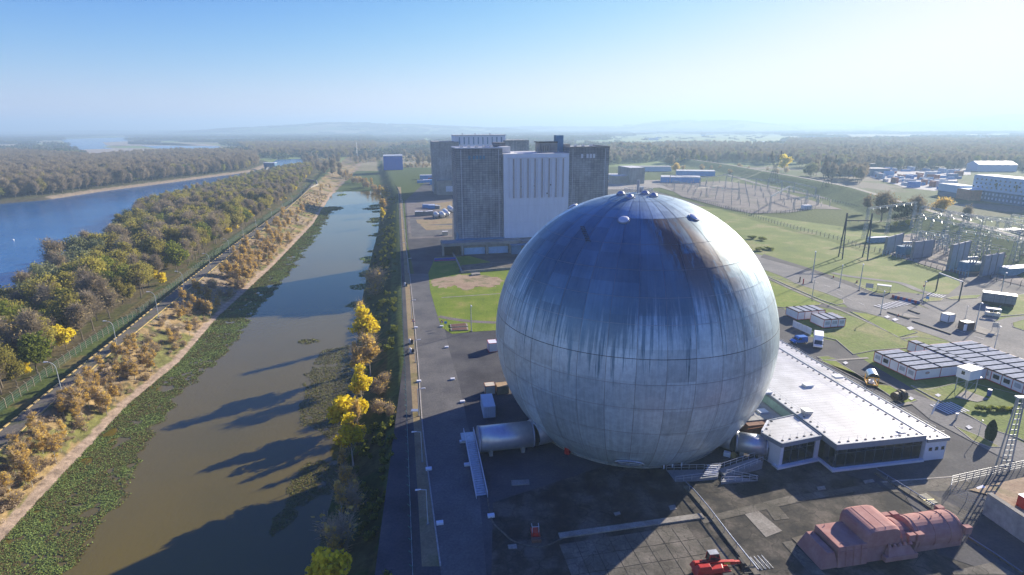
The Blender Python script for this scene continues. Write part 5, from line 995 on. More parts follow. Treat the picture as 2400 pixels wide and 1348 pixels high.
# ================================================================== FENCES
def fence(name, label, line, sp, H, pm, netm, z=None, bent=True, postw=0.14, net=True, side=1, cat='fence', maxn=290, wires=4):
    pts = [line[0]]; acc = 0.0
    L_ = [0.0]
    for a, b_ in zip(line[:-1], line[1:]): L_.append(L_[-1]+math.dist(a, b_))
    tot = L_[-1]; n = min(int(tot/sp), maxn); ss_ = np.linspace(0, tot, n+1); X_ = np.interp(ss_, L_, [p[0] for p in line]); Y_ = np.interp(ss_, L_, [p[1] for p in line])
    zz = [z if z is not None else ph(float(a), float(b_)) for a, b_ in zip(X_, Y_)]
    t = thing(name, label, cat, (float(X_[0]), float(Y_[0]), 0)); pb = MB(); w_ = postw/2; pb.box(-w_, w_, -w_, w_, -0.3, H)
    if bent: pb.bar((0, 0, H-0.03), (-0.42*side, 0, H+0.42), postw*0.8, postw*0.8)
    meb = None
    for i, (x, y, z_) in enumerate(zip(X_, Y_, zz)):
        j = min(i+1, n); k = max(0, i-1); ang = math.atan2(Y_[j]-Y_[k], X_[j]-X_[k])-math.pi/2
        if meb is None: o = pb.build('post', pm, None); meb = o.data
        else: o = link(bpy.data.objects.new('post', meb))
        o.parent = t; o.location = (x-X_[0], y-Y_[0], z_); o.rotation_euler = (0, 0, ang)
    if net:
        b = MB()
        for i in range(n): b.add([(X_[i], Y_[i], zz[i]+0.05), (X_[i+1], Y_[i+1], zz[i+1]+0.05), (X_[i+1], Y_[i+1], zz[i+1]+H-0.05), (X_[i], Y_[i], zz[i]+H-0.05)], [(0, 1, 2, 3)])
        b.build('netting', netm, t)
    b = MB()
    for k in range(wires):
        h_ = H*(0.3+0.7*k/(wires-1)) if wires > 1 else H
        for i in range(n): b.tube((X_[i], Y_[i], zz[i]+h_), (X_[i+1], Y_[i+1], zz[i+1]+h_), 0.016, n=3, cap=False)
    b.build('wire', M_GALV, t); return t
M_CPOST = mat('concrete_post', (0.22, 0.19, 0.14), 0.9, var=0.2, scale=2); M_GPOST = mat('green_post', (0.05, 0.16, 0.12), 0.6, var=0.2, scale=1); M_DPOST = mat('dark_post', (0.07, 0.06, 0.05), 0.8)
M_GNET = mat('green_netting', (0.035, 0.10, 0.07), 0.8, alpha=0.22); M_SNET = mat('grey_netting', (0.25, 0.26, 0.27), 0.6, alpha=0.16)
fF2 = prof(gs([(0, 968), (90, 898), (200, 817), (330, 736), (430, 656), (560, 556), (700, 462), (722, 432)], -1.9))
fence('chain_link_fence', 'long green netting fence on bent concrete posts below the left dike road', [(float(fF2(y)), y) for y in np.linspace(78, 640, 60)], 2.9, 2.3, M_CPOST, M_GNET, bent=True)
fence('chain_link_fence', 'green netting fence along the top of the right canal bank beside the road', [(float(fFence(y)), y) for y in np.linspace(56, 590, 60)], 2.6, 2.1, M_GPOST, M_GNET, z=0, side=1, postw=0.1)
fence('chain_link_fence', 'fence of dark bent posts from the far switchyard down the lawn to the transformers', gs([(1620, 468), (1700, 490), (1800, 521), (1880, 543), (1960, 563), (2020, 583), (2075, 597)]), 3.2, 2.2, M_DPOST, M_SNET, z=0)
fence('chain_link_fence', 'dark posted fence along the near front of the far switchyard gravel', gs([(1700, 490), (1760, 502), (1850, 500), (1910, 491)]), 3.2, 2.2, M_DPOST, M_SNET, z=0)
fence('chain_link_fence', 'fence at the right behind the far switchyard, along the levee foot road', gs([(1780, 425), (1840, 440), (1920, 466), (2000, 486), (2075, 508), (2160, 530)]), 4, 2.2, M_DPOST, M_SNET, z=0)
fence('chain_link_fence', 'fence before the transformers at the top of the driveway', gs([(2060, 592), (2120, 612), (2170, 626), (2208, 638)]), 3.0, 2.0, M_DPOST, M_SNET, z=0)
fence('chain_link_fence', 'fence of stout posts on a low kerb at the right edge below the switchyard', gs([(2320, 655), (2360, 668), (2400, 676), (2450, 690)]), 3.0, 2.4, M_DPOST, M_SNET, z=0)
fence('mesh_fence', 'grey wire mesh fence round the rough ground beside the concrete wall', gs([(2225, 1160), (2228, 1138), (2300, 1122), (2400, 1100), (2440, 1092)]), 1.6, 1.9, M_GALV, M_SNET, z=0.02, bent=False, postw=0.07)
fence('mesh_fence', 'short wire mesh fence running back from the corner to the concrete wall', gs([(2225, 1160), (2262, 1177), (2303, 1196)]), 1.6, 1.9, M_GALV, M_SNET, z=0.02, bent=False, postw=0.07)

# ================================================================== LAMPS
M_LPOLE = mat('lamp_pole_paint', (0.42, 0.46, 0.48), 0.5, 0.2); M_LHEAD = mat('lamp_head_white', (0.8, 0.8, 0.8), 0.4)
def lamp_proto(name, label, H, arm, loc, rz, group, curved=True):
    t = thing(name, label, 'street lamp', loc, rz, group); b = MB(); b.tube((0, 0, -0.2), (0, 0, H*(0.8 if curved else 1)), 0.11, 0.07, 8); b.build('pole', M_LPOLE, None).parent = t
    b = MB()
    if curved: pts = [(0, 0, H*0.8)]+[(-arm*(1-math.cos(a)), 0, H*0.8+H*0.2*math.sin(a)) for a in np.linspace(0.2, 1.57, 6)]
    else: pts = [(0, 0, H-0.05), (-arm, 0, H+0.1)]
    b.path([tuple(map(float, p)) for p in pts], 0.06, 6); b.build('arm', M_LPOLE, None).parent = t
    e = pts[-1]; b = MB((e[0], e[1], e[2])); b.add([(0.15, -0.08, 0), (-0.75, -0.17, -0.02), (-0.75, 0.17, -0.02), (0.15, 0.08, 0), (0.15, -0.06, 0.09), (-0.7, -0.12, 0.13), (-0.7, 0.12, 0.13), (0.15, 0.06, 0.09)], [(0, 3, 2, 1), (4, 5, 6, 7), (0, 1, 5, 4), (1, 2, 6, 5), (2, 3, 7, 6), (3, 0, 4, 7)]); b.build('lamp_head', M_LHEAD, None).parent = t
    b = MB(); b.cbox(0, 0, 0, 0.5, 0.5, 0.12); b.build('base', M_PALE, None).parent = t; return t
lw_ = ['lowest and nearest of the row', 'second of the row from the bottom', 'third of the row from the bottom', 'fourth of the row, just above the bare saplings', 'fifth of the row, at the building shadow', 'sixth of the row up the dike', 'seventh of the row up the dike', 'eighth of the row, small in the distance']
LP0 = None
for i, (u, v) in enumerate([(148, 932), (277, 823), (372, 745), (434, 690), (495, 642), (540, 603), (573, 570), (602, 543)]):
    x, y = g(u, v); lab = 'curved lamp on the left dike road, '+lw_[i]
    if LP0 is None: LP0 = lamp_proto('street_lamp', lab, 8.9, 1.5, (x, y, 0.02), R(10), 'lamps along the left dike road')
    else: copy_tree(LP0, (x, y, 0.02), R(10), label=lab)
for i, y in enumerate((372, 415, 465, 520)): copy_tree(LP0, (float(fLR(y))-0.1, y, 0.02), R(10), label='tiny distant street lamp on the left dike road, '+['below the bend', 'second below the end', 'third towards the end', 'last one by the dark wall'][i])
lwr = ['lowest, in the sphere shadow by the lower road kerb', 'above the lowest, level with the silver tunnel', 'in sunlight just above the sphere shadow edge', 'in sunlight beside the white tank', 'by the red warning triangle', 'at the edge of the building shadow']
LP1 = None
for i, (u, v) in enumerate([(1003, 1229), (990, 1083), (982, 975), (974, 850), (965, 748), (957, 640)]):
    x, y = g(u, v); lab = 'lamp on the west road verge, '+lwr[i]
    if LP1 is None: LP1 = lamp_proto('street_lamp', lab, 6.2, 0.9, (x, y, 0.03), R(10), 'lamps along the west road verge', False)
    else: copy_tree(LP1, (x, y, 0.03), R(10) if i < 2 else R(190), label=lab)
for i, y in enumerate((268, 305, 345, 390, 440)): copy_tree(LP1, (float(fFence(y))+3, y, 0.03), R(10), label='small distant street lamp on the verge, '+['in the shadow beside the big block', 'below the parked tanks', 'level with the tanks', 'in the second building shadow', 'last before the canal bend'][i])
x, y = g(1105, 777); copy_tree(LP1, (x, y, 0.06), R(100), label='single slim lamp on the lawn beside the two brown basins', scale=1.35)['group'] = 'single lamps'
for (u, v, vt, lab) in ((1903, 700, 655, 'slim lamp post on the grass tongue, right of the sphere'), (1902, 662, 590, 'slim lamp post at the main road edge left of the crossing pylons shadow'), (2063, 738, 683, 'tall lamp post on the near side of the main road by the crossing'), (2013, 682, 620, 'lamp post on the far side of the main road by the bus shelter'), (2160, 710, 660, 'lamp post at the corner behind the red and blue barrier'), (2284, 776, 710, 'tall lamp post behind the small brown shelter'), (2262, 747, 718, 'lamp post beside the small white cabin with a red edge'), (2330, 818, 765, 'tall lamp post above the office module roofs'), (2292, 1024, 985, 'slim post on the verge by the museum road'), (1967, 675, 622, 'thin mast on the lawn by the road bend'), (2345, 690, 640, 'lamp post by the stout posted fence at the right')):
    x, y = g(u, v); H_ = hgt(u, v, vt); c = copy_tree(LP1, (x, y, 0.2), R(60), label=lab, scale=H_/6.2); c['group'] = 'lamps along the eastern roads'

# ================================================================== SMALL THINGS BY THE WEST ROAD
def sign_tri(u, v, lab, blue=False, z=0.05):
    x, y = g(u, v); t = thing('warning_sign', lab, 'road sign', (x, y, z)); MB((x, y, z)).tube((0, 0, 0), (0, 0, 2.4), 0.045).build('pole', M_GALV, t)
    b = MB((x, y, z))
    if blue: b.box(-0.4, 0.4, -0.08, -0.05, 1.8, 2.5)
    else: b.add([(-0.55, -0.09, 1.6), (0.55, -0.09, 1.6), (0, -0.09, 2.6), (-0.55, -0.05, 1.6), (0.55, -0.05, 1.6), (0, -0.05, 2.6)], [(0, 1, 2), (5, 4, 3), (0, 3, 4, 1), (1, 4, 5, 2), (2, 5, 3, 0)])
    b.build('sign_plate', M_BLUE2 if blue else M_RED, t)
    if not blue: MB((x, y, z)).add([(-0.3, -0.1, 1.72), (0.3, -0.1, 1.72), (0, -0.1, 2.3)], [(0, 1, 2)]).build('sign_face', M_WHITE, t)
sign_tri(969, 766, 'red triangular warning sign on the dry verge left of the road'); sign_tri(1036, 768, 'red triangular warning sign on the lawn corner right of the road'); sign_tri(1045, 772, 'small blue square sign beside the lawn corner', True)
for i, (u, v, lab) in enumerate([(975, 769, 'by the red triangle on the left kerb'), (1035, 766, 'by the red triangle on the lawn corner'), (1047, 815, 'at the joint of the parking bay'), (982, 895, 'on the left kerb above the shadow edge'), (1061, 890, 'at the dark joint line of the yard'), (1084, 943, 'beside the parked white container'), (1005, 1101, 'on the left kerb in the sphere shadow'), (1031, 1228, 'on the left kerb low in the shadow'), (1084, 1037, 'west of the tunnel landing'), (1095, 1091, 'beside the long stair'), (1151, 1211, 'on the curved kerb below the stair')]):
    x, y = g(u, v); a_ = SA; b = MB((x, y, 0), a_); b.box(-0.55, 0.55, -0.35, 0.35, 0, 0.42); t = thing('kerb_block', 'white concrete block '+lab, 'concrete block', (x, y, 0), group='white blocks along the west road'); b.build('block', M_WHITE, t, bevel=0.04)
def prop_tank(u, v, lab):
    x, y = g(u, v); t = thing('gas_bottle_rack', lab, 'utility box', (x, y, 0)); MB((x, y, 0)).box(-0.8, 0.8, -0.5, 0.5, 0.02, 0.35).build('plinth', M_PALE, t); MB((x, y, 0)).lathe([(0, 1.6), (0.25, 1.5), (0.33, 1.3), (0.33, 0.35)], (-0.3, 0, 0), 12).build('cylinder', M_WHITE, t, smooth=True); MB((x, y, 0)).box(0.1, 0.7, -0.3, 0.3, 0.35, 1.2).build('cabinet', M_DARK, t)
prop_tank(963, 806, 'black and white pump unit on the verge, upper of two'); prop_tank(965, 828, 'grey unit with a white slab on the verge, lower of two'); prop_tank(951, 671, 'white pump unit on the verge near the building shadow')
x, y = g(973, 969); t = thing('bench_table', 'grey slatted table on the verge just above the sphere shadow', 'table', (x, y, 0)); MB((x, y, 0)).box(-0.8, 0.8, -0.55, 0.55, 0.7, 0.78).build('top', M_GALV, t); b = MB((x, y, 0))
for i in (-0.7, 0.7):
    for j in (-0.45, 0.45): MB((x, y, 0)).box(i-.04, i+.04, j-.04, j+.04, 0, 0.7).build('leg', M_GALV, t)
t = thing('brown_basins', 'pair of long brown covered basins with a pale rim on the lawn', 'basin', (*g(1075, 772), 0.05))
for q in ([(1054, 762), (1094, 759), (1097, 766), (1056, 769)], [(1056, 771), (1096, 768), (1098, 775), (1057, 777)]):
    MB().prism(gs(q), 0.05, 0.3).build('rim', M_PALE, t); c = np.mean(gs(q), 0); MB().prism([tuple(c+(np.array(p)-c)*0.84) for p in gs(q)], 0.3, 0.34).build('cover', mat('brown_cover', (0.13, 0.06, 0.04), 0.8), t)
def container(u, v, ang, L_, W_, H_, m, lab, edge=None, door=True, mroof=None, z=0.0, name='container', cat='container'):
    x, y = g(u, v); t = thing(name, lab, cat, (x, y, z), ang)
    def pt(nm, m_, f): b = MB(); f(b); o = b.build(nm, m_, None); o.parent = t; return o
    def corr(b):
        n = int(L_/0.28); b.box(0, L_, 0, W_, 0.12, H_-0.08)
        for i in range(n): b.box(i*L_/n+0.04, i*L_/n+0.15, -0.035, 0, 0.2, H_-0.15); b.box(i*L_/n+0.04, i*L_/n+0.15, W_, W_+0.035, 0.2, H_-0.15)
    pt('shell', m, corr); pt('roof', mroof or m, lambda b: b.box(0.05, L_-0.05, 0.05, W_-0.05, H_-0.08, H_-0.02)); em = edge or m
    pt('frame', em, lambda b: [b.box(a-0.06, a+0.06, c_-0.06, c_+0.06, 0, H_) for a in (0, L_) for c_ in (0, W_)]+[b.bar((0, c_, h_), (L_, c_, h_), 0.12, 0.12) for c_ in (0, W_) for h_ in (0.06, H_-0.06)]+[b.bar((a, 0, h_), (a, W_, h_), 0.12, 0.12) for a in (0, L_) for h_ in (0.06, H_-0.06)])
    if door:
        for k in (0, 1): pt('door', m, lambda b: b.box(-0.1, -0.05, 0.08+k*(W_/2-0.04), W_/2-0.04+k*(W_/2-0.04), 0.15, H_-0.15))
        pt('locking_bar', M_GALV, lambda b: [b.tube((-0.13, W_*f_, 0.15), (-0.13, W_*f_, H_-0.15), 0.025, n=5) for f_ in (0.2, 0.4, 0.6, 0.8)])
    return t
container(1161, 978, R(99), 6.0, 2.44, 2.6, M_BLUE2 if 0 else mat('white_blue_steel', (0.52, 0.58, 0.66), 0.45, var=0.08), 'white shipping container with locking bars beside the sphere foot, in shadow', None)
container(1146, 826, SA, 2.4, 2.9, 2.6, M_WHITE, 'white cabin with red frame edges half hidden at the left of the sphere', M_RED, door=False)
container(1138, 926, SA, 2.3, 2.0, 2.2, mat('cream_steel', (0.62, 0.57, 0.45), 0.6), 'small cream container with a striped door beside the sphere foot', mat('rust_edge', (0.32, 0.12, 0.05), 0.8), door=False)
container(1166, 925, SA, 2.6, 2.2, 2.0, mat('plywood', (0.42, 0.30, 0.17), 0.8, var=0.2, scale=1), 'brown wooden crate shed close against the sphere', None, door=False, name='crate_shed', cat='shed')
t = thing('red_cabinet', 'red hose cabinet at the foot of the sphere by the west tunnel', 'cabinet', (*g(1330, 1063), 0), R(-30)); MB().box(-.45, .45, -.4, .4, 0, 1.3).build('body', M_RED, None).parent = t; MB().box(-.5, .5, -.45, .45, 1.3, 1.36).build('top', M_RED, None).parent = t
container(1152, 1020-22, SA, 0.1, 0.1, 0.1, M_GALV, 'x') if 0 else None
# things on the north yard
for i, (u, v, L_, m, lab) in enumerate([(990, 487, 9, M_BLUE2, 'bright blue container with white roof, left one of the pair behind the tanks'), (1003, 489, 7, M_BLUE2, 'bright blue container, right one of the pair behind the tanks'), (1020, 490, 3.5, M_PANEL2, 'grey box container right of the two blue ones')]): container(u, v, R(-8), L_, 2.5, 2.6, m, lab, None, False, M_WHITE)
for i, (u, v) in enumerate([(973, 506), (985, 506), (993, 506), (1003, 505)]): container(u, v, SA, 3.6, 3.6, 3.0, M_PANEL2, 'pale grey box in the row left of the storage tanks, '+['smallest at the left', 'second box', 'third box, touching the fourth', 'fourth box, by the tanks'][i], None, False, M_WHITE)
M_TANK = mat('silver_tank', (0.6, 0.6, 0.58), 0.4, 0.3, var=0.2)
for i, (u, v, L_, r_, lab) in enumerate([(1024, 512, 7, 1.7, 'short silver tank lying at the left of the tank group'), (1038, 512, 8, 1.8, 'pale tank with a rusty end, middle of the group'), (1049, 509, 16, 1.8, 'long pale tank lying beside the concrete block'), (1060, 500, 14, 1.8, 'long silver tank mostly hidden by the concrete block')]):
    x, y = g(u, v); t = thing('storage_tank', lab, 'tank', (x, y, 0), R(104)); b = MB(); b.lathe([(0, -0.7), (r_*0.6, -0.5), (r_, 0), (r_, L_), (r_*0.6, L_+0.5), (0, L_+0.7)], (0, 0, r_+0.4), 20, 'x'); b.build('shell', M_TANK, None, smooth=True).parent = t
    for q in (0.2, 0.8): MB().box(L_*q-.3, L_*q+.3, -r_*0.8, r_*0.8, 0, r_*0.7).build('saddle', M_CONC, None).parent = t
container(1037, 552, SA, 3.2, 2.2, 2.2, mat('cream_steel', (0.6, 0.5, 0.4), 0.6), 'lone cream box shed on the dark yard left of the reactor block', None, False, M_WHITE)
for i, (u, v, L_, W_, m, lab) in enumerate([(985, 421, 22, 8, M_BLUE2, 'low blue hall with a pale roof at the foot of the distant block'), (992, 428, 14, 5, M_BLUE2, 'blue container stack before the low blue hall'), (978, 429, 8, 3, M_BLUE2, 'small blue container left of the stack'), (1004, 424, 9, 3, mat('maroon', (0.25, 0.03, 0.06), 0.6), 'maroon container on the yard beyond the tanks'), (1008, 433, 10, 9, M_BLUE2, 'tall blue shed against the distant block')]): container(u, v, SA, L_, W_, 5 if i in (0, 4) else 3, m, lab, None, False, M_WHITE if i < 3 else m)
x, y = g(1043, 611); t = thing('tarpaulin_stack', 'long low stack under a blue and red tarpaulin in the shadow of the reactor block', 'stack', (x, y, 0.05), SA); MB().prism([(-5, -1), (5, -1), (5, 1), (-5, 1)], 0, 1.3, [(-4.8, -.5), (4.8, -.5), (4.8, .5), (-4.8, .5)]).build('tarpaulin', mat('navy_tarp', (0.02, 0.03, 0.25), 0.5), None).parent = t; MB().box(-4.9, 4.9, -1.04, -0.98, 0.3, 0.5).build('stripe', M_RED, None).parent = t
# walls and pits between the lawn and the block
t = thing('pit_wall', 'pale low concrete wall with a trench behind it, north of the lawn', 'wall', (*g(1080, 642), 0)); b = MB()
P0 = gs([(1080, 641), (1195, 632), (1240, 629)])
for a_, b_ in zip(P0[:-1], P0[1:]): b.bar((*a_, 0.5), (*b_, 0.5), 0.5, 1.1)
b.build('wall_body', M_PALE, t); b = MB(); P1 = gs([(1062, 598), (1075, 622), (1082, 640)]); [b.bar((*a_, 0.6), (*b_, 0.6), 0.4, 1.2) for a_, b_ in zip(P1[:-1], P1[1:])]; b.build('return_wall', M_CONC, t)
sheet('concrete_apron', gs([(1075, 640), (1082, 622), (1200, 610), (1260, 612), (1260, 628)]), 0.07, M_SLAB)
t = thing('slab_bench', 'pale slab lying on the grass below the low wall', 'slab', (*g(1115, 644), 0)); MB().prism(gs([(1104, 643), (1124, 641), (1126, 645), (1106, 647)]), 0.05, 0.6).build('slab', M_PALE, t)

# ================================================================== MUSEUM
MA = R(9.6); MO = (57.0, 88.4, 0.0)
mu_ = thing('museum', 'long white flat roofed museum building with a dark glazed front beside the sphere', 'building', MO, MA)
def pm_(nm, m, f, par=None, **k):
    b = MB(); f(b); o = b.build(nm, m, None, **k); o.parent = par or mu_; return o
def roof_mat():
    m, nt, b = newmat('white_membrane'); N = nt.nodes.new; K = nt.links.new; tc = N('ShaderNodeTexCoord')
    br = N('ShaderNodeTexBrick'); br.inputs['Scale'].default_value = 1; br.inputs['Brick Width'].default_value = 6.0; br.inputs['Row Height'].default_value = 1.0; br.inputs['Mortar Size'].default_value = 0.03; br.inputs['Color1'].default_value = (0.56, 0.565, 0.575, 1); br.inputs['Color2'].default_value = (0.52, 0.525, 0.535, 1); br.inputs['Mortar'].default_value = (0.24, 0.25, 0.27, 1)
    wn = N('ShaderNodeTexNoise'); wn.inputs['Scale'].default_value = 0.8; K(tc.outputs['Object'], wn.inputs[0]); ad = N('ShaderNodeMix'); ad.data_type = 'RGBA'; ad.blend_type = 'LINEAR_LIGHT'; ad.inputs[0].default_value = 0.14; K(tc.outputs['Object'], ad.inputs[6]); K(wn.outputs[1], ad.inputs[7]); K(ad.outputs[2], br.inputs[0])
    n = N('ShaderNodeTexNoise'); n.inputs['Scale'].default_value = 0.22; n.inputs['Detail'].default_value = 8; K(tc.outputs['Object'], n.inputs[0]); r_ = N('ShaderNodeMapRange'); r_.inputs[1].default_value = 0.3; r_.inputs[2].default_value = 0.7; r_.inputs[3].default_value = 0.70; r_.inputs[4].default_value = 1.05; K(n.outputs[0], r_.inputs[0])
    mx = N('ShaderNodeMix'); mx.data_type = 'RGBA'; mx.blend_type = 'MULTIPLY'; mx.inputs[0].default_value = 1; K(br.outputs[0], mx.inputs[6]); K(r_.outputs[0], mx.inputs[7]); K(mx.outputs[2], b.inputs['Base Color']); b.inputs['Roughness'].default_value = 0.55
    return m
M_MEMB = roof_mat(); M_FASC = mat('grey_fascia', (0.26, 0.29, 0.33), 0.45, 0.2, var=0.1); M_MWALL = mat('museum_white', (0.68, 0.69, 0.71), 0.6, var=0.06); M_MULL = mat('grey_mullion', (0.10, 0.12, 0.14), 0.4)
GLW = 18.2
pm_('roof', M_MEMB, lambda b: b.box(0.25, GLW-0.3, 0.25, 58, 4.95, 5.1)); pm_('fascia', M_FASC, lambda b: (b.box(0, GLW, 0, 0.25, 4.1, 5.22), b.box(0, 0.25, 0.25, 58, 4.1, 5.22), b.box(GLW-0.3, GLW, 0.25, 58, 4.1, 5.22)))
pm_('low_roof', M_MEMB, lambda b: b.box(GLW, 22.6, -0.2, 58, 4.35, 4.5)); pm_('low_fascia', M_FASC, lambda b: (b.box(GLW, 22.8, -0.45, -0.2, 3.95, 4.6), b.box(22.6, 22.85, -0.2, 58, 3.95, 4.6)))
pm_('wall', M_MWALL, lambda b: (b.box(GLW, 22.6, -0.15, 57, 0.0, 4.3), b.box(0.3, GLW, 10, 57, 0, 4.6)))
pm_('floor_slab', M_MWALL, lambda b: (b.box(-0.45, GLW, -0.45, 0.6, 0, 0.45), b.box(-0.45, 0.1, 0.6, 3.6, 0, 0.45)))
def lit_room(b): b.box(0.6, GLW-0.3, 5, 5.2, 0.4, 4.1)
pm_('back_wall', mat('interior_wall', (0.06, 0.055, 0.05), 0.8), lit_room); pm_('floor', mat('interior_floor', (0.05, 0.04, 0.035), 0.7), lambda b: b.box(0.3, GLW-0.3, 0.5, 5, 0.45, 0.5))
M_CLEAR = mat('museum_glass', (0.008, 0.012, 0.018), 0.04, spec=0.7, alpha=0.86)
for i in range(9):
    x0 = 0.45+i*(GLW-0.9)/9; x1 = x0+(GLW-0.9)/9; pm_('window', M_MULL, lambda b: (b.box(x0, x0+0.09, 0.22, 0.36, 0.45, 4.1), b.box(x0+0.09, x1, 0.22, 0.36, 0.45, 0.55), b.box(x0+0.09, x1, 0.22, 0.36, 3.2, 3.27)))
    pm_('window_pane', M_CLEAR, lambda b: b.box(x0+0.09, x1, 0.27, 0.3, 0.55, 4.1))
for i in range(2): y0_ = 0.4+i*1.4; pm_('window', M_MULL, lambda b: (b.box(0.22, 0.36, y0_, y0_+0.09, 0.45, 4.1), b.box(0.22, 0.36, y0_+.09, y0_+1.4, 0.45, 0.55))); pm_('window_pane', M_CLEAR, lambda b: b.box(0.27, 0.3, y0_+0.09, y0_+1.4, 0.55, 4.1))
pm_('orange_partition', mat('orange_panel', (0.55, 0.2, 0.05), 0.6), lambda b: b.box(GLW-2.4, GLW-0.6, 3.5, 3.6, 0.5, 3.2))
for i in range(7): x0 = 1.5+i*2.2; pm_('display_table', M_MWALL, lambda b: b.box(x0, x0+1.3, 2.2, 3.0, 0.5, 1.25))
for x0 in (19.0, 20.3, 21.6): pm_('small_window', M_MWALL, lambda b: (b.box(x0-.08, x0+.78, -0.2, -0.15, 1.9, 2.0), b.box(x0-.08, x0, -0.2, -.15, 2.0, 2.75), b.box(x0+.7, x0+.78, -.2, -.15, 2.0, 2.75), b.box(x0-.08, x0+.78, -.2, -.15, 2.75, 2.83))); pm_('small_pane', M_GLASS, lambda b: b.box(x0, x0+0.7, -0.175, -0.155, 2.0, 2.75))
# small wing
WP = [(-9.0, 2.4), (-0.25, 3.6), (-0.25, 11.5), (-6.4, 10.4), (-10.3, 6.6)]
def offp(P_, s_): c = np.mean(P_, 0); return [tuple(c+(np.array(p)-c)*s_) for p in P_]
pm_('wing_roof', M_MEMB, lambda b: b.prism(offp(WP, 0.96), 4.6, 4.95)); pm_('wing_fascia', M_FASC, lambda b: [b.bar((*WP[i], 4.65), (*WP[(i+1) % 5], 4.65), 0.22, 0.85) for i in range(5)])
[pm_('wing_wall', M_MWALL, lambda b: b.prism(q, 0, 4.25)) for q in ([(-10.2, 6.6), (-9.0, 2.5), (-8.2, 2.75), (-9.2, 6.9)], [(-1.2, 3.6), (-0.3, 3.7), (-0.3, 11), (-1.2, 11)], [(-10.1, 6.7), (-6.3, 10.3), (-6.5, 10.0), (-9.9, 6.4)])]
pm_('wing_plinth', M_MWALL, lambda b: b.prism([(-9.5, 1.9), (0.1, 3.2), (0.1, 4.2), (-9.6, 3.6)], 0, 0.4)); pm_('wing_back', MATS['interior_wall'], lambda b: b.prism([(-8, 6.5), (-1.3, 6.8), (-1.3, 7), (-8, 6.7)], 0.1, 4.2))
for i in range(4):
    a0, a1 = (-8.15+i*1.72, 2.85+i*0.24), (-8.15+(i+1)*1.72, 2.85+(i+1)*0.24); pm_('wing_window', M_MULL, lambda b: (b.bar((*a0, 0.4), (*a0, 4.2), 0.12, 0.12), b.bar((*a0, 0.5), (*a1, 0.5), 0.1, 0.1), b.bar((*a0, 3.2), (*a1, 3.2), 0.07, 0.07))); pm_('wing_pane', M_CLEAR, lambda b: b.prism([a0, a1, (a1[0], a1[1]+0.03), (a0[0], a0[1]+0.03)], 0.5, 4.2))
pm_('side_door', M_MULL, lambda b: b.prism([(-10.15, 6.0), (-9.75, 4.6), (-9.82, 4.58), (-10.22, 5.98)], 0.3, 2.9)); pm_('roof_coaming', M_WPAINT, lambda b: b.bar((-10.0, 6.8, 5.1), (-6.6, 10.2, 5.1), 0.4, 0.2))
# railing weights: rubber discs that hold the roof cable posts
M_DISC = mat('rubber_disc', (0.03, 0.03, 0.035), 0.8)
anch = [(x, 0.9) for x in np.arange(1.2, GLW-0.5, 1.75)]+[(GLW-1.0, y) for y in np.arange(2.6, 56, 1.9)]+[(1.0, y) for y in np.arange(4.5, 40, 1.9)]+[(x, 0.5) for x in np.arange(GLW+1.3, 22.4, 1.5)]+[(22.0, y) for y in np.arange(2.0, 56, 1.9)]+[(-8.2+i*1.6, 3.4+i*0.22) for i in range(5)]+[(-9.4, 5.4), (-8.6, 7.6), (-7.4, 8.9), (-6.0, 10.0)]
me_d = None; me_r = None
for i, (x, y) in enumerate(anch):
    z_ = 4.5 if x > GLW else (5.1 if x > 0 else 4.95)
    if me_d is None: b = MB(); b.lathe([(0, 0.10), (0.2, 0.10), (0.22, 0.0)], n=10); o = b.build('railing_weight', M_DISC, None); me_d = o.data; b = MB(); b.tube((0, 0, 0.1), (0, 0, 1.0), 0.022, n=5); r_ = b.build('railing_post', M_WPAINT, None); me_r = r_.data
    else: o = link(bpy.data.objects.new('railing_weight', me_d)); r_ = link(bpy.data.objects.new('railing_post', me_r))
    o.parent = mu_; o.location = (float(x), float(y), z_); r_.parent = o
def wires(b):
    for (p, q, z_) in (((1.2, 0.9), (GLW-1, 0.9), 5.1), ((GLW-1, 0.9), (GLW-1, 56), 5.1), ((1, 4.5), (1, 40), 5.1), ((22, 2), (22, 56), 4.5), ((GLW+1.3, .5), (22.3, .5), 4.5)): b.tube((*p, z_+0.98), (*q, z_+0.98), 0.018, n=4); b.tube((*p, z_+0.55), (*q, z_+0.55), 0.015, n=4)
pm_('safety_cable', M_GALV, wires)
for (u, v, s_) in ((1893, 905, 1), (1962, 885, 1), (1797, 921, 0.9)):
    x, y = g(u, v, 5.1); dx, dy = x-MO[0], y-MO[1]; X_, Y_ = dx*math.cos(MA)+dy*math.sin(MA), -dx*math.sin(MA)+dy*math.cos(MA)
    sk = pm_('skylight', M_WPAINT, lambda b: b.box(X_-0.9*s_, X_+0.9*s_, Y_-0.7, Y_+0.7, 5.1, 5.5)); pm_('skylight_lid', M_WHITE, lambda b: b.box(X_-1.0*s_, X_+1.0*s_, Y_-0.8, Y_+0.8, 5.5, 5.6), par=sk)
x, y = g(1890, 970, 5.1); dx, dy = x-MO[0], y-MO[1]; X_, Y_ = dx*math.cos(MA)+dy*math.sin(MA), -dx*math.sin(MA)+dy*math.cos(MA); hd = pm_('roof_hatch', M_GALV, lambda b: b.add([(X_-.7, Y_-.6, 5.1), (X_+.7, Y_-.6, 5.1), (X_+.7, Y_+.6, 5.1), (X_-.7, Y_+.6, 5.1), (X_-.9, Y_-.8, 6.1), (X_+.9, Y_-.8, 5.9), (X_+.9, Y_+.8, 5.9), (X_-.9, Y_+.8, 6.1)], [(4, 5, 6, 7), (0, 1, 5, 4), (1, 2, 6, 5), (2, 3, 7, 6), (3, 0, 4, 7)]))
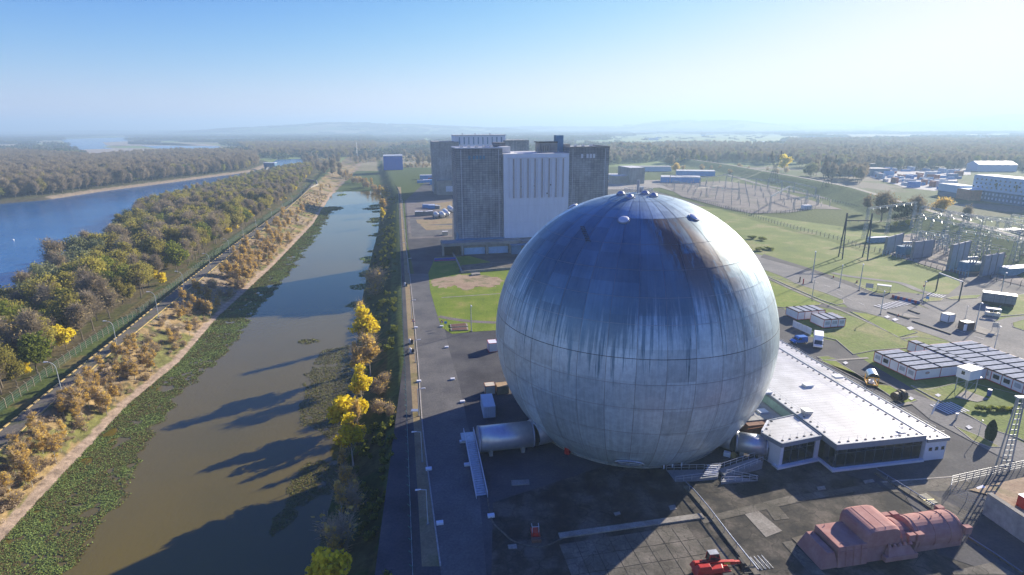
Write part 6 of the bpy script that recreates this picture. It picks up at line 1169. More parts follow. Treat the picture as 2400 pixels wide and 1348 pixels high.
x, y = g(2112, 1012, 5.1); dx, dy = x-MO[0], y-MO[1]; X_, Y_ = dx*math.cos(MA)+dy*math.sin(MA), -dx*math.sin(MA)+dy*math.cos(MA); pm_('antenna', M_GALV, lambda b: (b.box(X_-.7, X_+.7, Y_-.5, Y_+.5, 5.2, 5.3), b.tube((X_, Y_, 5.2), (X_, Y_, 6.4), 0.05), b.tube((X_-.5, Y_, 5.8), (X_+.5, Y_, 6.0), 0.04), b.tube((X_+.3, Y_-.4, 5.6), (X_-.4, Y_+.4, 6.2), 0.04)))
# glazed lean-to and low annex between museum and sphere
an = thing('low_annex', 'low grey annex with roof lights squeezed between the sphere and the white museum', 'building', MO, MA)
pm_('roof', M_ROOFG, lambda b: b.box(-9, -0.6, 14, 40, 2.9, 3.1), par=an); pm_('wall', mat('rust_brick', (0.2, 0.1, 0.07), 0.8), lambda b: b.box(-9, -0.7, 12.5, 40, 0, 2.9), par=an); pm_('green_strip', mat('pale_green_glass', (0.25, 0.38, 0.33), 0.3), lambda b: b.add([(-0.6, 11.6, 3.2), (-0.05, 11.6, 4.6), (-0.05, 40, 4.6), (-0.6, 40, 3.2)], [(0, 1, 2, 3)]), par=an)
for i in range(4):
    for j in range(2): pm_('skylight', M_TEAL if 0 else M_WPAINT, lambda b: b.box(-7.5+j*3.2, -5.6+j*3.2, 16+i*3.0, 17.6+i*3.0, 3.1, 3.45), par=an)
for i in range(9): pm_('trellis_bar', mat('rust_edge', (0.3, 0.1, 0.05), 0.8), lambda b: b.bar((-9.6, 11.8+i*1.3, 2.6), (-0.8, 12.4+i*1.3, 2.9), 0.1, 0.1), par=an)
# ---- ramps at the portal
rp_ = thing('access_ramp', 'grey metal ramps with handrails between the sphere portal and the museum', 'ramp', (*g(1690, 1100), 0.0))
def rampseg(poly_px, z0, z1, m=None):
    P_ = [g(u, v, z) for (u, v), z in zip(poly_px, (z0, z0, z1, z1))]; Z_ = (z0, z0, z1, z1); b = MB(); b.add([(*p, z) for p, z in zip(P_, Z_)]+[(*p, 0) for p in P_], [(0, 1, 2, 3), (0, 4, 5, 1), (1, 5, 6, 2), (2, 6, 7, 3), (3, 7, 4, 0)]); b.build('ramp_deck', m or M_GALV, rp_)
    for i, j in ((1, 2), (3, 0)):
        b = MB(); p, q = Vector((*P_[i], Z_[i])), Vector((*P_[j], Z_[j])); n = max(2, int((q-p).length/1.2)); up = Vector((0, 0, 1.0))
        b.tube(tuple(p+up), tuple(q+up), 0.03, n=5); b.tube(tuple(p+up*0.5), tuple(q+up*0.5), 0.02, n=4); [b.tube(tuple(p+(q-p)*k/n), tuple(p+(q-p)*k/n+up), 0.025, n=4) for k in range(n+1)]; b.build('handrail', M_WPAINT, rp_)
M_DECK = mat('ramp_grating', (0.22, 0.24, 0.27), 0.6, 0.3, var=0.2, scale=3)
rampseg([(1583, 1129), (1562, 1102), (1650, 1100), (1640, 1122)], 0.1, 0.5, M_DECK); rampseg([(1640, 1122), (1650, 1102), (1688, 1097), (1682, 1117)], 0.5, 0.6, M_DECK); rampseg([(1700, 1116), (1683, 1100), (1768, 1072), (1788, 1082)], 0.6, 1.5, M_DECK); rampseg([(1690, 1130), (1702, 1112), (1775, 1127), (1772, 1127)], 0.5, 0.1, M_DECK)
for k in range(6): b = MB(); p0, p1 = g(1648+k*2, 1115-k*4.2, 0.6+0.1*k), g(1680+k*2, 1112-k*4.0, 0.6+0.1*k); b.bar((*p0, 0.65+0.12*k), (*p1, 0.65+0.12*k), 0.28, 0.05); b.build('tread', M_WPAINT, rp_)
t = thing('signal_lamp_unit', 'small white and ochre machine on the ground beside the east tunnel', 'machine', (*g(1705, 1070), 0), R(-30)); MB().box(-0.7, 0.5, -0.4, 0.4, 0.1, 0.9).build('body', M_WHITE, None).parent = t; MB().lathe([(0, -0.3), (0.5, -0.25), (0.5, 0.25), (0, 0.3)], (1.0, 0, 0.6), 14, 'y').build('wheel', mat('ochre', (0.4, 0.25, 0.08), 0.6), None).parent = t

# ================================================================== SOUTH YARD
M_PINK = mat('faded_red_primer', (0.44, 0.235, 0.20), 0.85, var=0.2, scale=0.7, c2=(0.34, 0.14, 0.12), bump=0.01, bscale=3)
GA = R(10); GO = (43.0, 65.3, 0.0)
ge_ = thing('turbine_generator', 'huge faded red steam turbine and generator casing displayed on the yard', 'turbine', GO, GA)
def pg(nm, f, **k):
    b = MB(); f(b); o = b.build(nm, M_PINK, None, **k); o.parent = ge_; return o
pg('end_bearing', lambda b: b.prism([(-0.5, -0.3), (2.2, -0.3), (2.2, 5.0), (-0.5, 5.0)], 0, 2.3, [(0.5, 0.1), (1.6, 0.1), (1.6, 4.6), (0.5, 4.6)]), bevel=0.08)
pg('front_casing', lambda b: b.prism([(2.0, -0.4), (6.6, -0.4), (6.6, 5.0), (2.0, 5.0)], 0, 3.1, [(2.0, 0.0), (6.6, 0.0), (6.6, 4.8), (2.0, 4.8)]), bevel=0.06)
pg('casing_step', lambda b: b.box(1.4, 2.1, 0.1, 4.7, 0, 1.4), bevel=0.05)
def hood(b):
    n_ = 18; V = []; x0, x1, h0, h1 = 6.3, 11.9, 2.4, 5.1
    for k in range(n_+1):
        a = math.pi*k/n_; cx_ = math.copysign(abs(math.cos(a))**0.42, math.cos(a)); sz = math.sin(a)**0.42 if math.sin(a) > 0 else 0; V.append(((x0+x1)/2-cx_*(x1-x0)/2, h0+(h1-h0)*sz))
    VV = []; F = []
    for yy_, s_ in ((0.0, 0.93), (0.5, 1.0), (5.0, 1.0), (5.4, 0.93)):
        for (x, z) in V: VV.append(((x0+x1)/2+(x-(x0+x1)/2)*s_, yy_, h0+(z-h0)*s_))
    k_ = n_+1
    for s_ in range(3):
        for i in range(n_): F.append((s_*k_+i, s_*k_+i+1, (s_+1)*k_+i+1, (s_+1)*k_+i))
    F += [tuple(range(k_-1, -1, -1)), tuple(range(3*k_, 4*k_))]; b.add(VV, F)
pg('exhaust_hood', hood, smooth=False)
pg('main_casing', lambda b: b.prism([(6.6, -0.2), (13.8, -0.2), (13.8, 5.4), (6.6, 5.4)], 0, 2.6, [(6.6, 0.5), (12.6, 0.5), (12.6, 5.0), (6.6, 5.0)]), bevel=0.1)
pg('side_ledge', lambda b: b.box(9.0, 14.2, -1.0, -0.2, 0.3, 1.1), bevel=0.06); pg('side_ledge', lambda b: b.prism([(9.5, -0.9), (13.8, -0.9), (13.8, 0), (9.5, 0)], 1.1, 2.0, [(10, -0.2), (13.4, -0.2), (13.4, 0.2), (10, 0.2)]), bevel=0.05)
for xx in (15.4, 18.0, 20.6, 22.3): pg('barrel_flange', lambda b: b.lathe([(2.35, xx-0.07), (2.43, xx-0.05), (2.43, xx+0.05), (2.35, xx+0.07)], (0, 2.5, 1.75), 32, 'x'))
for zz_ in (0.9, 2.35): pg('casing_flange', lambda b: b.box(2.2, 6.5, -0.36+zz_*0.08, -0.2+zz_*0.08, zz_, zz_+0.09))
for xx in (3.2, 4.4, 5.6): pg('stiffener', lambda b: b.bar((xx, -0.42, 0.1), (xx, -0.08, 3.0), 0.09, 0.12))
for xx in (9.0, 10.6): pg('hood_seam', lambda b: b.bar((xx-1.2, 0.3, 5.1), (xx-1.2, 5.1, 5.1), 0.06, 0.05))
for k in range(5): pg('bolt_boss', lambda b: b.tube((10+k*0.85, -0.25, 2.15), (10+k*0.85, -0.05, 2.5), 0.28, 0.2, 10))
pg('neck', lambda b: b.lathe([(1.4, 12.2), (2.3, 12.6), (2.3, 13.3), (1.7, 13.6), (1.7, 14.6), (2.45, 14.7)], (0, 2.5, 1.75), 28, 'x'), smooth=False)
pg('generator_barrel', lambda b: b.lathe([(0, 14.6), (2.35, 14.6), (2.35, 22.6), (1.9, 23.2), (0, 23.4)], (0, 2.5, 1.75), 32, 'x'), smooth=False)
pg('barrel_skirt', lambda b: b.box(14.8, 22.8, 0.3, 4.7, 0, 1.4), bevel=0.05)
for (x, y) in ((14.6, -0.1), (14.6, 4.4), (22.6, -0.1), (22.6, 4.4), (13.2, 4.4), (13.3, 0.0)): pg('lifting_lug', lambda b: b.box(x, x+1.1, y, y+0.8, 2.2, 3.35), bevel=0.05)
for (x, y, z) in ((17, 2.3, 4.1), (18.6, 2.0, 4.1), (20.3, 2.8, 4.08), (20.6, 2.3, 4.1), (1.0, 0.8, 2.3), (1.0, 3.9, 2.3), (3.0, 0.7, 3.1), (3, 4.2, 3.1), (5.9, 1.0, 3.1)): pg('eye_bolt', lambda b: b.tube((x, y, z-0.05), (x+0.12, y+0.15, z+0.22), 0.06))
# telehandler
TO = g(1668, 1352); tele = thing('telehandler', 'red rotating telehandler with a glazed cab, forks against the pipe rail', 'telehandler', (*TO, 0.06), R(8))
def pt_(nm, m, f, par=tele, **k):
    b = MB(); f(b); o = b.build(nm, m, None, **k); o.parent = par; return o
pt_('chassis', M_RED, lambda b: (b.prism([(-2.6, -0.9), (2.4, -0.9), (2.4, 0.9), (-2.6, 0.9)], 0.55, 1.35, [(-2.5, -0.8), (2.3, -0.8), (2.3, 0.8), (-2.5, 0.8)]), b.box(-0.9, 0.9, -1.25, -0.9, 0.45, 1.15)), bevel=0.06)
pt_('turret', M_RED, lambda b: b.prism([(-2.9, -1.1), (1.2, -1.0), (1.5, 0.2), (1.2, 1.1), (-2.9, 1.1)], 1.45, 2.05, [(-2.5, -1.0), (1.0, -0.9), (1.3, 0.2), (1.0, 1.0), (-2.5, 1.0)]), bevel=0.08)
pt_('engine_cover', M_RED, lambda b: b.prism([(-2.8, -1.1), (-0.6, -1.1), (-0.6, -0.2), (-2.8, -0.2)], 2.05, 2.6, [(-2.4, -1.0), (-0.8, -1.0), (-0.8, -0.3), (-2.4, -0.3)]), bevel=0.06)
pt_('boom', M_RED, lambda b: (b.bar((-2.6, 0.25, 2.3), (3.2, 0.25, 1.75), 0.42, 0.5), b.bar((3.2, 0.25, 1.75), (4.1, 0.25, 1.66), 0.32, 0.36))); pt_('boom_head', M_DARK, lambda b: (b.box(4.1, 4.5, -0.35, 0.85, 0.5, 1.9), b.bar((3.4, 0.25, 1.2), (4.2, 0.25, 0.9), 0.2, 0.2)))
pt_('fork', M_DARK, lambda b: b.box(4.5, 5.7, -0.35, -0.2, 0.12, 0.2)); pt_('fork', M_DARK, lambda b: b.box(4.5, 5.7, 0.7, 0.85, 0.12, 0.2))
cabn = pt_('cab', M_GLASS, lambda b: b.prism([(-0.4, 0.45), (1.35, 0.45), (1.35, 1.35), (-0.4, 1.35)], 1.9, 3.1, [(-0.2, 0.5), (0.95, 0.5), (0.95, 1.3), (-0.2, 1.3)]))
pt_('cab_roof', M_GALV, lambda b: b.box(-0.3, 1.0, 0.45, 1.35, 3.1, 3.2), par=cabn)
pt_('cab_frame', M_RED, lambda b: [b.bar((a, c_, 1.9), (a2_, c_*0.98+0.02, 3.12), 0.09, 0.09) for a, a2_ in ((-0.42, -0.22), (1.37, 0.97)) for c_ in (0.45, 1.35)], par=cabn)
for sx_ in (-1.7, 1.6):
    for sy in (-1.15, 1.15): w_ = pt_('wheel', mat('tyre_rubber', (0.02, 0.02, 0.02), 0.85), lambda b: b.lathe([(0.25, -0.2), (0.5, -0.22), (0.58, -0.12), (0.58, 0.12), (0.5, 0.22), (0.25, 0.2)], (sx_, sy, 0.58), 20, 'y')); pt_('rim', mat('pale_rim', (0.5, 0.52, 0.55), 0.4), lambda b: b.lathe([(0, -0.12), (0.28, -0.16), (0.28, 0.16), (0, 0.12)], (sx_, sy, 0.58), 14, 'y'), par=w_)
pt_('mudguard', M_DARK, lambda b: b.box(-2.4, -1.0, -1.4, -0.95, 1.2, 1.28)); pt_('mudguard', M_DARK, lambda b: b.box(0.9, 2.3, -1.4, -0.95, 1.2, 1.28)); pt_('number_plate', mat('yellow_plate', (0.7, 0.55, 0.05), 0.5), lambda b: b.box(-0.5, 0.4, -1.28, -1.25, 0.7, 0.95)); pt_('boom_label', MATS['yellow_plate'], lambda b: b.bar((1.6, 0.02, 1.9), (2.5, 0.02, 1.82), 0.03, 0.25)); pt_('mirror', mat('magenta_gloss', (0.3, 0.03, 0.12), 0.2), lambda b: b.box(-2.3, -1.7, -1.35, -1.15, 1.4, 1.5))
# small loader
LO_ = g(1254, 1255); ldr = thing('compact_loader', 'small red compact loader parked in the deep shadow of the sphere', 'loader', (*LO_, 0.02), R(95))
for nm, m, f in (('body', M_RED, lambda b: b.prism([(-0.9, -0.5), (0.9, -0.5), (0.9, 0.5), (-0.9, 0.5)], 0.3, 1.0, [(-0.8, -.4), (0.6, -.4), (0.6, .4), (-0.8, .4)])), ('roll_bar', M_WPAINT, lambda b: (b.tube((-0.5, -0.5, 0.9), (-0.5, -0.5, 1.9), 0.04), b.tube((-0.5, 0.5, 0.9), (-0.5, 0.5, 1.9), 0.04), b.tube((-0.5, -0.5, 1.9), (-0.5, 0.5, 1.9), 0.04), b.tube((0.3, -0.5, 1.9), (-0.5, -0.5, 1.9), 0.04), b.tube((0.3, 0.5, 1.9), (-0.5, 0.5, 1.9), 0.04))), ('bucket', mat('rusty_bucket', (0.16, 0.08, 0.06), 0.8), lambda b: b.box(-1.7, -1.1, -0.7, 0.7, 0.1, 0.6)), ('lift_arm', M_RED, lambda b: (b.bar((0.5, -0.6, 1.0), (-1.2, -0.6, 0.5), 0.1, 0.14), b.bar((0.5, 0.6, 1.0), (-1.2, 0.6, 0.5), 0.1, 0.14)))):
    b = MB(); f(b); o = b.build(nm, m, None); o.parent = ldr
for a in (-0.55, 0.6):
    for c_ in (-0.6, 0.6): b = MB(); b.lathe([(0, -0.1), (0.32, -0.1), (0.32, 0.1), (0, 0.1)], (a, c_, 0.32), 14, 'y'); o = b.build('wheel', MATS['tyre_rubber'], None); o.parent = ldr
# pipe rails on a narrow concrete strip
def piperail(name, lab, pts, stripw, z):
    P_ = gs(pts); t = thing(name, lab, 'pipe rail', (*P_[0], 0)); n = len(P_)
    MB().prism(strip(P_, stripw), 0.0, 0.28).build('footing', M_SLAB, t)
    b = MB(); b.path([(*p, z) for p in P_], 0.085, 8); b.build('pipe', mat('blue_grey_pipe', (0.16, 0.2, 0.3), 0.4, 0.4), t)
    for a, c_ in zip(P_[:-1], P_[1:]):
        k = max(1, int(math.dist(a, c_)/3.2))
        for i in range(k): q = Vector((*a, 0)).lerp(Vector((*c_, 0)), (i+0.5)/k); MB().tube((q[0], q[1], 0.2), (q[0], q[1], z), 0.05).build('support', M_GALV, t)
piperail('pipe_rail', 'grey blue pipe rail crossing the yard beside the slab paving', [(1606, 1142), (1625, 1160), (1660, 1202), (1710, 1268), (1775, 1350)], 0.9, 1.05)
piperail('pipe_rail', 'grey blue pipe rail running from the museum shadow behind the red turbine', [(2052, 1110), (2105, 1143), (2160, 1178), (2205, 1208)], 0.6, 1.0)
piperail('pipe_rail', 'low pipe on the yard right of the red turbine', [(2270, 1262), (2330, 1300), (2395, 1345)], 0.4, 0.3)
t = thing('floor_grate', 'dark slatted grate lying on the concrete beside the rail', 'grate', (*g(2170, 1170), 0.06)); gp = gs([(2150, 1163), (2172, 1160), (2200, 1182), (2178, 1188)])
for i in range(9): f_ = i/9; a = np.array(gp[0])*(1-f_)+np.array(gp[3])*f_; c_ = np.array(gp[1])*(1-f_)+np.array(gp[2])*f_; MB().bar((*a, 0.15), (*c_, 0.15), 0.14, 0.12).build('slat', M_DARK, t)
MB().bar((*(np.array(gp[0])*.5+np.array(gp[3])*.5), 0.24), (*(np.array(gp[1])*.4+np.array(gp[2])*.6), 0.24), 0.18, 0.04).build('yellow_mark', MATS['yellow_plate'], t)
# right hand wall, red box
W0, W1 = g(2300, 1208), g(2304, 1156); hw = hgt(2300, 1208, 1160); wp = gs([(2302, 1205), (2400, 1272), (2480, 1330)])
t = thing('concrete_wall', 'thick weathered concrete wall at the right edge behind the turbine', 'wall', (*wp[0], 0)); b = MB(); 
nrm = np.array(E1); b.prism([wp[0], wp[2], tuple(np.array(wp[2])+nrm*0.7), tuple(np.array(wp[0])+nrm*0.7)], 0, hw); b.build('wall_body', mat('streaked_concrete', (0.34, 0.34, 0.33), 0.9, var=0.35, scale=0.8, bump=0.03), t)
MB().prism([tuple(np.array(wp[0])-nrm*0.06), tuple(np.array(wp[2])-nrm*0.06), tuple(np.array(wp[2])+nrm*0.76), tuple(np.array(wp[0])+nrm*0.76)], hw, hw+0.12).build('coping', M_PALE, t)
x, y = g(2397, 1190); t = thing('red_box', 'tall red box with a white lid behind the concrete wall', 'cabinet', (x, y, 0)); MB((x, y, 0), SA).box(-0.7, 0.7, -0.6, 0.6, 0, 2.1).build('body', M_RED, t); MB((x, y, 0), SA).box(-0.75, 0.75, -0.65, 0.65, 2.1, 2.2).build('lid', M_WHITE, t)
x, y = g(2300, 1146); t = thing('tipped_sheet', 'white sheet lying on the ground behind the mesh fence', 'sheet', (x, y, 0)); MB((x, y, 0), 0.3).add([(-0.9, -0.4, 0.05), (0.9, -0.4, 0.1), (0.8, 0.4, 0.35), (-0.9, 0.3, 0.3)], [(0, 1, 2, 3)]).build('panel', M_WHITE, t)
sheet('rough_ground', gs([(2270, 1150), (2400, 1120), (2480, 1150), (2480, 1250), (2390, 1205), (2310, 1160)]), 0.19, M_DIRT)
for k in range(4): x, y = g(1778+k*9, 1338-k*1.5); b = MB((x, y, 0.05), 0.2); b.tube((0, 0, 0), (-0.4, 1.6, 1.0), 0.03); b.tube((0.5, 0, 0), (-0.4, 1.6, 1.0), 0.03); b.build('scaffold_tube', M_GALV, thing('scaffold_frame', 'thin silver scaffold frame leaning at the lower edge by the pipe rail', 'scaffold frame', (x, y, 0.05), group='scaffold frames by the pipe rail'))

# ================================================================== LATTICE WORK
def lattice(b, p0, p1, w0, w1, n, r=0.05, brace=True):
    """four legged lattice column from p0 to p1"""
    p0 = Vector(p0); p1 = Vector(p1); d = (p1-p0).normalized(); a = d.cross(Vector((0, 1, 0.01))).normalized(); c = d.cross(a)
    def cor(t, i): w_ = (w0+(w1-w0)*t)/2; s = ((-1, -1), (1, -1), (1, 1), (-1, 1))[i]; return tuple(p0+(p1-p0)*t+a*s[0]*w_+c*s[1]*w_)
    for i in range(4): b.tube(cor(0, i), cor(1, i), r, r*0.8, 4)
    for k in range(n):
        t0, t1 = k/n, (k+1)/n
        for i in range(4): j = (i+1) % 4; b.tube(cor(t1, i), cor(t1, j), r*0.6, n=3, cap=False); brace and b.tube(cor(t0, i) if k % 2 else cor(t0, j), cor(t1, j) if k % 2 else cor(t1, i), r*0.6, n=3, cap=False)
M_LAT = mat('lattice_steel', (0.34, 0.38, 0.40), 0.55, 0.4); M_LATD = mat('dark_lattice', (0.07, 0.085, 0.10), 0.6, 0.3); M_CER = mat('green_insulator', (0.10, 0.42, 0.36), 0.3); M_PORC = mat('brown_porcelain', (0.40, 0.36, 0.34), 0.45)
x, y = g(2351, 1101); t = thing('lattice_mast', 'tall pale lattice mast with ladder rungs by the museum corner at the right', 'mast', (x, y, 0)); b = MB()
for i in (-1, 1):
    b.bar((x+i*0.95, y-0.3, 0), (x+i*0.5, y, 14), 0.16, 0.22); b.bar((x+i*0.95, y+0.6, 0), (x+i*0.5, y+0.3, 14), 0.16, 0.22)
b.build('leg_channel', M_LAT, t)
for k in range(13): f_ = (k+1)/14; w_ = 0.95+(0.5-0.95)*f_; MB().bar((x-w_, y-0.3+0.3*f_, 14*f_), (x+w_, y-0.3+0.3*f_, 14*f_), 0.08, 0.2).build('rung', M_LAT, t)
MB().box(x-0.8, x+2.6, y-0.3, y+0.6, 14, 14.25).build('head_beam', M_LAT, t)
def pylon(name, lab, u, v, vt, s_rot=SA, grp='lattice pylons'):
    x, y = g(u, v); H_ = hgt(u, v, vt); t = thing(name, lab, 'pylon', (x, y, 0), s_rot, grp)
    def P_(nm, f, m=M_LATD): b = MB(); f(b); o = b.build(nm, m, None); o.parent = t
    wb = 4.6; hw_ = H_*0.52
    for sx_ in (-1, 1):
        for sy in (-1, 1): P_('leg', lambda b: (b.tube((sx_*wb, sy*wb*0.7, 0), (sx_*1.2, sy*1.0, hw_), 0.16, 0.12, 4), [b.tube((sx_*(wb+(1.2-wb)*k/6), sy*(wb*.7+(1-wb*.7)*k/6), hw_*k/6), (-sx_*(wb+(1.2-wb)*(k+1)/6), sy*(wb*.7+(1-wb*.7)*(k+1)/6), hw_*(k+1)/6), 0.07, n=3) for k in range(2, 6)], [b.tube((sx_*(wb+(1.2-wb)*k/6), sy*(wb*.7+(1-wb*.7)*k/6), hw_*k/6), (sx_*(wb+(1.2-wb)*(k+1)/6), -sy*(wb*.7+(1-wb*.7)*(k+1)/6), hw_*(k+1)/6), 0.07, n=3) for k in range(1, 6)]))
    for sx_ in (-1, 1): P_('fork_arm', lambda b: lattice(b, (sx_*0.8, 0, hw_), (sx_*5.2, 0, H_*0.84), 1.4, 1.8, 7, 0.12)); P_('peak', lambda b: lattice(b, (sx_*5.2, 0, H_*0.84), (sx_*5.4, 0, H_), 1.6, 0.3, 3, 0.1))
    P_('cross_arm', lambda b: lattice(b, (-9.5, 0, H_*0.85), (9.5, 0, H_*0.85), 1.2, 1.2, 12, 0.1))
    for x_ in (-9, 0, 9): P_('insulator', lambda b: b.tube((x_, 0, H_*0.85-0.5), (x_, 0, H_*0.85-3.6), 0.18, n=6), M_CER)
    return (x, y, H_)
pyA = pylon('pylon', 'large lattice pylon with a forked head standing by the levee foot road', 1936, 452, 364); pyB = pylon('pylon', 'farther lattice pylon with a forked head behind the far switchyard', 1812, 432, 354)
for i, (u, v, vt) in enumerate([(2118, 304, 277), (1842, 296, 282), (1643, 299, 281), (1516, 298, 281), (1234, 300, 285), (838, 372, 334)]):
    x, y = g(u, v); H_ = min(hgt(u, v, vt), 60); t = thing('distant_mast', 'tiny distant lattice mast '+['on the hazy horizon at the right', 'on the horizon above the levee', 'on the horizon over the pale meadow', 'on the horizon right of the reactor block', 'on the horizon above the reactor block', 'white, standing in the wood left of the blue hall'][i], 'mast', (x, y, 0)); b = MB((x, y, 0)); lattice(b, (0, 0, 0), (0, 0, H_), 4 if i < 5 else 1.6, 1, 7, 0.25 if i < 5 else 0.12); b.build('mast_lattice', M_LATD if i < 5 else M_WPAINT, t); b = MB((x, y, 0)); b.bar((-8, 0, H_*0.8), (8, 0, H_*0.8), 0.5, 0.5); (b.build('cross_arm', M_LATD, t) if i < 5 else None)
# power lines between the two pylons and on to the yard
t = thing('power_line', 'overhead conductors running between the two lattice pylons', 'cable', (pyA[0], pyA[1], pyA[2]*0.8)); 
for o_ in (-9, 0, 9):
    b = MB(); A_ = Vector((pyA[0]+o_*E1[0], pyA[1]+o_*E1[1], pyA[2]*0.85-3.6)); B_ = Vector((pyB[0]+o_*E1[0], pyB[1]+o_*E1[1], pyB[2]*0.85-3.6)); pts = [tuple(A_.lerp(B_, k/14)-Vector((0, 0, 4*4*(k/14)*(1-k/14)))) for k in range(15)]; b.path(pts, 0.05, 3); b.build('conductor', M_DARK, t)
    b = MB(); C_ = Vector((*g(1600+o_*3, 470), 10)); pts = [tuple(B_.lerp(C_, k/14)-Vector((0, 0, 6*4*(k/14)*(1-k/14)))) for k in range(15)]; b.path(pts, 0.05, 3); b.build('conductor', M_DARK, t)
# H frame of two A poles on the lawn
hf = thing('portal_pylon', 'dark steel portal of two A shaped poles with a crossbeam on the lawn', 'pylon', (*g(1998, 606), 0)); tops = []
for (l1, l2, top) in (((1965, 602), (1974, 608), (1984, 499)), ((2021, 603), (2033, 609), (2040, 508))):
    a, c_ = g(*l1), g(*l2); m_ = ((a[0]+c_[0])/2, (a[1]+c_[1])/2); H_ = 21.0; tops.append((m_[0], m_[1], H_))
    for q in (a, c_): b = MB(); b.bar((*q, 0), (m_[0]+(q[0]-m_[0])*0.12, m_[1]+(q[1]-m_[1])*0.12, H_-3), 0.42, 0.42); b.build('pole', M_LATD, hf)
    b = MB(); b.bar((*m_, H_-3.2), (*m_, H_), 0.5, 0.5); b.build('pole_head', M_LATD, hf); b = MB(); [b.bar((a[0]+(m_[0]-a[0])*f_, a[1]+(m_[1]-a[1])*f_, H_*f_), (c_[0]+(m_[0]-c_[0])*f_, c_[1]+(m_[1]-c_[1])*f_, H_*f_), 0.2, 0.2) for f_ in (0.12, 0.25, 0.4)]; b.build('brace', M_LATD, hf)
b = MB(); b.bar((tops[0][0], tops[0][1], 17.6), (tops[1][0], tops[1][1], 17.6), 0.35, 0.45); b.build('crossbeam', M_LATD, hf)
for f_ in (0.15, 0.5, 0.85):
    q = Vector(tops[0]).lerp(Vector(tops[1]), f_); q.z = 17.4; b = MB(); b.tube(tuple(q), tuple(q+Vector((1.2, 1.6, -0.8))), 0.14, n=6); b.build('insulator', M_CER, hf)
    b = MB(); e_ = Vector((*g(2160+f_*60, 560), 15)); b.path([tuple((q+Vector((1.2, 1.6, -0.8))).lerp(e_, k/8)-Vector((0, 0, 1.5*4*(k/8)*(1-k/8)))) for k in range(9)], 0.035, 3); b.build('conductor', M_DARK, hf)
# gantries
def gantry(lab, posts, H_, wd=1.1, m=M_LAT, beams=(1.0, 0.72), ins=True):
    P_ = gs(posts); t = thing('gantry', lab, 'gantry', (*P_[0], 0))
    for p in P_: b = MB(); lattice(b, (*p, 0), (*p, H_), wd*1.5, wd*0.8, max(4, int(H_/1.8)), 0.09); b.build('gantry_post', m, t)
    for f_ in beams:
        for a, c_ in zip(P_[:-1], P_[1:]): b = MB(); lattice(b, (*a, H_*f_), (*c_, H_*f_), 0.8, 0.8, max(3, int(math.dist(a, c_)/2.2)), 0.08); b.build('gantry_beam', m, t)
    if ins:
        for a, c_ in zip(P_[:-1], P_[1:]):
            for q in (0.2, 0.5, 0.8):
                for sg in (-1, 1): s0 = Vector((a[0]+(c_[0]-a[0])*q, a[1]+(c_[1]-a[1])*q, H_*beams[-1]-0.3)); b = MB(); b.tube(tuple(s0), tuple(s0+Vector((1.0*sg, 1.9*sg, -0.7))), 0.16, n=6); b.build('insulator', M_CER, t)
gantry('tall blue grey lattice gantry with two tiers of beams across the near switchyard', [(2146, 566), (2208, 583), (2285, 603), (2372, 628)], 18.5, 1.6)
gantry('lattice gantry of two ladder masts carrying a long tilted beam behind the dark portal', [(2024, 560), (2077, 551), (2135, 541)], 16.5, 1.0, beams=(1.0,))
gantry('smaller gantry with green insulators behind the tall one', [(2135, 540), (2250, 553), (2330, 560)], 10, 0.9, beams=(1.0,)); gantry('low gantry at the far right of the near switchyard', [(2360, 560), (2440, 575)], 13, 0.9, beams=(1.0,))
gantry('gantry with a long beam over the right part of the far switchyard', [(1803, 497), (1847, 468), (1888, 481)], 11, 0.8, beams=(1.0,)); gantry('gantry row at the left of the far switchyard', [(1580, 447), (1655, 462), (1730, 470)], 9, 0.7, beams=(1.0,)); gantry('gantry in the middle of the far switchyard', [(1700, 440), (1770, 447), (1830, 458)], 11, 0.7, beams=(1.0,)); gantry('gantry at the back left of the far switchyard', [(1570, 430), (1640, 438), (1715, 428)], 9, 0.7, beams=(1.0,))
gantry('lattice gantry row at the very back of the near switchyard', [(2180, 548), (2260, 556), (2350, 566), (2430, 580)], 12, 0.9, beams=(1.0,)); gantry('middle lattice gantry in the near switchyard behind the right blast walls', [(2240, 590), (2310, 604), (2390, 622)], 14, 1.1, beams=(1.0, 0.75)); gantry('low lattice gantry close behind the left blast walls', [(2150, 585), (2215, 598)], 9, 0.8, beams=(1.0,)); gantry('low gantry near the white cabin of the far switchyard', [(1860, 492), (1915, 482)], 8, 0.7, beams=(1.0,)); gantry('gantry at the back right of the far switchyard', [(1800, 440), (1860, 452), (1910, 466)], 9, 0.7, beams=(1.0,))
# switchyard ground and apparatus
sheet('switchyard_gravel', gs([(1545, 430), (1700, 425), (1800, 440), (1900, 470), (1975, 492), (1910, 490), (1850, 499), (1760, 501), (1700, 489), (1600, 462)]), 0.26, M_GRAV)
sheet('switchyard_gravel', gs([(2080, 560), (2150, 545), (2300, 550), (2480, 590), (2520, 690), (2400, 672), (2320, 652), (2210, 636), (2075, 594)]), 0.27, M_GRAV)
sheet('yard_apron', gs([(1420, 425), (1560, 422), (1700, 450), (1600, 455), (1545, 440), (1500, 445), (1420, 445)]), 0.24, M_PALE if 0 else ground_mat('dusty_yard', [(0.24, 0.22, 0.19), (0.3, 0.28, 0.25)], 0.05, 0.6))
sheet('levee_foot_road', strip(smoothline(gs([(1700, 408), (1780, 432), (1850, 447), (1960, 470), (2080, 497), (2160, 528), (2300, 548), (2500, 590)]), 4), 6), 0.28, M_ROADL)
lvp = [(float(fLV(y)), y) for y in np.linspace(130, 1100, 60)]
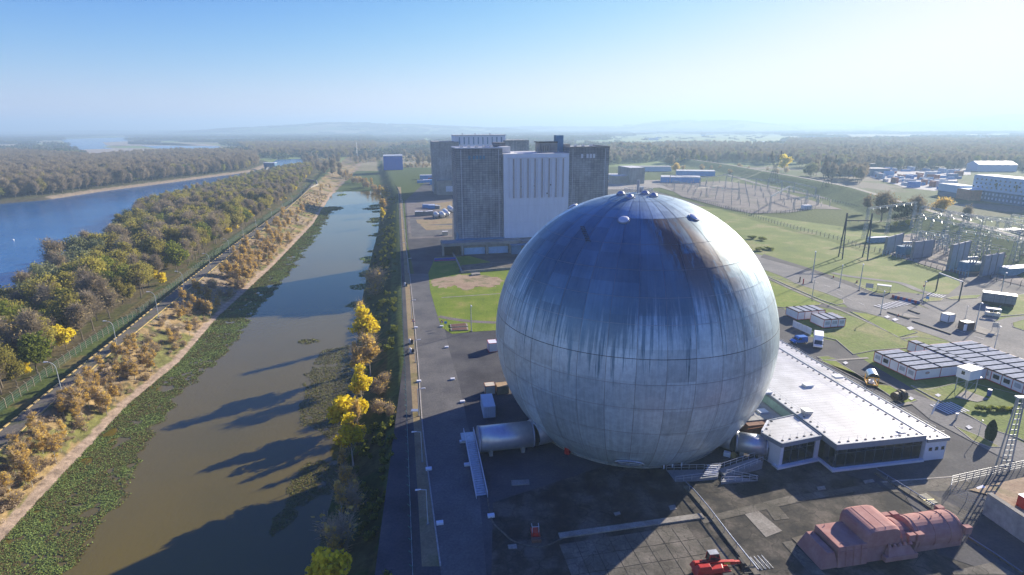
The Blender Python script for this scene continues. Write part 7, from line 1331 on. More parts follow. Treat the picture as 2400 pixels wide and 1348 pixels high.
ls = strip(lvp, 4.2); b = MB(); n_ = len(lvp); [b.add([(*ls[i], 8.06), (*ls[i+1], 8.06), (*ls[2*n_-2-i], 8.06), (*ls[2*n_-1-i], 8.06)], [(0, 1, 2, 3)]) for i in range(n_-1)]; b.build('levee_road', M_PALE, None, kind='structure')
fence('guard_rail', 'low metal guard rail along the top of the levee road', [(float(fLV(y))-2.3, y) for y in np.linspace(130, 800, 40)], 8, 0.7, M_GALV, M_GALV, z=8.0, bent=False, net=False, wires=1)
def apparatus(key):
    b = MB()
    if key == 'post':  # insulator on a steel stool
        b.box(-0.15, 0.15, -0.15, 0.15, 0, 2.3); return b, 'stool', [(0.0, 2.3, 4.0)]
def insul(lab, u, v, n, dx, dy, H0, name='post_insulator', grp=None, red=False):
    x, y = g(u, v)
    for k in range(n):
        X_, Y_ = x+dx*k, y+dy*k; t = thing(name, lab, 'insulator', (X_, Y_, 0), SA, grp); 
        if 'st' not in INS: b = MB(); b.box(-.14, .14, -.14, .14, 0, 2.2); b.box(-.3, .3, -.3, .3, 2.2, 2.3); INS['st'] = b.build('stand', M_LAT, None).data; o1 = [o for o in col.objects if o.data == INS['st']][0]
        else: o1 = link(bpy.data.objects.new('stand', INS['st']))
        kk_ = 'in' if not red else 'inr'
        if kk_ not in INS:
            b = MB(); pr__ = []; 
            for q in range(7): pr__ += [(0.12, 2.3+q*0.26), (0.26, 2.38+q*0.26), (0.12, 2.46+q*0.26)]
            b.lathe([(0, 2.3)]+pr__+[(0, 4.2)], n=8); INS[kk_] = b.build('insulator', M_PORC if not red else mat('pinkish_porcelain', (0.75, 0.5, 0.44), 0.35), None).data; o2 = [o for o in col.objects if o.data == INS[kk_]][0]
        else: o2 = link(bpy.data.objects.new('insulator', INS[kk_]))
        o1.parent = t; o2.parent = t; t.scale = (1, 1, H0/4.2)
INS = {}
# near switchyard: rows of post insulators between the gantries
cnt = 0
Xs, Ys = np.meshgrid(np.arange(0, 74, 3.5), np.arange(0, 66, 4.3)); O_ = np.array(g(2110, 592)); NP = gs([(2130, 562), (2300, 560), (2480, 600), (2500, 680), (2400, 665), (2310, 645), (2225, 600), (2150, 590)])
for a, c_ in zip(Xs.ravel(), Ys.ravel()):
    q = O_+E1*a+E2*(c_-34); 
    if inpoly(np.array([q[0]]), np.array([q[1]]), NP)[0] and cnt < 200 and rng.random() < 0.8:
        x, y = float(q[0]), float(q[1]); u, v = px((x, y, 0)); insul('porcelain post insulator on a steel stand in the near switchyard', u, v, 1, 0, 0, rng.uniform(3.2, 5.5), grp='post insulators in the near switchyard', red=u > 2330 and v > 600); cnt += 1
O_N = O_.copy()
FP = gs([(1560, 434), (1700, 428), (1800, 444), (1950, 485), (1850, 494), (1760, 496), (1700, 484), (1610, 460)]); O_ = np.array(g(1700, 484))
for a in np.arange(-60, 150, 7.5):
    for c_ in np.arange(-80, 260, 12):
        q = O_+E1*a+E2*c_
        if cnt < 296 and inpoly(np.array([q[0]]), np.array([q[1]]), FP)[0] and rng.random() < 0.55: u, v = px((float(q[0]), float(q[1]), 0)); insul('small post insulator on a steel stand in the far switchyard', u, v, 1, 0, 0, rng.uniform(4, 7), grp='post insulators in the far switchyard'); cnt += 1
for k in range(11):
    a = O_N+E1*(k*5.5+3); P_, Q_ = a-E2*26, a+E2*24; t = thing('busbar', 'tubular busbar run over the post insulators of the near switchyard', 'busbar', (float(P_[0]), float(P_[1]), 0), group='busbars over the near switchyard'); ok = [f_ for f_ in np.linspace(0, 1, 26) if inpoly(np.array([(P_+(Q_-P_)*f_)[0]]), np.array([(P_+(Q_-P_)*f_)[1]]), NP)[0]]
    if len(ok) < 3: bpy.data.objects.remove(t); continue
    p, q = P_+(Q_-P_)*ok[0], P_+(Q_-P_)*ok[-1]; MB().tube((*p, 5.2), (*q, 5.2), 0.09, n=5).build('tube', M_GALV, t)
    for f_ in (0.0, 0.33, 0.66, 1.0): c_ = p+(q-p)*f_; MB().tube((*c_, 0), (*c_, 5.2), 0.1, n=5).build('support', M_LAT, t)
# transformers between blast walls
M_BLAST = mat('blast_wall', (0.36, 0.36, 0.37), 0.85, var=0.15, scale=0.4); M_TRA = mat('transformer_blue', (0.05, 0.20, 0.34), 0.5, var=0.2)
def wallseg(lab, p, q, H_, n):
    A_, B_ = np.array(g(*p)), np.array(g(*q)); t = thing('blast_wall', lab, 'wall', (*A_, 0)); d = (B_-A_)/np.linalg.norm(B_-A_); nn = np.array([-d[1], d[0]])*0.35; L_ = np.linalg.norm(B_-A_)/n
    for i in range(n): a = A_+d*(i*L_+0.06); c_ = A_+d*((i+1)*L_-0.06); MB().prism([tuple(a-nn), tuple(c_-nn), tuple(c_+nn), tuple(a+nn)], 0, H_).build('panel', M_BLAST, t)
    for i in range(n+1): a = A_+d*i*L_; MB((a[0], a[1], 0), math.atan2(d[1], d[0])).box(-0.2, 0.2, -0.5, 0.5, 0, H_+0.2).build('pier', M_CONC, t)
wallseg('tall pale blast wall left of the left transformer', (2072, 596), (2110, 585), 8.2, 2); wallseg('pale blast wall right of the left transformer, of two wide panels', (2135, 607), (2181, 601), 8.0, 2)
wallseg('narrow tall blast wall left of the right transformer', (2220, 634), (2262, 622), 11.0, 3); wallseg('pale blast wall of three panels right of the right transformer', (2297, 649), (2342, 641), 8.8, 3)
def transformer(lab, u, v, s_):
    x, y = g(u, v); t = thing('transformer', lab, 'transformer', (x, y, 0), SA)
    def P_(nm, m, f): b = MB(); f(b); o = b.build(nm, m, None); o.parent = t
    P_('tank', M_TRA, lambda b: b.box(-4*s_, 4*s_, 0, 4, 0.6, 4.4)); P_('plinth', M_CONC, lambda b: b.box(-4.6*s_, 4.6*s_, -1, 5, 0, 0.6))
    for k in range(9): P_('radiator', M_TRA, lambda b: b.box(-3.8*s_+k*0.9*s_, -3.3*s_+k*0.9*s_, -0.9, 0, 1.0, 4.0))
    P_('conservator', M_LAT, lambda b: b.lathe([(0, -2.4), (0.55, -2.3), (0.55, 2.3), (0, 2.4)], (0.5*s_, 2, 6.0), 12, 'x'))
    for k in (-1.6, 0.2, 2.0): P_('bushing', M_PORC, lambda b: b.tube((k*s_, 1, 4.4), (k*s_, 0.7, 6.6), 0.28, 0.12, 8)); P_('support', M_LAT, lambda b: b.tube((k*s_, 2, 4.4), (k*s_, 2, 5.5), 0.08, n=4))
transformer('blue transformer with radiators between the two left blast walls', 2128, 600, 0.8); transformer('blue transformer with radiators between the two right blast walls', 2280, 640, 0.9)
b = None
def cage(lab, pts, H_): fence('safety_fence', lab, gs(pts), 1.5, H_, M_BLUE2 if 0 else mat('blue_rail', (0.2, 0.42, 0.55), 0.5), M_SNET, z=0, bent=False, net=False, postw=0.12)
cage('pale blue railing before the left transformer', [(2068, 598), (2095, 604), (2120, 608)], 2.6); cage('pale blue railing before the right transformer', [(2216, 634), (2240, 640), (2268, 650)], 2.4)
for (u, v, L_, W_, H_, m, lab) in ((2040, 570, 12, 3.2, 2.8, M_BLUE2, 'pale blue flat box building left of the blast walls'), (2362, 648, 14, 5, 3.2, M_BLUE2, 'pale blue switch cabin with a white roof at the right edge'), (2345, 560, 16, 6, 4.5, M_CONC, 'flat roofed store behind the near switchyard at the right'), (1885, 492, 6, 4, 3.2, M_WHITE, 'small white cabin in the far switchyard')): container(u, v, SA, L_, W_, H_, mat('pale_teal', (0.25, 0.42, 0.5), 0.6) if m is M_BLUE2 else m, lab, None, False, M_WHITE, name='cabin', cat='cabin')
# road gantry frame near the driveway
P_ = gs([(2193, 683), (2247, 706)]); t = thing('road_frame', 'tall white goalpost frame over the driveway to the switchyard', 'height gauge', (*P_[0], 0)); [MB().box(p[0]-.15, p[0]+.15, p[1]-.15, p[1]+.15, 0, 7.0).build('post', M_LATD, t) for p in P_]; MB().bar((*P_[0], 7.0), (*P_[1], 7.0), 0.3, 0.35).build('crossbar', M_WPAINT, t)
# cabins, shelter, barriers by the road
def modcab(lab, o_, ang, nx, ny, mw, ml, H_, z=0.2, name='modular_cabin', fence_=False, win=()):
    t = thing(name, lab, 'cabin', (*o_, z), ang)
    for i in range(nx):
        for j in range(ny):
            if (i, j) in MODSKIP: continue
            x0, y0_ = i*mw, j*ml
            if 'b' not in MODM or MODM['k'] != (mw, ml, H_):
                b = MB(); b.box(0.02, mw-0.02, 0.02, ml-0.02, 0.15, H_-0.1); MODM['b'] = b.build('module', M_WHITE, None); bm0 = MODM['b']
                b = MB(); [b.box(a-0.05, a+0.05, c_-0.05, c_+0.05, 0.1, H_-0.04) for a in (0, mw) for c_ in (0, ml)]; [b.bar((0, c_, h_), (mw, c_, h_), 0.1, 0.12) for c_ in (0, ml) for h_ in (0.15, H_-0.1)]; [b.bar((a, 0, h_), (a, ml, h_), 0.1, 0.12) for a in (0, mw) for h_ in (0.15, H_-0.1)]; MODM['f'] = b.build('frame', M_RED, None)
                b = MB(); b.box(0.12, mw-0.12, 0.12, ml-0.12, H_-0.1, H_+0.0); MODM['r'] = b.build('roof_panel', mat('frosted_roof', (0.34, 0.37, 0.41), 0.9, 0.0, var=0.25, scale=1.2, spec=0.1), None)
                b = MB(); b.box(-0.17, 0.17, 0, ml, H_-0.04, H_+0.09); b.box(0.17, mw, -0.15, 0.15, H_-0.04, H_+0.09); MODM['s'] = b.build('roof_joint', mat('matt_black', (0.015, 0.015, 0.015), 1.0, spec=0.0), None); MODM['k'] = (mw, ml, H_); os_ = (MODM['b'], MODM['f'], MODM['r'], MODM['s'])
            else: os_ = tuple(link(bpy.data.objects.new(nm, MODM[q].data)) for nm, q in (('module', 'b'), ('frame', 'f'), ('roof_panel', 'r'), ('roof_joint', 's')))
            os_[0].parent = t; os_[0].location = (x0, y0_, 0)
            for o in os_[1:]: o.parent = os_[0]
    for (i, j, face, kind) in win:       # windows: face 'W' at x=0 side, 'S' at y=0 side
        b = MB(); b2 = MB(); m_ = M_GLASS if kind == 'g' else mat('roller_shutter', (0.38, 0.41, 0.45), 0.6)
        if face == 'W': x0, y0_ = i*mw, j*ml; b.box(x0-0.06, x0, y0_+0.45, y0_+ml-0.45, 1.0, 2.15); b2.box(x0-0.08, x0-0.06, y0_+0.5, y0_+ml-0.5, 1.05, 2.1)
        else: x0, y0_ = i*mw, j*ml; b.box(x0+0.45, x0+mw-0.45, y0_-0.06, y0_, 1.0, 2.15); b2.box(x0+0.5, x0+mw-0.5, y0_-0.08, y0_-0.06, 1.05, 2.1)
        o = b.build('window', M_WHITE, None); o.parent = t; o2 = b2.build('pane', m_, None); o2.parent = o
    return t
MODM = {}; MODSKIP = set()
modcab('white four part cabin with red edges, left of the two by the lawn', g(1871, 733, 2.7), R(12), 4, 1, 2.45, 5.6, 2.7)
modcab('white three part cabin with shuttered windows, right of the two by the lawn', g(1932, 751, 2.7), R(10), 3, 1, 2.45, 5.9, 2.7, win=[(0, 0, 'S', 's'), (1, 0, 'S', 's'), (2, 0, 'S', 's')])
t = thing('site_hoarding', 'row of four white hoarding panels in front of the two cabins', 'hoarding', (*g(1857, 765), 0)); a, c_ = np.array(g(1857, 766)), np.array(g(1901, 786))
for k in range(4): p, q = a+(c_-a)*(k+0.03)/4, a+(c_-a)*(k+0.97)/4; MB().bar((*p, 1.1), (*q, 1.1), 0.06, 2.0).build('panel', M_WHITE, t)
OA = R(12.4); OO = (96.5, 125.0); e1 = np.array([math.cos(OA), math.sin(OA)]); e2 = np.array([-math.sin(OA), math.cos(OA)])
def lo(a, c_): q = np.array(OO)+e1*a+e2*c_; return (float(q[0]), float(q[1]))
MODSKIP = {(1, 4)}
modcab('block of white office modules with red edges and dark windows, nearest the museum', lo(0, 0), OA, 2, 5, 7.35, 2.42, 2.75, win=[(0, 0, 'W', 's'), (0, 1, 'W', 's'), (0, 3, 'W', 'g'), (0, 4, 'W', 's')])
MODSKIP = set(); modcab('narrow corridor row of office modules joining the two blocks', lo(14.72, -3.2), OA, 1, 8, 2.5, 2.42, 2.85)
modcab('large block of white office modules with a row of dark windows at the right edge', lo(17.3, -26), OA, 2, 16, 7.2, 2.42, 2.75, win=[(0, j, 'W', 'g' if j % 3 else 's') for j in range(10)])
t = thing('oval_emblem', 'x', 'sign', (0, 0, 0)) if 0 else None
b = MB(); cx_, cy_ = lo(3.4, -0.09); em = thing('oval_sign', 'small oval grey sign with an orange mark on the blank wall of the office modules', 'sign', (cx_, cy_, 1.9), OA)
MB().lathe([(0, -0.02), (0.5, -0.02), (0.5, 0.02), (0, 0.02)], (0, 0, 0), 20, 'y').build('plate', M_BLAST, None).parent = em; MB().box(-0.34, -0.03, -0.05, -0.02, -0.12, 0.12).build('mark', mat('orange_mark', (0.5, 0.16, 0.06), 0.6), None).parent = em; MB().box(0.05, 0.34, -0.05, -0.02, -0.12, 0.12).build('mark', MATS['orange_mark'], None).parent = em; em.scale = (1.3, 1, 0.7)
# cabin on stilts
so = g(2262, 925); st_ = thing('stilt_cabin', 'white observation cabin raised on four steel legs beside the office modules', 'cabin', (*so, 0), R(20))
def ps(nm, m, f, par=st_): b = MB(); f(b); o = b.build(nm, m, None); o.parent = par; return o
for a in (0, 3.4):
    for c_ in (0, 2.2): ps('leg', M_LAT, lambda b: b.box(a, a+0.18, c_, c_+0.18, 0, 3.5))
ps('cabin_body', M_WHITE, lambda b: b.box(-0.2, 3.7, -0.2, 2.6, 3.5, 5.8)); ps('roof', M_WPAINT, lambda b: b.box(-0.35, 3.85, -0.35, 2.75, 5.8, 5.95)); ps('window', M_GLASS, lambda b: b.box(-0.24, -0.2, 0.9, 1.6, 4.5, 5.3)); ps('platform', M_GALV, lambda b: b.box(3.7, 4.8, 0, 2.4, 3.4, 3.5)); ps('brace', M_LAT, lambda b: (b.bar((0.1, 0.1, 0.4), (3.5, 0.1, 3.2), 0.06, 0.06), b.bar((0.1, 2.3, 0.4), (0.1, 0.1, 3.2), 0.06, 0.06)))
sheet('slab_pad', gs([(2236, 934), (2262, 917), (2318, 938), (2290, 945)]), 0.3, M_PALE)
t = thing('blue_drum', 'tall blue drum standing by the stilt cabin', 'drum', (*g(2317, 929), 0.2)); MB((*g(2317, 929), 0.2)).lathe([(0, 0), (0.42, 0), (0.42, 0.5), (0.45, 0.52), (0.42, 0.55), (0.42, 1.5), (0, 1.5)], n=16).build('shell', mat('drum_blue', (0.02, 0.07, 0.3), 0.4), t, smooth=False)
# yellow kiosk with silver arch roof
ko = g(2031, 905); kk_ = thing('display_kiosk', 'yellow framed glass kiosk with an arched silver roof on the grass by the road', 'kiosk', (*ko, 0.2), R(-22)); M_YP = mat('yellow_paint', (0.75, 0.38, 0.02), 0.45)
def pk(nm, m, f, **k): b = MB(); f(b); o = b.build(nm, m, None, **k); o.parent = kk_; return o
for a in (0, 2.2):
    for c_ in (0, 2.9): pk('post', M_YP, lambda b: b.box(a-.08, a+.08, c_-.08, c_+.08, 0, 2.2))
pk('rail', M_YP, lambda b: [b.bar((a0[0], a0[1], h_), (a1[0], a1[1], h_), 0.14, 0.16) for h_ in (0.3, 2.15) for a0, a1 in (((0, 0), (2.2, 0)), ((2.2, 0), (2.2, 2.9)), ((2.2, 2.9), (0, 2.9)), ((0, 2.9), (0, 0)))])
pk('arch_roof', mat('bright_silver', (0.75, 0.75, 0.75), 0.25, 0.8), lambda b: b.lathe([(1.25, -0.2), (1.25, 3.1)], (1.1, 0, 2.0), 14, 'y', 0, math.pi)); pk('gable', M_GLASS, lambda b: b.lathe([(0, 0.0), (1.2, 0.0)], (1.1, 0, 2.0), 14, 'y', 0, math.pi)); pk('exhibit', M_WHITE, lambda b: (b.cbox(1.1, 1.4, 0.3, 1.0, 1.4, 0.5), b.cbox(1.1, 1.4, 0.8, 0.4, 0.4, 0.7))); pk('floor', M_DARK, lambda b: b.box(-.1, 2.3, -.1, 3.0, 0.05, 0.22))
# dark machine sculpture
mo = g(2107, 940); ms = thing('rotor_exhibit', 'dark brown rotor part lying on a pale pad on the grass', 'machine part', (*mo, 0.2), R(20)); M_IRON = mat('dark_iron', (0.045, 0.035, 0.03), 0.6, 0.3, var=0.3)
for nm, pr_ in (('drum', [(0, -0.6), (1.1, -0.6), (1.1, 0.0), (1.3, 0.1), (1.3, 0.8), (1.0, 0.9), (0, 0.9)]), ('disc', [(0.2, -1.9), (0.95, -1.8), (0.95, -1.0), (0.3, -0.9)]), ('shaft', [(0, -2.2), (0.3, -2.2), (0.3, 1.9), (0, 1.9)]), ('collar', [(0.2, 1.5), (0.5, 1.5), (0.5, 1.9), (0.2, 1.9)])): b = MB(); b.lathe(pr_, (0, 0, 1.2), 22, 'x'); o = b.build(nm, M_IRON, None); o.parent = ms
sheet('slab_pad', gs([(2095, 953), (2130, 944), (2140, 949), (2105, 956)]), 0.3, M_PALE)
# feather flag
fx_, fy_ = g(2178, 982); t = thing('feather_flag', 'tall white feather flag standing on the museum road', 'flag', (fx_, fy_, 0.1)); MB((fx_, fy_, 0.1)).path([(0, 0, 0), (0.2, 0, 1.5), (0.6, 0, 3.2), (1.2, 0, 4.4)], 0.03, 5).build('pole', M_GALV, t); MB((fx_, fy_, 0.1)).add([(0.12, 0, 0.9), (0.55, 0.05, 1.0), (0.5, 0, 2.8), (0.95, 0.05, 2.9), (1.2, 0, 4.4), (1.35, 0.05, 4.2)], [(0, 1, 3, 2), (2, 3, 5, 4)]).build('cloth', M_WHITE, t)
t = thing('bollard_light', 'small white topped post in the shadow by the zebra crossing', 'post', (*g(2240, 985), 0.1)); MB((*g(2240, 985), 0.1)).box(-.12, .12, -.12, .12, 0, 1.3).build('body', M_GALV, t); MB((*g(2240, 985), 0.1)).box(-.25, .25, -.2, .2, 1.3, 1.5).build('cap', M_WHITE, t)
# hedge clump
for k in range(8): x, y = g(2290+k*11, 966+rng.uniform(-3, 3)); tt_ = tree('shrub', x, y, 0.1, 'golden brown ornamental grass clump by the crossing', name='bush', cat='bush', group='ornamental grass clumps by the crossing', s=0.5)
# vehicles
def van(name, lab, o_, ang, L_, W_, H_, m, box=False):
    t = thing(name, lab, 'truck' if box else 'van', (*o_, 0.08), ang)
    def P_(nm, m_, f, **k): b = MB(); f(b); o = b.build(nm, m_, None, **k); o.parent = t; return o
    if box:
        P_('cargo_box', m, lambda b: b.box(0, L_*0.68, -W_/2, W_/2, 0.85, H_), bevel=0.03); cl = L_*0.70; P_('wind_deflector', m, lambda b: b.add([(cl, -W_*.42, 2.3), (cl, W_*.42, 2.3), (cl, W_*.42, H_-.1), (cl, -W_*.42, H_-.1), (cl+1.1, -W_*.38, 2.3), (cl+1.1, W_*.38, 2.3)], [(0, 3, 2, 1), (3, 4, 5, 2), (0, 4, 3), (1, 2, 5)])); cabL = L_-cl; hc = 2.3
    else: cl = 0.0; cabL = L_; hc = H_
    f0 = 0.0 if not box else 0.0; W2 = W_*0.48 if box else W_/2
    if box: prof_ = [(0, 0.4), (cabL, 0.4), (cabL, 0.95), (cabL*0.68, 1.15), (cabL*0.42, hc), (0, hc)]
    else: prof_ = [(0, 0.35), (cabL, 0.35), (cabL, 0.85), (cabL*0.80, 1.1), (cabL*0.62, hc), (0.1, hc), (0, 1.2)]
    def body(b):
        n = len(prof_); b.add([(cl+x, -W2, z) for x, z in prof_]+[(cl+x, W2, z) for x, z in prof_], [tuple(range(n-1, -1, -1))[::-1], tuple(range(2*n-1, n-1, -1))]+[((i+1) % n, i, n+i, n+(i+1) % n) for i in range(n)])
    P_('cab' if box else 'body', m, body, bevel=0.05)
    a, c_ = (prof_[3], prof_[4]); P_('windscreen', M_GLASS, lambda b: b.add([(cl+a[0]+.03, -W2*.9, a[1]+.05), (cl+a[0]+.03, W2*.9, a[1]+.05), (cl+c_[0]+.05, W2*.82, c_[1]-.1), (cl+c_[0]+.05, -W2*.82, c_[1]-.1)], [(0, 1, 2, 3)]))
    for s_ in (-1, 1): P_('side_window', M_GLASS, lambda b: b.add([(cl+a[0]-.1, s_*(W2+.012), a[1]+.05), (cl+c_[0]-.05, s_*(W2+.012), c_[1]-.2), (cl+c_[0]-.75, s_*(W2+.012), c_[1]-.2), (cl+c_[0]-.75, s_*(W2+.012), a[1]+.05)], [(0, 1, 2, 3)])); P_('headlight', M_WHITE, lambda b: b.box(cl+cabL-.02, cl+cabL+.03, s_*W2*.75-.15, s_*W2*.75+.15, 0.7, 0.88)); P_('mirror', M_DARK, lambda b: b.box(cl+a[0]-.15, cl+a[0], s_*(W2+.05), s_*(W2+.2), a[1]+.1, a[1]+.35))
    for xx in (L_*0.16 if not box else L_*0.2, L_*0.8 if not box else L_*0.86):
        for s_ in (-1, 1): w_ = P_('wheel', MATS['tyre_rubber'], lambda b: b.lathe([(0, -.12), (.36, -.12), (.36, .12), (0, .12)], (xx, s_*(W_/2-.12), .36), 16, 'y')); w2 = P_('rim', MATS['pale_rim'], lambda b: b.lathe([(0, -.125), (.2, -.13), (.2, .13), (0, .125)], (xx, s_*(W_/2-.12), .36), 10, 'y')); w2.parent = w_
    P_('bumper', M_DARK, lambda b: b.box(L_-.02, L_+.08, -W2*.95, W2*.95, 0.35, 0.6)); return t
tA_, tB_ = g(1912, 796), g(1937, 828); van('box_truck', 'white box truck with a tall cargo body parked beside the museum', g(1916, 800), math.atan2(tB_[1]-tA_[1], tB_[0]-tA_[0])-0.25, 7.0, 2.3, 3.2, M_WHITE, True)
van('delivery_van', 'bright blue van with dark windows parked left of the white truck', g(1888, 803), R(188), 4.4, 1.9, 2.0, mat('van_blue', (0.02, 0.13, 0.48), 0.3, spec=0.6))
# road furniture at the entrance
a, c_ = np.array(g(2090, 698)), np.array(g(2155, 714)); t = thing('barrier_row', 'row of red and blue plastic barriers across the side road', 'barrier', (*a, 0.1)); ang = math.atan2(*(c_-a)[::-1]); Lb = np.linalg.norm(c_-a); M_BB = mat('barrier_blue', (0.03, 0.07, 0.25), 0.5); M_BR = mat('barrier_red', (0.38, 0.03, 0.03), 0.5)
for k in range(10): b = MB((*a, 0.1), ang); x0 = k*Lb/10; b.prism([(x0+.03, -.3), (x0+Lb/10-.03, -.3), (x0+Lb/10-.03, .3), (x0+.03, .3)], 0, 1.05, [(x0+.03, -.1), (x0+Lb/10-.03, -.1), (x0+Lb/10-.03, .1), (x0+.03, .1)]); b.build('barrier_unit', M_BR if k % 2 == 0 else M_BB, t)
so = g(2054, 685); t = thing('bus_shelter', 'bus shelter with a flat white roof and glass panels beside the main road', 'bus shelter', (*so, 0.2), R(-32))
for nm, m, f in (('roof', M_WPAINT, lambda b: b.box(-0.1, 4.3, -0.2, 1.9, 2.5, 2.65)), ('side_panel', mat('brown_panel', (0.25, 0.09, 0.06), 0.6), lambda b: b.box(0, 0.1, 0, 1.6, 0.1, 2.5)), ('side_panel', MATS['pale_green_glass'], lambda b: b.box(4.1, 4.2, 0, 1.6, 0.1, 2.5)), ('back_panel', M_SNET, lambda b: b.box(0.1, 4.1, 1.55, 1.6, 0.2, 2.4)), ('bench', M_DARK, lambda b: b.box(0.6, 3.6, 1.0, 1.4, 0.45, 0.52)), ('post', M_GALV, lambda b: (b.box(0, .1, -.1, 0, 0, 2.5), b.box(4.1, 4.2, -.1, 0, 0, 2.5)))): b = MB(); f(b); o = b.build(nm, m, None); o.parent = t
def board(lab, u, v, w_, h_, z0, m=M_GALV): x, y = g(u, v); t = thing('notice_board', lab, 'sign', (x, y, 0.15), R(-35)); [MB().tube((a, 0, 0), (a, 0, z0+h_), 0.05).build('post', M_GALV, None).__setattr__('parent', t) for a in (-w_*.4, w_*.4)]; MB().box(-w_/2, w_/2, -0.08, -0.03, z0, z0+h_).build('board', m, None).parent = t
board('grey notice board on posts left of the bus shelter', 2036, 683, 2.4, 1.7, 1.2); board('back of a square road sign on the grass strip at the right', 2330, 778, 1.5, 1.5, 1.3, M_GALV); board('small blue and white sign at the traffic island', 2172, 708, 0.9, 0.9, 1.0, M_BLUE2); board('small red and white sign at the lawn corner', 2163, 684, 0.6, 0.6, 1.8, M_RED)
for (u, v, lab, m) in ((1874, 662, 'black post sign at the road side near the sphere', M_DARK), (1882, 667, 'red hydrant beside the black post sign', M_RED), (1953, 652, 'red and white box on the grass edge of the road', M_RED), (2008, 663, 'dark red object on the grass by the cycle path', mat('maroon', (0.25, 0.03, 0.06), 0.6)), (2105, 742, 'orange traffic cone on the kerbed island', mat('cone_orange', (0.7, 0.12, 0.03), 0.5))):
    x, y = g(u, v); t = thing('road_post', lab, 'post', (x, y, 0.12)); hh_ = 2.2 if 'black' in lab else 0.9; MB((x, y, 0.12)).box(-.35, .35, -.3, .3, 0, 0.12).build('foot', M_PALE, t); MB((x, y, 0.12)).tube((0, 0, 0.1), (0, 0, hh_), 0.22 if 'cone' not in lab else 0.25, 0.2 if 'cone' not in lab else 0.03, 10).build('body', m, t)
container(2221, 759, R(20), 2.9, 2.4, 2.6, mat('cabin_white', (0.66, 0.69, 0.72), 0.5, var=0.06), 'small square white cabin with a red corner and black roof edge at the toll lane', M_DARK, False, M_WHITE, z=0.24, name='guard_cabin', cat='cabin')
t = container(2262, 777, R(12), 3.0, 2.4, 2.4, mat('brown_planks', (0.12, 0.075, 0.06), 0.8, var=0.2), 'small brown wooden guard shelter with a white side, right of the white cabin', None, False, M_GALV, z=0.24, name='guard_shelter', cat='shelter')
b = MB(); b.box(-0.9, 0, -0.3, 0.0, 0.1, 2.0); o = b.build('white_side', M_WHITE, None); o.parent = t
go = g(2299, 712); gb_ = thing('raised_box_cabin', 'long grey box cabin raised above the ground at the road fork', 'cabin', (*go, 0.2), R(-37))
for nm, m, f in (('body', M_PANEL2, lambda b: b.box(0, 8.8, 0, 3.0, 0.9, 3.9)), ('roof', M_GALV, lambda b: b.box(-.1, 8.9, -.1, 3.1, 3.9, 4.0)), ('skirt', M_DARK, lambda b: b.box(0.2, 8.6, 0.3, 2.8, 0, 0.9))): b = MB(); f(b); o = b.build(nm, m, None); o.parent = gb_
for k in range(3): b = MB(); b.box(0.1+k*2.95, 0.16+k*2.95, -0.05, 0, 0.9, 3.9); o = b.build('panel_joint', M_DARK, None); o.parent = gb_
wo = g(2309, 741); t = thing('glass_kiosk', 'small white kiosk with posts and a glazed front by the grey box cabin', 'kiosk', (*wo, 0.2), R(-30))
for nm, m, f in (('frame', M_WPAINT, lambda b: ([b.box(a-.06, a+.06, c_-.06, c_+.06, 0, 2.4) for a in (0, 1.8, 3.6) for c_ in (0, 1.5)], b.box(-.1, 3.7, -.1, 1.6, 2.4, 2.5))), ('panel', mat('cream_steel', (0.6, 0.57, 0.5), 0.5), lambda b: b.box(0, 3.6, 0.1, 1.5, 0.1, 1.2)), ('glazing', M_GLASS, lambda b: b.box(0.9, 2.7, 0.02, 0.06, 1.3, 2.1))): b = MB(); f(b); o = b.build(nm, m, None); o.parent = t

# ================================================================== BEYOND THE LEVEE
oo = g(2273, 464, 1.0); hO = hgt(2273, 464, 407, 1.0); off = thing('office_block', 'long office block with pale upper and dark lower storeys beyond the levee', 'building', (*oo, 0), R(-92.5+4))
def po(nm, m, f, par=off): b = MB(); f(b); o = b.build(nm, m, None); o.parent = par; return o
M_OW = mat('office_pale', (0.42, 0.55, 0.68), 0.7, var=0.06); M_OD = mat('office_dark', (0.05, 0.14, 0.24), 0.7, var=0.1)
po('upper_wall', M_OW, lambda b: b.box(0, 52, 0.0, 16, hO*0.42, hO)); po('lower_wall', M_OD, lambda b: b.box(1.5, 52, 0.8, 16, 0, hO*0.42)); po('tower_wall', M_OD, lambda b: b.box(52, 100, -0.5, 18, 0, hO*0.98)); po('roof', M_WHITE, lambda b: (b.box(0.3, 51.7, 0.3, 15.7, hO, hO+0.3), b.box(52.3, 99.7, 0, 17.5, hO*0.98, hO+.3)))
for r_ in range(3):
    for k in range(11): x0 = 3+k*4.4-r_*1.2+(1.2 if r_ == 1 else 0); z0 = hO*(0.82-0.15*r_); po('window', M_GLASS, lambda b: b.box(x0, x0+1.3, -0.08, 0.02, z0, z0+hO*0.065))
for x0 in (22, 40): po('window', M_GLASS, lambda b: b.box(x0, x0+1.5, -0.1, 0.02, hO*0.6, hO*0.78))
for r_ in range(2):
    for k in range(14): x0 = 3+k*3.4; z0 = hO*(0.26-0.17*r_); po('window', M_OW, lambda b: b.box(x0, x0+1.5, 0.7, 0.82, z0, z0+hO*0.09))
for r_ in range(5):
    for k in range(9): x0 = 54.5+k*4.6; z0 = hO*(0.82-0.17*r_); po('window', M_OW, lambda b: b.box(x0, x0+1.9, -0.62, -0.48, z0, z0+hO*0.09))
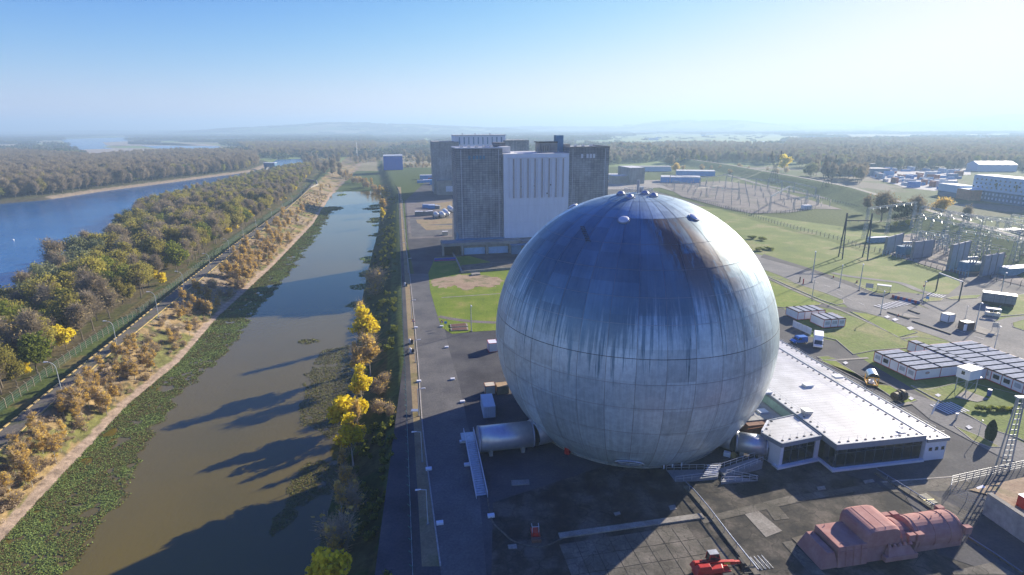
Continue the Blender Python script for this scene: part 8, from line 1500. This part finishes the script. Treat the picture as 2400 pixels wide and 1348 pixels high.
b4 = g(2240, 462, 1); t = thing('low_office', 'low pale and orange building in front of the office block', 'building', (*b4, 0), R(-92)); po('wall', mat('orange_clad', (0.5, 0.22, 0.13), 0.7), lambda b: b.box(0, 16, 0, 12, 0, hO*.42), t); po('roof', M_WHITE, lambda b: b.box(0, 16, 0, 12, hO*.42, hO*.42+.3), t)
po('wing', M_OW, lambda b: b.box(-26, -0.1, 2, 14, hO*0.2, hO*.5), t); po('wing_base', M_OD, lambda b: b.box(-26, -0.1, 2.5, 14, 0, hO*.2), t); po('roof', M_WHITE, lambda b: b.box(-26, -0.1, 2, 14, hO*.5, hO*.5+.3), t)
ho = g(2290, 402); t = thing('striped_roof_hall', 'hall with a striped white gable roof behind the office block', 'building', (*ho, 0), R(-10)); po('wall', M_OW, lambda b: b.add([(0, 0, 0), (46, 0, 0), (46, 26, 0), (0, 26, 0), (0, 0, 9), (46, 0, 9), (46, 26, 9), (0, 26, 9), (0, 13, 13), (46, 13, 13)], [(0, 1, 5, 4), (1, 2, 6, 9, 5), (2, 3, 7, 6), (3, 0, 4, 8, 7)]), t)
for k in range(9): po('roof_panel', M_WHITE if k % 2 == 0 else M_GALV, lambda b: b.add([(k*46/9, -.5, 8.9), ((k+1)*46/9, -.5, 8.9), ((k+1)*46/9, 13, 13.05), (k*46/9, 13, 13.05)], [(0, 1, 2, 3)]), t)
po('roof_back', M_ROOFG, lambda b: b.add([(0, 13, 13.04), (46, 13, 13.04), (46, 26.5, 8.9), (0, 26.5, 8.9)], [(0, 1, 2, 3)]), t)
for (u, v, L_, W_, H_, m, rm, lab) in ((2040, 395, 30, 20, 6, M_OD, M_ROOFG, 'wide dark warehouse left of the container yard, near the pylon'), (1965, 412, 60, 25, 8, M_OD, M_ROOFG, 'long low hazy warehouse with a grey roof behind the near pylon'), (2290, 345+8, 60, 20, 8, M_OW, M_WHITE, 'long pale roofed hall in the wood behind the office block'), (2300, 308, 150, 40, 8, M_OW, M_WHITE, 'large white roofed shed far off near the right horizon'), (1538, 325, 26, 16, 8, M_WHITE, M_WHITE, 'small white barn in the pale green meadow'), (1420, 420, 30, 14, 5, M_OW, M_ROOFW, 'low white roofed hall between the two concrete blocks'), (1470, 402, 60, 20, 6, M_OW, M_ROOFG, 'long hazy grey hall behind the grey concrete block')):
    x, y = g(u, v); t = thing('warehouse', lab, 'warehouse', (x, y, 0), R(-4)); po('wall', m, lambda b: b.box(0, L_, 0, W_, 0, H_), t); po('roof', rm, lambda b: b.box(-.3, L_+.3, -.3, W_+.3, H_, H_+0.5), t)
YC = [(0.05, 0.2, 0.5), (0.3, 0.42, 0.55), (0.55, 0.57, 0.6), (0.35, 0.1, 0.08), (0.1, 0.3, 0.55), (0.6, 0.6, 0.58), (0.08, 0.22, 0.4)]; YM = [mat('yard_paint_%s' % n_, c_, 0.6) for n_, c_ in zip(('navy', 'steel', 'silver', 'brick', 'azure', 'chalk', 'slate'), YC)]; YN = ['navy blue', 'steel grey', 'silver', 'brick red', 'azure blue', 'chalk white', 'slate blue']
YP = gs([(2030, 400), (2250, 400), (2240, 432), (2190, 448), (2120, 440), (2040, 415)]); k = 0
for a in range(800):
    u, v = rng.uniform(2030, 2250), rng.uniform(400, 446); x, y = g(u, v)
    if not inpoly(np.array([x]), np.array([y]), YP)[0] or x < float(fLV(y))+16: continue
    c_ = int(rng.integers(7)); t = thing('yard_container', '%s container in the crowded yard beyond the levee' % YN[c_], 'container', (x, y, 0), R(rng.choice([-4, 86])), 'containers in the yard beyond the levee'); L_ = rng.uniform(6, 14); H_ = rng.choice([2.8, 2.8, 5.6]); po('shell', YM[c_], lambda b: b.box(0, L_, 0, 2.6, 0, H_), t); po('roof', YM[5] if rng.random() < 0.4 else YM[c_], lambda b: b.box(0.1, L_-.1, 0.1, 2.5, H_, H_+.1), t); k += 1
    if k >= 64: break
sheet('yard_ground', YP+[], 0.12, ground_mat('pale_yard', [(0.34, 0.33, 0.31), (0.45, 0.44, 0.42)], 0.02, 0.2)); sheet('yard_ground', gs([(2180, 412), (2275, 410), (2275, 395), (2190, 398)]), 0.14, MATS['pale_yard'])
for k in range(46):      # farms and halls across the plain
    u, v = (rng.uniform(880, 2400), rng.uniform(312, 348)) if k < 30 else (rng.uniform(1950, 2400), rng.uniform(318, 380)); x, y = g(u, v); L_ = rng.uniform(12, 40)*(1 if y < 1800 else 1.8); W_ = rng.uniform(9, 16); H_ = rng.uniform(5, 9)
    reg = 'beyond the concrete blocks' if u < 1430 else 'round the pale meadow' if u < 1900 else 'in the hazy wood at the right'; dk = k % 3
    t = thing('farm_building', '%s %s' % (['white roofed distant building', 'grey roofed distant building', 'pale walled distant building'][dk], reg), 'building', (x, y, 0), R(rng.uniform(-15, 15)), 'distant buildings across the plain'); po('wall', M_WHITE if dk == 2 else M_OW, lambda b: b.box(0, L_, 0, W_, 0, H_), t); po('roof', (M_WHITE, M_ROOFG, M_ROOFW)[dk], lambda b: b.add([(-.3, -.3, H_), (L_+.3, -.3, H_), (L_+.3, W_+.3, H_), (-.3, W_+.3, H_), (-.3, W_/2, H_+3), (L_+.3, W_/2, H_+3)], [(0, 1, 5, 4), (2, 3, 4, 5), (1, 2, 5), (3, 0, 4)]), t)
# village houses on the far left bank, villa on the river
for i, (u, v, w_) in enumerate(((212, 374, 9), (232, 377, 7), (222, 368, 8), (250, 366, 8))):
    x, y = g(u, v, -2); t = thing('house', ['pale house with a grey roof in the far bank wood', 'small white house right of the grey roofed one', 'house behind the pale one in the wood', 'white walled house among orange trees on the far bank', 'long house in the hazy hamlet by the far river arm', 'house at the lower end of the hazy hamlet', 'house at the right end of the hazy hamlet', 'lone house in the wood at the far left', 'small house close to the lone one at the far left', 'dark red boat house on the river bank'][i], 'house', (x, y, -2), R(rng.uniform(-20, 30)))
    wm = M_WHITE if i < 9 else mat('dark_red_boards', (0.12, 0.04, 0.04), 0.8); po('wall', wm, lambda b: b.add([(0, 0, 0), (w_, 0, 0), (w_, 9, 0), (0, 9, 0), (0, 0, 5.5), (w_, 0, 5.5), (w_, 9, 5.5), (0, 9, 5.5), (0, 4.5, 8.5), (w_, 4.5, 8.5)], [(0, 1, 5, 4), (1, 2, 6, 9, 5), (2, 3, 7, 6), (3, 0, 4, 8, 7)]), t)
    po('roof', mat('slate_roof', (0.2, 0.22, 0.25), 0.6), lambda b: b.add([(-.4, -.4, 5.3), (w_+.4, -.4, 5.3), (w_+.4, 4.5, 8.6), (-.4, 4.5, 8.6), (-.4, 9.4, 5.3), (w_+.4, 9.4, 5.3)], [(0, 1, 2, 3), (3, 2, 5, 4)]), t)
x, y = g(632, 397, -5); t = thing('intake_tower', 'small dark intake building on pillars in the river channel', 'building', (x, y, -6)); po('body', M_OD, lambda b: b.box(-9, 9, 0, 10, 5, 11), t); po('roof', M_WHITE, lambda b: b.box(-9.4, 9.4, -.4, 10.4, 11, 11.5), t)
for a in (-8, 0, 8): po('pillar', M_CONC, lambda b: b.box(a-.8, a+.8, 1, 9, -2, 5), t)
t = thing('white_buoy', 'small white buoy floating on the blue river', 'buoy', (*g(31, 563, WZ), WZ)); MB((*g(31, 563, WZ), WZ)).lathe([(0, 0.7), (0.5, 0.5), (0.6, 0), (0.3, -0.3)], n=12).build('float', M_WHITE, t, smooth=True)
# dark slipway wall at the head of the dike
t = thing('retaining_wall', 'dark retaining wall where the dike road ends at the canal head', 'wall', (*g(740, 428), 0)); a = gs([(718, 420), (742, 424), (745, 432), (728, 440)], 0); b = MB(); [b.bar((*p, -0.8), (*q, -0.8), 0.8, 3.0) for p, q in zip(a[:-1], a[1:])]; b.build('wall_body', M_CONC, t)
